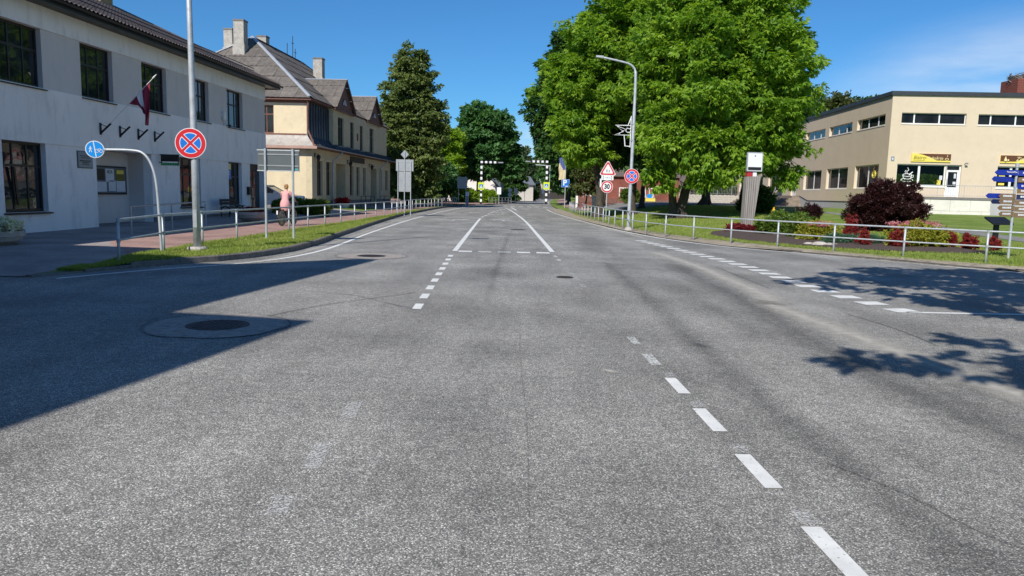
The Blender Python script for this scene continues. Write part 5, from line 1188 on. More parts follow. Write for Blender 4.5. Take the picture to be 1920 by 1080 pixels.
# ------------------------------------------------------------------ signs
def disc(r, y0, y1, n=36, c=(0, 0)): return MB().lathe([(r, y0), (r, y1)], c=(c[0], 0, c[1]), n=n, ax='y')
def rot2(p, a): return (p[0] * math.cos(a) - p[1] * math.sin(a), p[0] * math.sin(a) + p[1] * math.cos(a))
def sector(r, h, y, a, parent, m, name):
    al = math.pi / 4 - math.asin(h / r); pts = [(0, h * math.sqrt(2))] + [(r * math.sin(t), r * math.cos(t)) for t in np.linspace(al, -al, 10)]
    pts = [rot2(p, a) for p in pts]; return MB().prism([(p[0], y, p[1]) for p in pts], (0, .002, 0)).build(name, MAT[m], parent)
def no_stopping(label, loc, rz, r, tilt=0):
    t = thing('no_stopping_sign', label, 'road sign', loc, rz, 'no stopping signs'); t.rotation_euler.y = tilt
    disc(r, -.012, .0).build('plate', MAT['signwhite'], t); disc(r * .955, -.016, -.0125).build('red_disc', MAT['signred'], t)
    for k in range(4):
        o = sector(r * .70, r * .085, -.019, k * math.pi / 2, t, 'signwhite', 'white_border'); sector(r * .655, r * .125, -.022, k * math.pi / 2, t, 'signblue' if r < .30 or True else '', 'blue_sector')
    MB().box(-.05, .05, .001, .05, -.06, .06).build('bracket', MAT['galv_dark'], t)
    return t
lp = (-7.45, 17.58)
t = thing('lamp_post', 'tall grey lamp post on a concrete foot in the left verge, taller than the picture', 'lamp post', (*lp, .12))
MB().tube([(0, 0, 0), (0, 0, 2.2), (-.02, 0, 5.0), (-.04, 0, 8.2)], [.086, .080, .062, .050], 14).build('pole', MAT['galv'], t, smooth=True)
MB().lathe([(.24, -.1), (.23, .06), (.19, .10), (.001, .10)], n=14).build('foot', MAT['conc'], t); MB().box(-.045, .045, -.094, -.06, .55, .95).build('access_door', MAT['galv_dark'], t)
MB().tube([(-.04, 0, 8.2), (.3, -.1, 8.5), (1.6, -.5, 8.8)], .03, 8).build('arm', MAT['galv'], t); MB().box(1.5, 2.1, -.65, -.35, 8.75, 8.85).build('lantern', MAT['signback'], t)
no_stopping('larger round red and blue no stopping sign on the left lamp post', (-7.49, 17.48, 2.61), rad(8), .345)
# cycle path sign on a bent arm
t = thing('cycle_path_sign', 'round blue sign for walkers and cyclists on a pole bent over to the left', 'road sign', (-7.97, 16.9, .12))
MB().tube(catmull([(0, 0, -.1), (-.03, 0, .8), (-.07, 0, 1.55), (-.16, 0, 1.95), (-.33, 0, 2.20), (-.6, 0, 2.27), (-1.2, -.02, 2.27)], 5), .030, 10).build('pole', MAT['galv'], t, smooth=True)
pl = thing('sign_disc', None, None); pl.parent = t; pl.location = (-1.39, -.06, 2.27); pl.rotation_euler = (0, 0, rad(22))
bpy.data.objects.remove(pl)
Rz = Matrix.Rotation(rad(22), 4, 'Z'); off = (-1.385, -.06, 2.27)
sd = disc(.19, 0, .02, 32).build('sign_disc', MAT['signwhite'], t, off, (0, 0, rad(22)))
disc(.172, -.003, -.0005, 32).build('blue_face', MAT['signcyan'], sd)
MB().prism([(-.034, -.006, .168), (-.014, -.006, .168), (.034, -.006, -.168), (.014, -.006, -.168)], (0, .002, 0)).build('dividing_line', MAT['signwhite'], sd)
wk = MB()
def flat(mb, pts, y=-.006): mb.prism([(p[0], y, p[1]) for p in pts], (0, .0025, 0))
def walker(mb, cx, cz, s, y=-.006):
    flat(mb, [(cx + s * .13 * math.cos(a), cz + s * (.82 + .13 * math.sin(a))) for a in np.linspace(0, 2 * math.pi, 10)[:-1]], y)
    for P in ([(-.16, .62), (.16, .62), (.10, .1), (-.14, .1)], [(-.14, .12), (.04, .12), (-.20, -.7), (-.36, -.66)], [(-.04, .12), (.12, .12), (.36, -.66), (.22, -.7)], [(-.14, .62), (-.06, .5), (-.34, .1), (-.42, .18)], [(.14, .62), (.06, .5), (.34, .16), (.42, .24)]):
        flat(mb, [(cx + s * p[0], cz + s * p[1]) for p in P], y - .0004 * random.random())
walker(wk, -.085, -.01, .085); wk.build('walker', MAT['signwhite'], sd)
bk = MB()
for cx in (.045, .125): bk.tube([(cx + .035 * math.cos(a), -.0055, -.035 + .035 * math.sin(a)) for a in np.linspace(0, 2 * math.pi, 14)], .006, 4)
bk.tube([(.045, -.0055, -.035), (.075, -.0055, .012), (.112, -.0055, .012), (.125, -.0055, -.035)], .006, 4).tube([(.112, -.0055, .012), (.108, -.0055, .03)], .006, 4); bk.build('bicycle', MAT['signwhite'], sd)
disc(.17, .021, .03, 32).build('back_plate', MAT['signback'], sd); MB().tube([(.08, .035, .14), (.16, .03, .06), (.19, .02, 0)], .022, 6).build('bracket', MAT['galv'], sd)
# grey back of a direction board on two posts
t = thing('direction_board', 'blank slate-grey back of a wide direction board on two posts in the left verge', 'road sign', (-6.99, 22.3, .12), rad(-3))
for x in (-.41, .42): MB().tube([(x, .06, -.1), (x, .06, 2.66)], .036, 8).build('post', MAT['galv'], t)
MB().box(-.66, .60, .10, .125, 2.03, 2.60).build('board', MAT['signback_dark'], t); MB().box(-.67, .61, .09, .13, 2.601, 2.635).box(-.67, .61, .09, .13, 2.0, 2.029).build('edge_rail', MAT['galv'], t)
for z in (2.15, 2.48): MB().box(-.62, .58, .085, .099, z, z + .03).build('stiffener', MAT['signback'], t)
MB().box(.46, .57, .094, .0985, 2.05, 2.09).build('sticker', M('teal_sticker', (.05, .35, .35), .5), t)
# cluster of sign backs
t = thing('sign_cluster', 'grey backs of a diamond, a wide and a tall board on three posts', 'road sign', (-7.02, 48.0, .12), rad(-3))
for x in (-.42, .0, .40): MB().tube([(x, .06, -.1), (x, .06, 3.95 if x == 0 else 3.35)], .03, 8).build('post', MAT['galv'], t)
MB().box(-.56, .56, .10, .125, 2.75, 3.48).build('wide_board', MAT['signback'], t); MB().box(-.38, .36, .10, .125, 1.45, 2.72).build('tall_board', MAT['signback'], t)
for z in (1.8, 2.2, 2.9, 3.3): MB().box(-.36, .34, .09, .099, z, z + .03).build('stiffener', MAT['galv_dark'], t)
MB().prism([(-.26, .10, 3.80), (0, .10, 3.52), (.26, .10, 3.80), (0, .10, 4.08)], (0, .02, 0)).build('diamond_sign', MAT['signback'], t)
# warning + speed limit
t = thing('road_sign', 'post with a red triangle for children, a white plate and a 30 speed limit disc', 'road sign', (5.66, 46.0, .15), rad(2))
MB().tube([(0, .06, -.1), (0, .06, 3.1)], .032, 8).build('post', MAT['galv'], t)
def tri(r, z, y0, y1, rd=.08):
    pts = []
    for k in range(3):
        a = math.pi / 2 + 2 * math.pi * k / 3; c = ((r - 2 * rd) * math.cos(a), (r - 2 * rd) * math.sin(a))
        for q in np.linspace(-math.pi / 3, math.pi / 3, 6): pts.append((c[0] + rd * math.cos(a + q), y0, z + c[1] + rd * math.sin(a + q)))
    return MB().prism(pts, (0, y1 - y0, 0))
tp = tri(.62, 3.02, 0, .015).build('triangle_plate', MAT['signwhite'], t); tri(.565, 3.02, -.004, -.001).build('red_border', MAT['signred'], tp); tri(.40, 3.02, -.008, -.005, .05).build('white_field', MAT['signwhite'], tp)
wk = MB(); walker(wk, -.06, 2.97, .12, -.012); walker(wk, .08, 2.95, .10, -.012); wk.build('children', MAT['signblack'], tp)
MB().box(-.38, .36, .0, .015, 2.42, 2.72).build('white_plate', MAT['signwhite'], t)
wk = MB()
for x in (-.27, .25): wk.box(x - .01, x + .01, -.006, -.002, 2.47, 2.67); flat(wk, [(x - .035, 2.64), (x + .035, 2.64), (x, 2.69)], -.0065); flat(wk, [(x - .035, 2.50), (x, 2.45), (x + .035, 2.50)], -.0065)
wk.build('arrows', MAT['signblack'], t); text('1100 m', .13, MAT['signback'], t, (-.01, -.005, 2.57))
o = disc(.37, -.002, .014, c=(-.02, 2.02)).build('speed_disc', MAT['signwhite'], t); disc(.345, -.006, -.0025, c=(-.02, 2.02)).build('red_ring', MAT['signred'], o); disc(.26, -.010, -.0065, c=(-.02, 2.02)).build('white_field', MAT['signwhite'], o); text('30', .40, MAT['signblack'], o, (-.02, -.013, 2.02), sx=.85, ext=.002, bold=.016)
MB().box(-.46, -.36, .0, .03, 2.0, 2.5).build('side_plate', MAT['signwhite'], t)
# lamp post right with star decoration
t = thing('lamp_post', 'grey lamp post with a curved arm carrying a star frame, beside the right guard rail', 'lamp post', (5.47, 35.55, .13))
MB().tube(catmull([(-.02, 0, -.1), (0, 0, 2.5), (.02, 0, 5.0), (.02, 0, 6.7), (-.02, 0, 7.28), (-.22, 0, 7.52), (-.55, 0, 7.64), (-1.55, 0, 7.84)], 5), [.085] * 6 + [.075] * 6 + [.065] * 8 + [.045] * 16, 12).build('pole', MAT['galv'], t, smooth=True)
MB().add([(-1.5, -.08, 7.80), (-1.5, .08, 7.80), (-1.85, .09, 7.83), (-1.85, -.09, 7.83), (-1.5, -.06, 7.90), (-1.5, .06, 7.90), (-1.85, .07, 7.91), (-1.85, -.07, 7.91)], [(0, 1, 2, 3), (4, 7, 6, 5), (0, 4, 5, 1), (1, 5, 6, 2), (2, 6, 7, 3), (3, 7, 4, 0)]).build('lantern', MAT['signback'], t)
MB().lathe([(.2, -.1), (.16, .04), (.09, .06)], n=12).build('foot', MAT['conc'], t)
t = thing('star_decoration', 'open white star frame hanging on the left side of the right lamp post', 'street decoration', (5.42, 35.5, 4.68))
sp = [(-.06, .60), (-.20, .22), (-.78, .22), (-.40, -.06), (-.84, -.22), (-.36, -.22), (-.30, -.72), (-.06, -.74)]
MB().tube([(p[0], 0, p[1]) for p in sp], .028, 6).build('outline', MAT['white'], t)
MB().tube([(-.06, 0, .66), (-.06, 0, -.78)], .022, 6).build('upright', MAT['white'], t)
MB().tube([(p[0], -.03, p[1]) for p in [(-.06, .05), (-.24, .10), (-.30, -.02), (-.22, -.10), (-.06, -.08)]], .020, 6).tube([(-.20, 0, .22), (-.06, 0, .22)], .014, 6).tube([(-.36, 0, -.22), (-.06, 0, -.22)], .014, 6).tube([(-.7, 0, .18), (-.30, -.02, .05), (-.62, 0, -.18)], .018, 5).build('inner_line', MAT['white'], t)
for z in (.30, -.45): MB().box(-.07, .06, -.03, .03, z - .03, z + .03).build('clamp', MAT['galv_dark'], t)
no_stopping('smaller round red and blue no stopping sign on the right lamp post under the star', (5.49, 35.44, 2.57), rad(-4), .345)
# parking sign, banner, white bollard, cabinet
t = thing('parking_sign', 'square blue P parking sign on a grey post by the far right pavement', 'road sign', (5.74, 85, .12), rad(2))
MB().tube([(0, .06, -.1), (0, .06, 3.1)], .035, 8).build('post', MAT['galv'], t); MB().box(-.44, .44, 0, .02, 2.32, 3.2).build('plate', MAT['signwhite'], t); o = MB().box(-.425, .425, -.005, -.001, 2.335, 3.185).build('blue_face', MAT['signblue'], t); text('P', .86, MAT['signwhite'], t, (-.08, -.012, 2.80), ext=.003, bold=.03)
MB().box(.0, .26, -.011, -.006, 2.40, 2.48).build('car_symbol', MAT['signwhite'], t)
t = thing('banner_flag', 'faded blue and cream banner hanging from a pole above the P sign', 'flag', (5.75, 87, .15))
MB().tube([(.1, 0, -.1), (.1, 0, 6.0)], .04, 8).build('pole', MAT['galv'], t)
V = []; nb_ = 12
for j in range(nb_ + 1):
    for i in range(7): V.append((-.68 + .75 * i / 6 + .04 * math.sin(j * .8), .06 * math.sin(i * 2.2 + j * .6), 5.75 - 2.5 * j / nb_ - .12 * (1 - i / 6)))
me = np_mesh('cloth', V, [(j * 7 + i, j * 7 + i + 1, j * 7 + i + 8, j * 7 + i + 7) for j in range(nb_) for i in range(6)], M('banner_cream', (.60, .50, .30), .8)); me.materials.append(M('banner_blue', (.07, .10, .28), .8))
for p in me.polygons: p.material_index = 1 if (p.index // 6) < 3 + (p.index % 6) * .8 else 0
link('cloth', me, t)
t = thing('marker_post', 'slim white marker board standing near the P sign', 'bollard', (7.0, 84, .22)); MB().box(-.13, .13, -.04, .04, 0, 1.3).build('board', MAT['white'], t); MB().box(-.14, .14, -.05, .05, -.1, .06).build('base', MAT['conc'], t)
t = thing('utility_cabinet', 'grey electrical cabinet in front of the left walnut trunk', 'cabinet', (6.15, 55.5, .12)); MB().box(-.38, .38, -.2, .2, 0, 1.42).build('body', MAT['signback'], t); MB().box(-.42, .42, -.24, .24, 1.421, 1.47).build('lid', MAT['galv'], t); MB().box(-.34, -.01, -.215, -.201, .1, 1.35).box(.01, .34, -.215, -.201, .1, 1.35).build('door', MAT['galv'], t)
t = thing('round_sign', 'grey pole with a small sign beside the far right footway', 'road sign', (8.05, 88, .3)); MB().tube([(0, 0, -.1), (0, 0, 2.9)], .04, 8).build('post', MAT['galv'], t); MB().box(-.2, .2, -.04, -.02, 2.3, 2.85).build('plate', MAT['signback'], t)
# zebra crossing gantries
def gantry(label, x, y, z, sx):
    t = thing('crossing_gantry', label, 'crossing post', (x, y, z), 0, 'striped crossing gantries')
    H, n = 5.35, 15
    for k in range(n):
        a, b = H * k / n, H * (k + 1) / n
        if 2.0 < (a + b) / 2 < 2.75: continue
        MB().box(-.13, .13, -.10, .10, a, b).build('white_band' if k % 2 else 'black_band', MAT['signwhite' if k % 2 else 'signblack'], t)
    MB().box(-.10, .10, -.08, .08, 1.9, 2.8).build('pole', MAT['galv'], t)
    m = 8; W = 2.3
    for k in range(m):
        a, b = sorted((sx * (W * k / m - .13), sx * (W * (k + 1) / m - .13)))
        MB().box(a, b, -.10, .10, H + .002, H + .26).build('white_band' if k % 2 == 0 else 'black_band', MAT['signwhite' if k % 2 == 0 else 'signblack'], t)
    MB().box(*sorted((sx * (W - .13), sx * (W + .5))), -.2, .2, H + .05, H + .18).build('lantern', MAT['signback'], t)
    o = MB().box(-.40, .40, -.16, -.11, 1.92, 2.86).build('yellow_plate', MAT['neon'], t); MB().box(-.24, .24, -.166, -.161, 2.10, 2.62).build('blue_face', MAT['signblue'], o)
    flat(p := MB(), [(-.2, 2.15), (.2, 2.15), (0, 2.56)], -.172); p.build('white_triangle', MAT['signwhite'], o); q = MB(); walker(q, 0, 2.30, .13, -.177); q.build('walker', MAT['signblack'], o)
    MB().box(-.11, .11, -.15, -.11, 2.9, 3.02).build('blinker', MAT['signblack'], t)
    return t
gantry('black and white striped crossing gantry on the left corner with its arm over the road', -4.33, 98, .06, 1)
g2 = gantry('black and white striped crossing gantry on the right side with a slim lamp behind it', 4.15, 98, .30, -1)
t = thing('slim_lamp', 'slim grey bent lamp pole right behind the right striped gantry', 'lamp post', (4.62, 99.5, .25)); MB().tube(catmull([(0, 0, 0), (0, 0, 4.6), (-.15, 0, 5.05), (-1.9, 0, 5.15)], 5), .06, 8).build('pole', MAT['galv'], t)
# far signs and bits
def back_sign(label, x, y, z, kind, h, w=.5, mat_='signback', n=1):
    t = thing('traffic_sign', label, 'road sign', (x, y, z)); MB().tube([(0, .05, -.1), (0, .05, h)], .045, 6).build('post', MAT['galv'], t)
    if kind == 'disc':
        for k in range(n): disc(w / 2, 0, .03, 20, (0, h - .3 - .75 * k)).build('plate', MAT[mat_], t)
    else: MB().box(-w / 2, w / 2, 0, .03, h - 1.0, h).build('plate', MAT[mat_], t)
    return t
back_sign('two white sign discs seen from behind on one post by the dark yard', -.75, 128, .12, 'disc', 2.3, .7, 'signwhite', 2)
back_sign('pink and white sign board on a post right of the white discs', .25, 126, .12, 'box', 2.4, .6, 'signwhite')
back_sign('pale sign board on a grey post in front of the white house', -2.2, 108, .12, 'box', 2.3, .6, 'signwhite')
back_sign('single far pale sign disc on the left side of the road', 2.2, 160, .12, 'disc', 2.6, .75, 'signwhite', 1)
t = thing('sign_cluster', 'tall grey sign back on two posts at the far end of the left guard rail', 'road sign', (-5.95, 86.5, .12))
for x in (-.45, .35): MB().tube([(x, .05, -.1), (x, .05, 3.3)], .035, 6).build('post', MAT['galv'], t)
MB().box(-.62, .52, .0, .03, 1.9, 3.2).build('board', MAT['signback'], t)
t = thing('road_gate', 'far grey portal frame standing over the left side of the road', 'gantry', (5.6, 205, .1))
for x in (0, 2.3): MB().tube([(x, 0, 0), (x, 0, 4.5)], .1, 6).build('post', MAT['galv'], t)
MB().box(0, 2.4, -.1, .1, 4.4, 4.6).build('beam', MAT['galv'], t); MB().box(1.9, 2.5, -.1, -.05, 1.6, 3.0).build('plate', MAT['signwhite'], t)
t = thing('litter_bin', 'grey litter bin on the left pavement near the far guard rail', 'bin', (-8.95, 88, .15)); MB().lathe([(.28, 0), (.32, .8), (.34, .85), (.30, 1.0), (.001, 1.05)], n=14).build('body', MAT['galv_dark'], t); MB().lathe([(.345, 0), (.345, .06)], c=(0, 0, .8), n=14).build('rim', MAT['black'], t)
t = thing('marker_post', 'white topped marker post at the end of the left guard rail', 'bollard', (-5.5, 88.3, .14)); MB().lathe([(.16, 0), (.16, 1.0), (.001, 1.02)], n=10).build('post', MAT['signback'], t); MB().lathe([(.2, 1.02), (.2, 1.5), (.001, 1.55)], n=10).build('head', MAT['signwhite'], t)
t = thing('garden_shed', 'green slatted enclosure beside the dark yard far down the road', 'enclosure', (-3.3, 131, .1))
for k in range(8): MB().box(.3 * k, .3 * k + .26, 0, .05, 0, 1.8).build('board', MAT['binplastic'], t)
MB().box(0, 2.4, .06, 1.4, 0, 1.7).build('body', MAT['binplastic'], t)

# ------------------------------------------------------------------ monument, finger post, lectern, hydrant
t = thing('wooden_monument', 'thick leaning grey timber beam with a white board on top in the flower bed', 'monument', (10.85, 34.9, .28), rad(4))
MB().add([(-.24, -.2, -.1), (.20, -.2, -.1), (.20, .2, -.1), (-.24, .2, -.1), (-.20, -.17, 2.38), (.46, -.17, 2.42), (.46, .2, 2.42), (-.20, .2, 2.38)], [(0, 3, 2, 1), (4, 5, 6, 7), (0, 1, 5, 4), (1, 2, 6, 5), (2, 3, 7, 6), (3, 0, 4, 7)]).build('beam', MAT['wood_old'], t)
mb = MB()
for k in range(5): x0 = -.20 + .1 * k; mb.prism([(x0, -.203, .0), (x0 + .012, -.203, .0), (x0 + .06, -.173, 2.38), (x0 + .045, -.173, 2.38)], (0, .01, 0))
mb.build('crack', MAT['timber_dark'], t)
MB().box(-.18, .08, -.16, .1, 2.40, 2.62).build('red_panel', MAT['redpaint'], t); MB().box(.081, .26, -.16, .1, 2.40, 2.62).build('white_panel', MAT['signwhite'], t)
o = MB().box(-.20, .46, -.20, -.08, 2.66, 3.46).build('board', MAT['signwhite'], t); MB().box(-.18, .44, -.208, -.201, 2.68, 2.82).build('dark_strip', MAT['signblack'], o); MB().box(-.22, .48, -.215, -.07, 2.622, 2.658).box(-.22, .48, -.215, -.07, 3.462, 3.49).box(-.23, -.202, -.21, -.07, 2.659, 3.461).box(.462, .49, -.21, -.07, 2.659, 3.461).build('frame', MAT['galv'], t)
mb = MB(); mb.prism([(.10, -.208, 3.30), (.16, -.208, 3.30), (.15, -.208, 3.36), (.11, -.208, 3.36)], (0, .006, 0)); mb.build('emblem', MAT['signback_dark'], o)
t = thing('finger_post', 'tall signpost crowded with blue and brown pointed direction arms at the right edge', 'signpost', (14.47, 21.8, .14))
MB().tube([(0, 0, -.1), (-.02, 0, 2.66)], .036, 10).build('pole', MAT['galv'], t); MB().lathe([(.05, 0), (.05, .1), (.001, .12)], n=10).build('cap', MAT['galv'], t, (-.02, 0, 2.6))
def arm(x0, x1, z, h, m, rz, y=-.05, words=True, label=None):
    s = 1 if x1 > x0 else -1; tipx = x1; bx = x1 - s * h * .55
    pts = [(x0, 0, -h / 2), (bx, 0, -h / 2), (tipx, 0, 0), (bx, 0, h / 2), (x0, 0, h / 2)]
    o = MB().prism(pts, (0, .02, 0)).build('direction_arm', MAT[m], t, (-.01, y, z), (0, 0, rad(rz)))
    if label: o['label'] = label
    if words:
        mb = MB(); q = x0 + s * .10
        while abs(q - x0) < .34: l = random.uniform(.02, .05); mb.box(min(q, q + s * l), max(q, q + s * l), -.004, -.001, -.018, .028 + .01 * random.random()); q += s * (l + .008)
        mb.build('lettering', MAT['paper'], o)
    return o
arm(.0, -.68, 2.44, .15, 'navysign', 2, words=False); text('Pa\u0161vald\u012bba', .075, MAT['signwhite'], t, (-.20, -.078, 2.455), rot=(math.pi / 2, 0, rad(2)), ext=.002)
arm(.02, .55, 2.43, .15, 'navysign', -20); arm(.0, -.80, 2.25, .15, 'navysign', 14, y=.06, words=False); arm(.02, .5, 2.24, .14, 'brownsign', -30)
arm(.02, .38, 2.06, .15, 'navysign', -50, words=True); arm(.02, .36, 1.92, .14, 'brownsign', -42); arm(.0, -.85, 1.77, .14, 'navysign', 6, y=.05, words=False)
arm(.0, -.50, 1.765, .14, 'brownsign', 2); arm(.02, .30, 1.75, .14, 'navydark', -30); arm(.0, -.78, 1.605, .13, 'navydark', 16, y=.06, words=False); arm(.0, -.50, 1.61, .14, 'brownsign', 4)
arm(.02, .55, 1.58, .14, 'brownsign', -12); arm(.0, -.50, 1.43, .14, 'brownsign', 3); arm(.02, .55, 1.40, .14, 'brownsign', -10); arm(.0, -.46, 1.255, .14, 'brownsign', 5); arm(.02, .55, 1.23, .14, 'brownsign', -8)
for z in (2.44, 2.06, 1.765, 1.43, 1.25): MB().lathe([(.044, -.05), (.044, .05)], c=(-.015, 0, z), n=10).build('clamp', MAT['galv'], t)
t = thing('info_lectern', 'black slanted information lectern on one leg behind the finger post', 'information board', (17.45, 27.1, .20), rad(8))
MB().box(-.10, .08, -.04, .04, -.05, .85).build('leg', MAT['black'], t); MB().add([(-.36, -.25, .80), (.46, -.25, .80), (.46, .2, 1.02), (-.36, .2, 1.02), (-.36, -.25, .74), (.46, -.25, .74), (.46, .2, .96), (-.36, .2, .96)], [(0, 1, 2, 3), (4, 7, 6, 5), (0, 4, 5, 1), (1, 5, 6, 2), (2, 6, 7, 3), (3, 7, 4, 0)]).build('panel', MAT['black'], t)
t = thing('hydrant', 'small yellow hydrant on a pale stand in the lawn behind the rail', 'hydrant', (14.0, 40.5, .38))
MB().lathe([(.085, 0), (.085, .34), (.001, .35)], n=12).build('stand', MAT['shopcream'], t); MB().lathe([(.08, .34), (.09, .40), (.09, .66), (.07, .74), (.04, .78), (.001, .80)], n=12).build('body', MAT['hydrant'], t); MB().tube([(-.13, 0, .60), (.13, 0, .60)], .04, 8).build('outlet', MAT['hydrant'], t); MB().box(-.03, .03, -.03, .03, .78, .86).build('nut', MAT['hydrant'], t)

# ------------------------------------------------------------------ plants of the flower bed
def shrub(name, label, x, y, blobs, leaf, dens=40, cr=.16, per=14, ln=.10, wd=.05, up=0, group=None, cat='shrub', flowers=None, stem=True, flat=.8, lump=.24, gap=.08):
    z = float(hR(x, y)) + .05; t = thing(name, label, cat, (x, y, z), 0, group)
    foliage('leaves', blobs, LEAF[leaf], dens, cr, per, ln, wd, t, up=up, flat=flat, lump=lump, gap=gap)
    if flowers: foliage('flowers', flowers[1], LEAF[flowers[0]], 50, .08, 10, .05, .04, t)
    if stem:
        h = max(b[2] for b in blobs)
        mb = MB()
        for k in range(3): a = 2.1 * k; mb.tube([(.03 * math.cos(a), .03 * math.sin(a), -.05), (.12 * math.cos(a), .12 * math.sin(a), h * .6), (.2 * math.cos(a), .2 * math.sin(a), h)], [.02, .015, .008], 5)
        mb.build('stems', MAT['bark'], t)
    return t
shrub('purple_shrub', 'big round dark purple-leaved shrub behind the flower bed', 17.55, 35.4, [(0, 0, 1.0, 1.40, 1.4, 1.05), (-.6, .2, .75, .95, 1.1, .8), (.65, 0, .8, .95, 1.0, .85), (.15, 0, 1.62, .8, .8, .6), (-.45, -.3, 1.55, .6, .6, .55), (.75, .1, 1.4, .6, .6, .55)], 'barberry', 34, .20, 24, .15, .05, up=.6, cat='shrub', lump=.2, gap=.08)
for (x, y, h, w, lab) in ((12.35, 27.3, 1.05, .20, 'tallest red column of barberry, left of the purple shrub'), (12.05, 25.7, .62, .20, 'red barberry column just in front of the tallest one'), (12.95, 25.2, .66, .26, 'broad red barberry between the gold shrubs'), (14.9, 25.6, .60, .22, 'red barberry left of the widest pair near the right end'), (15.35, 25.2, .55, .26, 'red barberry close to the right end of the flower bed'), (16.1, 25.0, .48, .17, 'last small red barberry at the right end of the bed')):
    shrub('red_barberry', lab, x, y, [(random.gauss(0, w * .55), random.gauss(0, w * .45), hh * .5, .055, .055, hh * .5) for hh in [h * random.uniform(.6, 1.0) for _ in range(9)]] + [(0, 0, h * .25, w, w, h * .25)], 'redberb', 110, .05, 9, .09, .03, up=2.0, group='red barberries in the flower bed')
shrub('gold_spirea', 'golden spirea left of the tallest red barberry', 11.2, 27.9, [(0, 0, .35, .55, .45, .35), (.5, .1, .32, .45, .4, .3)], 'gold', 55, .12, 14, .08, .045, flowers=('pinkfl', [(.2, 0, .62, .5, .4, .08)]), group='golden spireas')
shrub('gold_spirea', 'widest golden spirea in front of the purple shrub', 13.75, 25.5, [(-.5, 0, .36, .5, .5, .34), (.1, 0, .40, .6, .5, .38), (.6, .1, .34, .45, .45, .32)], 'gold', 55, .12, 14, .08, .045, flowers=('pinkfl', [(-.2, .3, .74, .7, .4, .08), (.4, .4, .78, .5, .3, .08)]), group='golden spireas')
shrub('gold_spirea', 'small golden spirea among the red barberries near the right end', 15.15, 26.1, [(0, 0, .3, .35, .3, .28)], 'gold', 55, .12, 14, .08, .045, group='golden spireas')
shrub('juniper', 'low blue-green juniper left of the tallest red barberry', 11.75, 26.7, [(0, 0, .16, .7, .4, .14)], 'juniper', 70, .1, 14, .08, .02, stem=False, group='low junipers')
shrub('juniper', 'low blue-green juniper between the tallest and the broad barberry', 12.75, 26.6, [(0, 0, .16, .5, .4, .14)], 'juniper', 70, .1, 14, .08, .02, stem=False, group='low junipers')
shrub('green_shrub', 'bright green leafy shrub right of the wooden beam', 11.35, 31.2, [(-.5, 0, .34, .6, .5, .34), (.3, .1, .40, .6, .5, .38), (.9, .2, .3, .45, .4, .3)], 'shrub', 50, .14, 14, .13, .07, group='green shrubs in the flower bed')
shrub('green_shrub', 'taller loose green shrub beside the golden spirea', 11.2, 29.3, [(0, 0, .42, .42, .4, .42), (.3, 0, .3, .35, .3, .3)], 'hedge', 50, .14, 14, .12, .05, up=.4, group='green shrubs in the flower bed')
shrub('green_shrub', 'light green shrub at the back of the bed behind the bright one', 12.4, 34.2, [(0, 0, .4, .8, .6, .4), (.9, .2, .3, .6, .5, .3)], 'shrub', 40, .16, 14, .14, .06, group='green shrubs in the flower bed')
shrub('dark_shrub', 'small loose purple shrub standing behind the green shrubs', 14.1, 36.0, [(0, 0, .55, .55, .5, .4), (.2, 0, .85, .4, .4, .25)], 'barberry', 26, .16, 12, .12, .05, up=.6)
shrub('begonias', 'patch of dark red begonias at the foot of the wooden beam', 10.5, 33.7, [(-.45, 0, .15, .5, .35, .16), (.15, -.1, .14, .55, .35, .15), (.75, 0, .13, .45, .35, .14)], 'begonia', 80, .08, 14, .07, .05, cat='flowers', stem=False)
for i, (x, y, s) in enumerate(((10.5, 25.6, .22), (10.8, 25.5, .17), (10.25, 25.9, .14), (11.05, 25.6, .12))):
    t = MB().lathe([(.001, 0), (s, .02), (s * .95, s * .3), (s * .5, s * .55), (.001, s * .6)], n=9, sx=1.3, sy=.8).build('edging_stone', MAT['stone_lt'], None, (x, y, float(hR(x, y)) + .03), (0, 0, i * 1.3)); tag(t, ['largest pale stone at the front edge of the flower bed', 'second pale stone, right of the largest one', 'pale stone left of the largest one at the bed edge', 'smallest pale stone at the right of the group'][i], 'stone', 'pale stones at the bed edge')
t = thing('dark_bush', 'dark rounded bush in the tree shade behind the wooden beam', 'bush', (15.9, 49.5, .6)); foliage('leaves', [(0, 0, .7, 1.0, 1.0, .8), (.5, 0, 1.2, .6, .6, .6)], LEAF['maple'], 20, .25, 16, .16, .07, t); MB().tube([(0, 0, -.1), (0, 0, .9)], .05).build('stem', MAT['bark'], t)

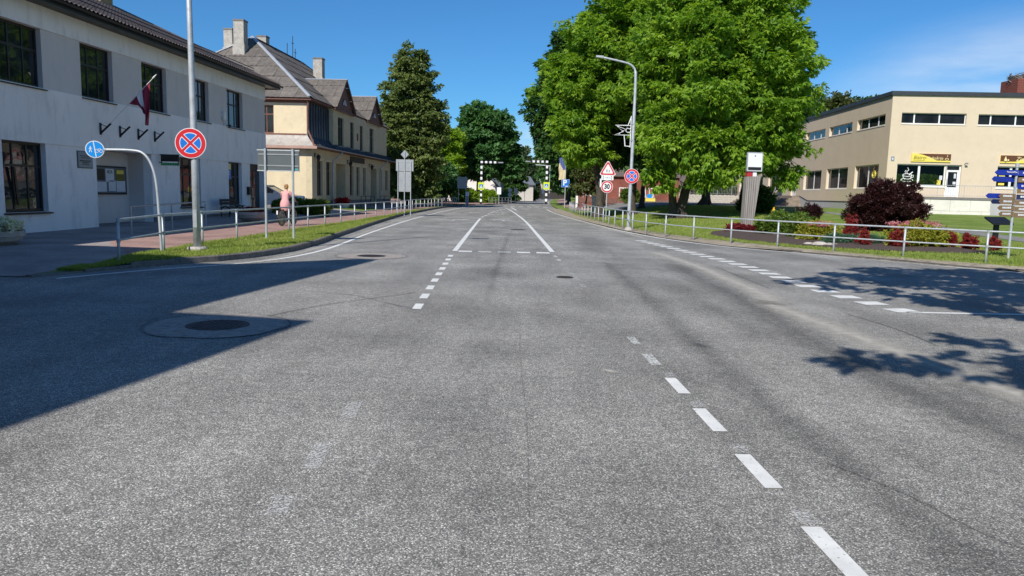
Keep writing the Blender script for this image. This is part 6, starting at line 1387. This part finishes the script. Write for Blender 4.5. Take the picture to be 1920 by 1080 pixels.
# ------------------------------------------------------------------ trees
W = LEAF['walnut']
bz = float(hR(10.4, 47))
tree('walnut_tree', 'large bright green walnut with a forked trunk in the middle of the right lawn', 'tree', (10.4, 47.0, bz),
     [([(0, 0, -.1), (.1, 0, .9), (.55, 0, 2.6), (1.4, -.3, 4.8), (2.0, -.3, 7.0)], .36), ([(-.35, .1, -.1), (-.5, .1, 1.2), (-.75, .2, 3.0), (-1.0, .3, 5.2)], .30)],
     [(2.0, -.6, 8.4, 4.7, 4.4, 4.1), (.8, 0, 11.6, 3.8, 3.6, 3.6), (3.5, 0, 11.4, 2.8, 3.2, 3.4), (2.0, 0, 14.2, 3.4, 3.2, 2.8), (4.2, -.5, 6.6, 2.4, 2.8, 2.4), (5.6, -.6, 4.8, 1.5, 2.0, 1.4), (3.6, -1.6, 5.0, 2.0, 2.2, 1.5), (-1.0, -1.4, 5.2, 1.9, 2.4, 2.0), (1.2, -2.6, 4.4, 2.2, 1.9, 1.5), (-1.4, .4, 9.4, 2.0, 2.6, 2.4), (5.4, 0, 8.6, 2.0, 2.4, 2.4), (-1.6, -1.4, 2.5, .8, .8, .7), (.9, -2.6, 2.3, .9, .8, .6), (6.5, -.8, 3.0, .6, .7, .8), (2.4, -3.0, 3.0, .9, .8, .6)],
     W, 2.5, .62, 30, .32, .105, 5, droop=.38, flat=.6, inner=.62, twigs=90, lump=.21, gap=.22)
# hanging sprays low on the crown
for (bx, by, z) in ((-1.25, -1.0, 3.0), (.6, -2.2, 2.7), (7.0, -1.0, 3.1), (5.4, -2.0, 3.0)): pass
bz = float(hR(5.9, 52))
tree('walnut_tree', 'bright green walnut leaning over the road, left of the right lamp post', 'tree', (6.0, 53.0, bz),
     [([(0, 0, -.1), (.05, 0, 1.2), (-.1, 0, 2.6), (-.5, 0, 4.6), (-.6, .2, 7)], .34), ([(.1, .1, .9), (.5, .1, 2.4), (1.1, .3, 4.6)], .22)],
     [(-.6, 0, 8.8, 2.9, 3.2, 3.4), (.4, 0, 12.0, 2.9, 3.0, 2.9), (-1.5, 0, 6.2, 1.8, 2.4, 1.8), (1.6, .3, 13.6, 2.4, 2.6, 2.3), (-2.3, .5, 9.2, 1.8, 2.0, 2.4), (-1.0, 0, 4.6, 1.4, 1.8, 1.0), (2.0, .5, 10.0, 2.4, 2.6, 2.6)],
     W, 2.5, .62, 30, .33, .11, 5, droop=.38, flat=.6, inner=.62, twigs=80, lump=.34, gap=.22)
def rtree(name, label, x, y, r, h, blobs, leaf, **k):
    kw = dict(dens=1.6, clump_r=.75, per=20, ln=.40, wd=.18, fan=4); kw.update(k)
    return tree(name, label, 'tree', (x, y, float(hR(x, y))), [([(0, 0, -.1), (.03, 0, h * .25), (.1, 0, h * .5), (.1, .1, h)], r)], blobs, LEAF[leaf], kw['dens'], kw['clump_r'], kw['per'], kw['ln'], kw['wd'], kw['fan'], group=kw.get('group'), droop=.3, flat=kw.get('flat', .6), inner=.6, twigs=kw.get('twigs', 14))
rtree('maple_tree', 'dark maple standing in shade just right of the right lamp post', 8.7, 55.5, .30, 5, [(.2, 0, 8.5, 3.6, 3.6, 4.4), (.4, 0, 12.4, 3.0, 3.0, 3.4), (-.6, -.4, 5.2, 2.4, 2.4, 1.6), (1.4, .3, 4.4, 2.0, 2.0, 1.2)], 'maple')
rtree('maple_tree', 'twin-stemmed dark maple behind the walnut fork, nearer the red house', 11.0, 64.8, .24, 5, [(.5, 0, 9, 4.0, 4.0, 4.6), (0, 0, 13.2, 3.2, 3.2, 3.2), (-.8, 0, 4.6, 2.2, 2.2, 1.2)], 'maple')
rtree('maple_tree', 'dark maple with a stout trunk in front of the red roof', 17.3, 68, .42, 6, [(-.4, 0, 9.5, 5.2, 5, 5.0), (0, 0, 15, 4.2, 4, 4.0), (3.4, -.5, 8.5, 2.6, 3, 3.0), (-2, 0, 6, 3, 3, 2)], 'maple')
rtree('maple_tree', 'dark maple behind the wooden beam next to the stone steps', 16.2, 53.5, .28, 4, [(0, 0, 7.6, 3.4, 3.4, 3.6), (.8, 0, 11.0, 2.8, 2.8, 3.0)], 'maple')
rtree('maple_tree', 'dark tall maple rising behind the leaning walnut at the road edge', 8.8, 104, .42, 6, [(-2.4, 0, 12.4, 4.2, 4, 6.0), (-1.4, 0, 18, 3.6, 3.6, 4.6), (-2.4, 0, 7.2, 3.0, 3.4, 2.2), (2.4, 0, 10, 4, 4, 5.4)], 'maple', ln=.6, wd=.28, clump_r=1.0)
rtree('roadside_tree', 'young yellowish tree beside the red brick house and the P sign', 7.6, 80, .12, 2.2, [(0, 0, 3.0, 1.5, 1.5, 1.5), (.3, 0, 4.4, 1.0, 1.0, 1.0)], 'olive', dens=2.5, clump_r=.5, ln=.32, wd=.14)
rtree('roadside_tree', 'round dark tree over the far right footway behind the striped gantry', 8.6, 118, .30, 4, [(-.8, 0, 7, 3.6, 4, 4.2), (-.5, 0, 11, 2.8, 3, 3), (-1.8, 0, 4.6, 2.2, 2.5, 1.7)], 'oak', dens=1.1, ln=.75, wd=.4)
rtree('roadside_tree', 'far green tree at the end of the right pavement', 11.5, 165, .3, 4, [(0, 0, 6.5, 4.6, 4, 4.2), (-1, 0, 10.5, 3.2, 3, 3)], 'oak', dens=.7, clump_r=1.3, ln=1.0, wd=.55)
rtree('roadside_tree', 'farthest tree closing the road at the vanishing point', 12.0, 250, .3, 4, [(0, 0, 7, 7, 5, 6), (-6, 0, 4, 5, 4, 4)], 'hazy', dens=.5, clump_r=1.8, ln=1.5, wd=.8)
def ltree(name, label, x, y, r, h, blobs, leaf, **k):
    kw = dict(dens=1.5, clump_r=.8, per=18, ln=.42, wd=.19, fan=4, bark='bark'); kw.update(k)
    return tree(name, label, 'tree', (x, y, .2), [([(0, 0, -.1), (.03, 0, h * .3), (-.05, 0, h * .6), (0, .1, h)], r)], blobs, LEAF[leaf], kw['dens'], kw['clump_r'], kw['per'], kw['ln'], kw['wd'], kw['fan'], bark=kw['bark'], droop=kw.get('droop', .25), flat=kw.get('flat', .5), inner=.5, twigs=12, lump=.2)
ltree('linden_tree', 'tall conical olive-green linden right of the cream house', -10.75, 77, .36, 9, [(0, 0, 3.0, 3.0, 3.0, 2.6), (0, 0, 5.8, 3.4, 3.3, 2.5), (-.1, 0, 8.5, 3.2, 3.1, 2.4), (0, 0, 10.9, 2.65, 2.65, 2.0), (0, 0, 12.9, 2.3, 2.3, 1.75), (.1, 0, 14.4, 1.5, 1.5, 1.3), (1.9, 0, 9.6, 1.6, 1.6, 1.1), (2.2, 0, 7.4, 1.6, 1.6, 1.3)], 'linden', dens=2.0, clump_r=.62, per=20, ln=.36, wd=.15, flat=.42, droop=.45)
ltree('lime_tree', 'smaller lime-green tree peeping out right of the tall linden', -10.0, 110, .2, 4, [(0, 0, 5.6, 2.8, 2.8, 3.2), (-.7, 0, 9.2, 2.4, 2.2, 2.2), (.8, 0, 8.6, 1.6, 1.6, 1.5)], 'lime', dens=1.4, gap=.15)
ltree('yew_tree', 'low dark tree in deep shade below the tall linden', -11.2, 91, .2, 2, [(0, 0, 2.6, 2.6, 2.6, 2.4), (2.3, 0, 2.3, 1.6, 2, 1.7)], 'maple')
ltree('yew_tree', 'dark leafy tree between the linden and the white house, over the pavement', -10.2, 106, .2, 2, [(0, 0, 3.2, 2.7, 2.6, 2.6), (-2.4, 0, 3.0, 2.5, 2.5, 2.4)], 'oak')
ltree('oak_tree', 'broad blue-green oak with a pale trunk at the far left corner', -5.6, 117, .42, 4.2, [(.5, 0, 7.8, 4.7, 4.6, 3.9), (.8, 0, 11.3, 3.5, 3.5, 3.0), (-1.0, 0, 13.2, 1.6, 1.7, 1.6), (2.9, 0, 12.2, 1.5, 1.7, 1.5), (-3.5, 0, 6.5, 2.2, 2.5, 2.4), (4.1, 0, 7.9, 1.9, 2.5, 2.9), (4.4, 0, 5.6, 2.0, 2.5, 1.8), (-1.7, -1, 4.8, 2.2, 1.7, 1.1), (.9, -1, 5.0, 2.0, 1.7, .9)], 'oak', dens=1.2, clump_r=.95, per=16, ln=.62, wd=.30, bark='bark_grey')
ltree('spruce_tree', 'narrow grey-green tree far behind the white house', 1.2, 195, .3, 4, [(0, 0, 4.5, 3.0, 3, 4.2), (.4, 0, 9.5, 2.0, 2, 3.2), (-2.5, 0, 4, 2.4, 3, 3.4)], 'hazy', dens=.8, clump_r=1.1, ln=1.0, wd=.4)
ltree('dark_spruce', 'dark tree beside the gable of the white house', -.8, 150, .3, 3, [(0, 0, 4.4, 2.6, 3, 4.0), (-1.4, 0, 8, 2.0, 2, 2.6)], 'maple', dens=.9, ln=.8, wd=.4)
for i, (x, y, z, bl, lf, lab) in enumerate(((54.5, 130, 1.0, [(0, 0, 11, 5.5, 5, 6.5), (-3, 0, 14, 3.5, 4, 4)], 'olive', 'olive-green tree rising behind the roof left of the dark one'), (62.0, 134, 1.0, [(0, 0, 13, 5.5, 5, 6.2), (3.4, 0, 15.5, 2.6, 3, 3.4), (-2, 0, 10, 4.5, 5, 5)], 'maple', 'dark tree rising behind the flat roof of the apricot building'), (44, 126, 1.0, [(0, 0, 9, 5, 5, 7), (-4, 0, 7, 4, 4, 6)], 'oak', 'green tree behind the walnut at the left end of the apricot building'))):
    tree('background_tree', lab, 'tree', (x, y, z), [([(0, 0, -.1), (0, 0, 4), (0, 0, 9)], .35)], bl, LEAF[lf], .9, 1.1, 13, .8, .4, 4, group='trees behind the flat roof', twigs=8)
tree('roadside_tree', 'large tree outside the frame on the right that throws leafy shade on the road', 'tree', (9.0, -.6, .1), [([(0, 0, -.1), (0, 0, 2.5), (-.6, .6, 5), (-1.4, 1.2, 7)], .32)],
     [(-3.0, 6.9, 7.5, 3.1, 3.6, 1.2), (-.2, 6.6, 7.6, 3.2, 3.8, 1.4), (3.6, 4.4, 8.0, 3.4, 4.0, 2.0), (-3.75, .1, 7.2, 4.2, 1.7, 1.0), (.5, -.6, 7.6, 3.2, 1.9, 1.5), (4, -1, 8, 3, 2, 2)], LEAF['maple'], 1.25, .6, 16, .38, .17, 4, twigs=26, gap=.10, flat=.5)
# far woods and hedges
def wood(name, label_kind, pts, leaf, r, h, dens, ln):
    P = []
    for (x, y) in pts: P.append((x, y, h * .5 + random.uniform(-1, 1), r * random.uniform(.8, 1.2), r, h * random.uniform(.42, .6)))
    o = foliage(name, P, LEAF[leaf], dens, 1.8, 12, ln, ln * .5, None); return o
wood('far_woods', '', [(-60 + 9 * k, 300 + 14 * math.sin(k * 1.7)) for k in range(9)] + [(26 + 9 * k, 255 + 12 * math.sin(k * 2.1)) for k in range(14)], 'hazy', 7, 14, .35, 1.8)
wood('far_woods', '', [(-95 + 9 * k, 150 + 10 * math.sin(k * 1.3)) for k in range(9)], 'hazy', 6.5, 11, .35, 1.5)
def hedge(label, x0, x1, y, z0, h, leaf, ln=.22, dens=16):
    t = thing('hedge', label, 'hedge', ((x0 + x1) / 2, y, z0)); n = max(2, int((x1 - x0) / (h * .6)))
    foliage('leaves', [(-(x1 - x0) / 2 + (x1 - x0) * (k + .5) / n, 0, h * .5, (x1 - x0) / n * .75, h * .5, h * .52 * random.uniform(.9, 1.1)) for k in range(n)], LEAF[leaf], dens, .3, 12, ln, ln * .45, t)
    MB().tube([(0, 0, -.1), (0, 0, h * .5)], .06).build('stem', MAT['bark'], t)
hedge('bright lime-green hedge left of the pale oak trunk', -8.9, -6.05, 111, .12, 2.0, 'lime')
hedge('bright lime-green hedge right of the pale oak trunk', -4.95, -2.75, 111, .12, 1.9, 'lime')
hedge('bright lime-green hedge patch left of the dark trees beyond the linden', -14.2, -10.6, 101, .2, 2.4, 'lime')
hedge('dark hedge in front of the far dark yard', .2, 5.0, 172, .2, 2.2, 'maple', .4, 8)
hedge('low green bushes by the stone steps fence', 24.5, 30.0, 104, 1.9, 2.6, 'shrub', .35, 8)
hedge('small round bush in front of the red brick house', 12.0, 13.4, 82.5, .95, 1.5, 'shrub')

# ------------------------------------------------------------------ far houses
def simple_house(name, label, cat, x, y, z, rz, w, d, h, rh, wm, rm, wins=(), gable_front=False, chim=None, ov=.35, roofname='roof'):
    t = thing(name, label, cat, (x, y, z), rad(rz)); mb = MB().box(0, w, 0, d, -1, h)
    if gable_front: mb.prism([(0, 0, h), (w, 0, h), (w / 2, 0, h + rh)], (0, d, 0)); rf = [((-ov, -ov, h - .1), (w / 2, -ov, h + rh + .12), (w / 2, d + ov, h + rh + .12), (-ov, d + ov, h - .1)), ((w + ov, -ov, h - .1), (w / 2, -ov, h + rh + .12), (w / 2, d + ov, h + rh + .12), (w + ov, d + ov, h - .1))]
    else: mb.prism([(0, 0, h), (0, d, h), (0, d / 2, h + rh)], (w, 0, 0)); rf = [((-ov, -ov, h - .1), (w + ov, -ov, h - .1), (w + ov, d / 2, h + rh + .12), (-ov, d / 2, h + rh + .12)), ((-ov, d + ov, h - .1), (w + ov, d + ov, h - .1), (w + ov, d / 2, h + rh + .12), (-ov, d / 2, h + rh + .12))]
    mb.build('wall', MAT[wm], t); r = MB()
    for q in rf: r.prism(list(q), (0, 0, .12))
    ro = r.build(roofname, MAT[rm], t)
    for (a, b, c, e) in wins: window(t, a, c, b - a, e - c, -.03, cols=(.5,), rows=(), fw=.1, mw=.07, fm='pvc')
    if chim: MB().box(chim[0] - .35, chim[0] + .35, chim[1] - .35, chim[1] + .35, h, h + rh + .8).build('chimney', MAT['conc'], ro)
    return t
simple_house('white_house', 'white house with a steep gable facing the road behind the lime hedge', 'house', -12.2, 131, .1, -3, 9.4, 9, 2.3, 5.4, 'whitewall', 'bluegrey_roof', wins=((6.0, 6.9, .9, 2.1), (2.2, 3.2, .9, 2.2)), gable_front=True)
t = simple_house('grey_gable_house', 'tall narrow house part with a blue-grey roof at the right end of the white house', 'house', -5.1, 134, .1, -3, 2.6, 8, 4.0, 1.9, 'signback_dark', 'bluegrey_roof', ov=.15)
simple_house('far_house', 'small far house with a bright white end wall beside the dark yard', 'house', -1.0, 165, .2, 30, 6, 4, 3.4, 1.6, 'whitewall', 'bluegrey_roof')
simple_house('far_house', 'low far house with a grey roof beyond the right crossing gantry', 'house', 9.0, 240, .3, 10, 9, 8, 2.6, 3.4, 'timber_dark', 'conc')
RH = simple_house('red_brick_house', 'low red brick house with white windows behind the trees on the right', 'house', 7.6, 88, .75, -3, 11.5, 8, 3.2, 2.2, 'redbrick', 'rooftile', wins=((.75, 1.7, .75, 1.75), (4.6, 5.6, .75, 1.85), (7.6, 8.6, .75, 1.85)))
MB().box(-.02, 11.52, -.06, -.001, .0, .55).build('plinth', MAT['browntrim'], RH)
simple_house('red_roofed_hall', 'long low hall with a bright red roof glimpsed between the maple trunks', 'building', 19.5, 112, .9, -3, 10, 6, 1.6, 2.3, 'stone_brown', 'redroof')
simple_house('brown_house', 'brownish house far behind the maples left of the stone wall', 'house', 16.3, 100, .9, -3, 7, 6, 2.4, 1.2, 'stone_brown', 'rooftile')
t = thing('stone_wall', 'pale field-stone retaining wall below an iron fence left of the stone steps', 'wall', (21.0, 98, .9), rad(-3))
MB().box(0, 11.0, 0, .5, -.3, 1.15).build('core', MAT['stone_brown'], t)
sm = [MB().lathe([(.001, -.05), (.20, -.04), (.22, 0), (.17, .06), (.001, .08)], n=7, ax='y', sx=1.4 + .3 * k).mesh('stone', MAT['stone_lt']) for k in range(3)]
for r in range(4):
    for k in range(19): link('stone', sm[random.randrange(3)], t, (.3 + .57 * k + .28 * (r % 2), -.02, .05 + .30 * r), (0, random.uniform(-.3, .3), math.pi))
t = thing('iron_fence', 'thin dark iron fence on top of the pale stone wall', 'fence', (21.0, 98.2, 2.05), rad(-3))
for k in range(7): MB().tube([(1.8 * k, 0, -.05), (1.8 * k, 0, 1.3)], .04, 5).build('post', MAT['signback'], t)
for k in range(54): MB().tube([(.2 * k + .1, 0, .1), (.2 * k + .1, 0, 1.15 + .12 * math.sin(k * .9))], .018, 4).build('bar', MAT['signback'], t)
MB().tube([(0, 0, 1.1), (10.8, 0, 1.1)], .025, 4).tube([(0, 0, .15), (10.8, 0, .15)], .025, 4).build('rail', MAT['signback'], t)
t = thing('info_board', 'blue and yellow board glimpsed beyond the walnut trunk', 'board', (15.2, 84, .95)); MB().box(-.55, .55, 0, .08, .15, .5).build('lower_panel', MAT['shopyellow'], t); MB().box(-.35, .15, -.01, .07, .52, .95).build('upper_panel', MAT['signcyan'], t)
for x in (-.45, .45): MB().tube([(x, .12, -.1), (x, .12, .9)], .03, 5).build('post', MAT['galv'], t)
YC = brick_chimney(None, 50.0, 76.0, 1.0, 13.9, 2.6, 2.6, 'redbrick', 'mortar', 6, 6, .22, None, limit=280)
tag(YC, 'thick red brick chimney with a stick nest behind the flat roof', 'chimney'); YC.name = 'brick_chimney'
tn = thing('stork_nest', 'untidy stick nest on top of the brick chimney', 'nest', (50.0, 76.0, 13.9))
mb = MB()
for k in range(260):
    a = random.random() * 6.28; r = 1.15 + random.gauss(0, .12); z = random.uniform(-.3, .45) ; d = Vector((-math.sin(a), math.cos(a), random.gauss(0, .5))) * random.uniform(.25, .55); p = Vector((r * math.cos(a), r * math.sin(a), z)); mb.tube([p - d, p + d], .03, 3, False)
tag(mb.build('sticks', MAT['wood_old'], tn), kind='stuff'); MB().lathe([(.8, -.05), (1.15, .1), (1.2, .38), (.6, .3), (.001, .25)], n=14).build('cup', MAT['mulch'], tn)

# ------------------------------------------------------------------ parked car behind the corner
t = thing('parked_car', 'white car nose sticking out behind the corner of the grey building', 'car', (-14.6, 44.2, .31), 0)
def carbody(mb):
    prof = [(-2.05, .35), (-2.1, .7), (-2.0, .95), (-1.2, 1.0), (-.9, 1.03), (-.55, 1.25), (-.2, 1.43), (.6, 1.46), (1.4, 1.38), (1.95, 1.02), (2.05, .85), (2.05, .35)]
    for (y0, y1) in ((-.82, .82),): mb.prism([(-p[0], y0, p[1]) for p in prof], (0, y1 - y0, 0))
lower = MB().prism([(2.1, -.86, .32), (2.14, -.84, .62), (2.02, -.8, .86), (1.05, -.84, 1.0), (-2.0, -.84, 1.0), (-2.1, -.84, .35)], (0, 1.7, 0)).build('body', MAT['carwhite'], t)
cabin = MB().add([(1.05, -.80, 1.001), (.25, -.66, 1.42), (-1.2, -.66, 1.44), (-1.95, -.78, 1.001), (1.05, .80, 1.001), (.25, .66, 1.42), (-1.2, .66, 1.44), (-1.95, .78, 1.001)], [(0, 1, 2, 3), (4, 7, 6, 5), (0, 4, 5, 1), (1, 5, 6, 2), (2, 6, 7, 3), (0, 3, 7, 4)]).build('window', MAT['glass'], t)
MB().prism([(.30, -.67, 1.425), (-1.22, -.67, 1.445), (-1.22, .67, 1.445), (.30, .67, 1.425)], (0, 0, .04)).build('roof', MAT['carwhite'], t)
for s in (-.81, .73): MB().prism([(1.08, s, 1.0), (.27, s + (.13 if s < 0 else -.06), 1.44), (.20, s + (.13 if s < 0 else -.06), 1.44), (.98, s, 1.0)], (0, .07, 0)).build('pillar', MAT['carwhite'], t)
MB().box(2.10, 2.18, -.84, .84, .24, .50).build('bumper', MAT['signblack'], t)
for s in (-.80, .48): MB().box(1.98, 2.11, s, s + .30, .62, .78).build('headlight', MAT['chrome'], t)
for x in (-1.3, 1.35):
    for s in (-.87, .70):
        w = MB().lathe([(.22, 0), (.31, .0), (.32, .04), (.32, .14), (.31, .18), (.22, .18)], n=20, ax='y').build('wheel', MAT['tyre'], t, (x, s, .32)); MB().lathe([(.22, 0), (.001, .03)], n=14, ax='y').build('rim', MAT['chrome'], w, (0, -.002, 0))
MB().box(.75, .92, -.99, -.86, .98, 1.10).build('mirror', MAT['carwhite'], t)

# ------------------------------------------------------------------ cyclist
CY = (-9.15, 30.3, float(hL(-9.15, 30.3))); CYR = rad(-10)
bk = thing('bicycle', 'city bicycle with pale wheel rims ridden along the pink cycle path', 'bicycle', CY, CYR)
def wheel(y):
    w = MB().lathe([(.315, -.016), (.345, -.018), (.350, 0), (.345, .018), (.315, .016), (.315, -.016)], n=28, ax='x').build('tyre', MAT['tyre'], None)
    w.name = 'wheel'; w.parent = bk; w.location = (0, y, .35)
    MB().lathe([(.295, -.012), (.313, -.014), (.313, .014), (.295, .012), (.295, -.012)], n=28, ax='x').build('rim', MAT['chrome'], w)
    mb = MB()
    for k in range(14): a = 2 * math.pi * k / 14; mb.tube([(.02, .02 * math.cos(a), .02 * math.sin(a)), (0, .30 * math.cos(a + .12), .30 * math.sin(a + .12))], .003, 3, False)
    mb.lathe([(.03, -.05), (.03, .05)], n=8, ax='x'); mb.build('spokes', MAT['chrome'], w)
wheel(-.52); wheel(.56)
BB = (0, -.06, .29)
fr_ = MB(); fr_.tube([BB, (0, -.22, .80)], .018).tube([BB, (0, .36, .78)], .02).tube([(0, -.18, .62), (0, .38, .86)], .016)
for s in (-.05, .05): fr_.tube([BB, (s, -.52, .35)], .011, 6).tube([(0, -.19, .72), (s, -.52, .35)], .010, 6).tube([(s, .40, .74), (s, .56, .35)], .012, 6)
fr_.tube([(0, .36, .74), (0, .31, 1.0)], .018); fr_.build('frame', M('bike_frame', (.03, .03, .04), .4), bk)
MB().tube([(-.28, .22, 1.03), (-.22, .30, 1.04), (0, .34, 1.01), (.22, .30, 1.04), (.28, .22, 1.03)], .013, 8).build('handlebar', MAT['chrome'], bk)
MB().add([(-.09, -.34, .86), (.09, -.34, .86), (.03, -.04, .86), (-.03, -.04, .86), (-.08, -.33, .91), (.08, -.33, .91), (.02, -.05, .90), (-.02, -.05, .90)], [(0, 3, 2, 1), (4, 5, 6, 7), (0, 1, 5, 4), (1, 2, 6, 5), (2, 3, 7, 6), (3, 0, 4, 7)]).build('saddle', MAT['tyre'], bk)
def fender(y): 
    pts = [(0, y + .375 * math.cos(a), .35 + .375 * math.sin(a)) for a in np.linspace(.15, math.pi + .35, 16)]; vs = []
    for p in pts: vs += [(-.03, p[1], p[2]), (.03, p[1], p[2])]
    MB().add(vs, [(2 * i, 2 * i + 1, 2 * i + 3, 2 * i + 2) for i in range(15)]).build('mudguard', MAT['signblack'], bk)
fender(-.52); fender(.56)
MB().box(-.03, .03, -.93, -.90, .50, .66).build('reflector', MAT['signwhite'], bk)
MB().box(-.16, .16, .46, .72, .80, 1.06).build('basket', MAT['black'], bk)
for s in (-1, 1):
    zz = .29 - .16 * (1 if s < 0 else -1); MB().box(s * .09 - .05, s * .09 + .05, -.12, -.02, zz - .012, zz + .012).build('pedal', MAT['tyre'], bk); MB().tube([(s * .04, -.06, .29), (s * .045, -.06, zz)], .011, 6).build('crank', MAT['chrome'], bk)
t = thing('person', 'woman in a pink dress with fair pinned-up hair riding a bicycle away', 'person', CY, CYR)
V = [(0, -.21, .98, .135), (0, -.19, 1.12, .115), (0, -.15, 1.28, .125), (0, -.11, 1.43, .10), (0, -.09, 1.50, .052), (0, -.065, 1.57, .055), (0, -.055, 1.64, .086), (0, -.045, 1.71, .075)]
E_ = [(i, i + 1) for i in range(7)]
def chain(root, pts):
    a = root
    for p in pts: V.append(p); E_.append((a, len(V) - 1)); a = len(V) - 1
    return a
for s in (-1, 1):
    foot = (.145, ) if s < 0 else (.46,)
    k = (s * .12, .12, .62) if s < 0 else (s * .12, .20, .84)
    fz = .17 if s < 0 else .48
    an = chain(0, [(s * .095, -.18, .94, .105), (s * .115, (k[1] - .18) / 2, (k[2] + .94) / 2, .085), (k[0], k[1], k[2], .058), (s * .105, (k[1] - .12) / 2, (k[2] + fz) / 2 + .04, .050), (s * .10, -.13, fz + .03, .036), (s * .10, -.05, fz - .01, .034), (s * .10, .05, fz - .02, .026)])
    wr = chain(3, [(s * .15, -.11, 1.42, .062), (s * .205, -.04, 1.36, .050), (s * .27, .06, 1.20, .040), (s * .275, .15, 1.12, .033), (s * .275, .215, 1.065, .024)])
    for j, (dx, ln) in enumerate(((-.027, .06), (-.009, .07), (.009, .066), (.027, .05))):
        chain(wr, [(s * .275 + dx, .245, 1.058, .0095), (s * .275 + dx, .255, 1.035, .0085)])
    chain(wr, [(s * .245, .235, 1.045, .0095)])
me = bpy.data.meshes.new('body'); me.from_pydata([v[:3] for v in V], E_, []); bo = link('body', me)
sk = bo.modifiers.new('skin', 'SKIN'); sk.use_smooth_shade = True
for i, sv in enumerate(me.skin_vertices[0].data): sv.radius = (V[i][3], V[i][3]); sv.use_root = (i == 0)
bo.modifiers.new('sub', 'SUBSURF').levels = 2
bpy.context.view_layer.update()
bme = bpy.data.meshes.new_from_object(bo.evaluated_get(bpy.context.evaluated_depsgraph_get())); bpy.data.objects.remove(bo)
bme.materials.clear(); bme.materials.append(MAT['skin']); bme.shade_smooth(); body = link('body', bme, t)
def loft(rings, n=20):  # rings: (cx, cy, cz, rx, ry, tilt)
    vs = []
    for (cx, cy, cz, rx, ry, ti) in rings:
        for j in range(n):
            a = 2 * math.pi * j / n; w = 1 + .03 * math.sin(5 * a + cz * 9); vs.append((cx + rx * w * math.cos(a), cy + ry * w * math.sin(a), cz + ti * math.sin(a)))
    return MB().add(vs, [(i * n + j, i * n + (j + 1) % n, (i + 1) * n + (j + 1) % n, (i + 1) * n + j) for i in range(len(rings) - 1) for j in range(n)])
loft([(0, -.10, 1.485, .075, .07, -.01), (0, -.11, 1.46, .15, .095, -.01), (0, -.125, 1.38, .175, .125, -.02), (0, -.145, 1.26, .160, .128, -.02), (0, -.17, 1.14, .150, .122, -.03), (0, -.19, 1.05, .185, .150, -.03), (0, -.19, .95, .215, .19, .0), (0, -.15, .86, .225, .24, .03), (0, -.10, .78, .215, .27, .06), (0, -.08, .72, .20, .26, .08)]).build('dress', MAT['pink'], t, smooth=True)
for s in (-1, 1):
    MB().tube([(s * .10, -.11, 1.45), (s * .17, -.095, 1.41), (s * .215, -.04, 1.33), (s * .235, -.005, 1.29)], [.07, .075, .066, .064], 12, False).build('sleeve', MAT['pink'], t, smooth=True)
    MB().box(s * .10 - .045, s * .10 + .045, -.17, .09, (.17 if s < 0 else .48) - .062, (.17 if s < 0 else .48) - .03).build('shoe', MAT['white'], t)
hb = MB().lathe([(.001, .135), (.06, .12), (.092, .07), (.098, .0), (.085, -.06), (.05, -.09), (.001, -.095)], n=16).build('hair', MAT['hair'], t, (0, -.085, 1.665), smooth=True)
MB().lathe([(.001, .055), (.04, .04), (.05, 0), (.04, -.04), (.001, -.05)], n=12).build('bun', MAT['hair'], hb, (0, -.075, .06), smooth=True)
fc = MB(); fc.lathe([(.001, .018), (.012, .0), (.008, -.03), (.001, -.035)], n=8, c=(0, .04, 1.635))
for s in (-1, 1): fc.lathe([(.001, .02), (.010, 0), (.001, -.022)], n=8, c=(s * .084, -.05, 1.645))
fc.build('nose_and_ears', MAT['skin'], t)
fe = MB()
for s in (-1, 1): fe.lathe([(.001, .008), (.011, 0), (.001, -.008)], n=8, c=(s * .032, .026, 1.66))
fe.build('eyes', MAT['signblack'], t); MB().box(-.022, .022, .022, .036, 1.592, 1.600).build('mouth', MAT['redpaint'], t)
t.scale = (.93, .93, .93); bk.scale = (.93, .93, .93)
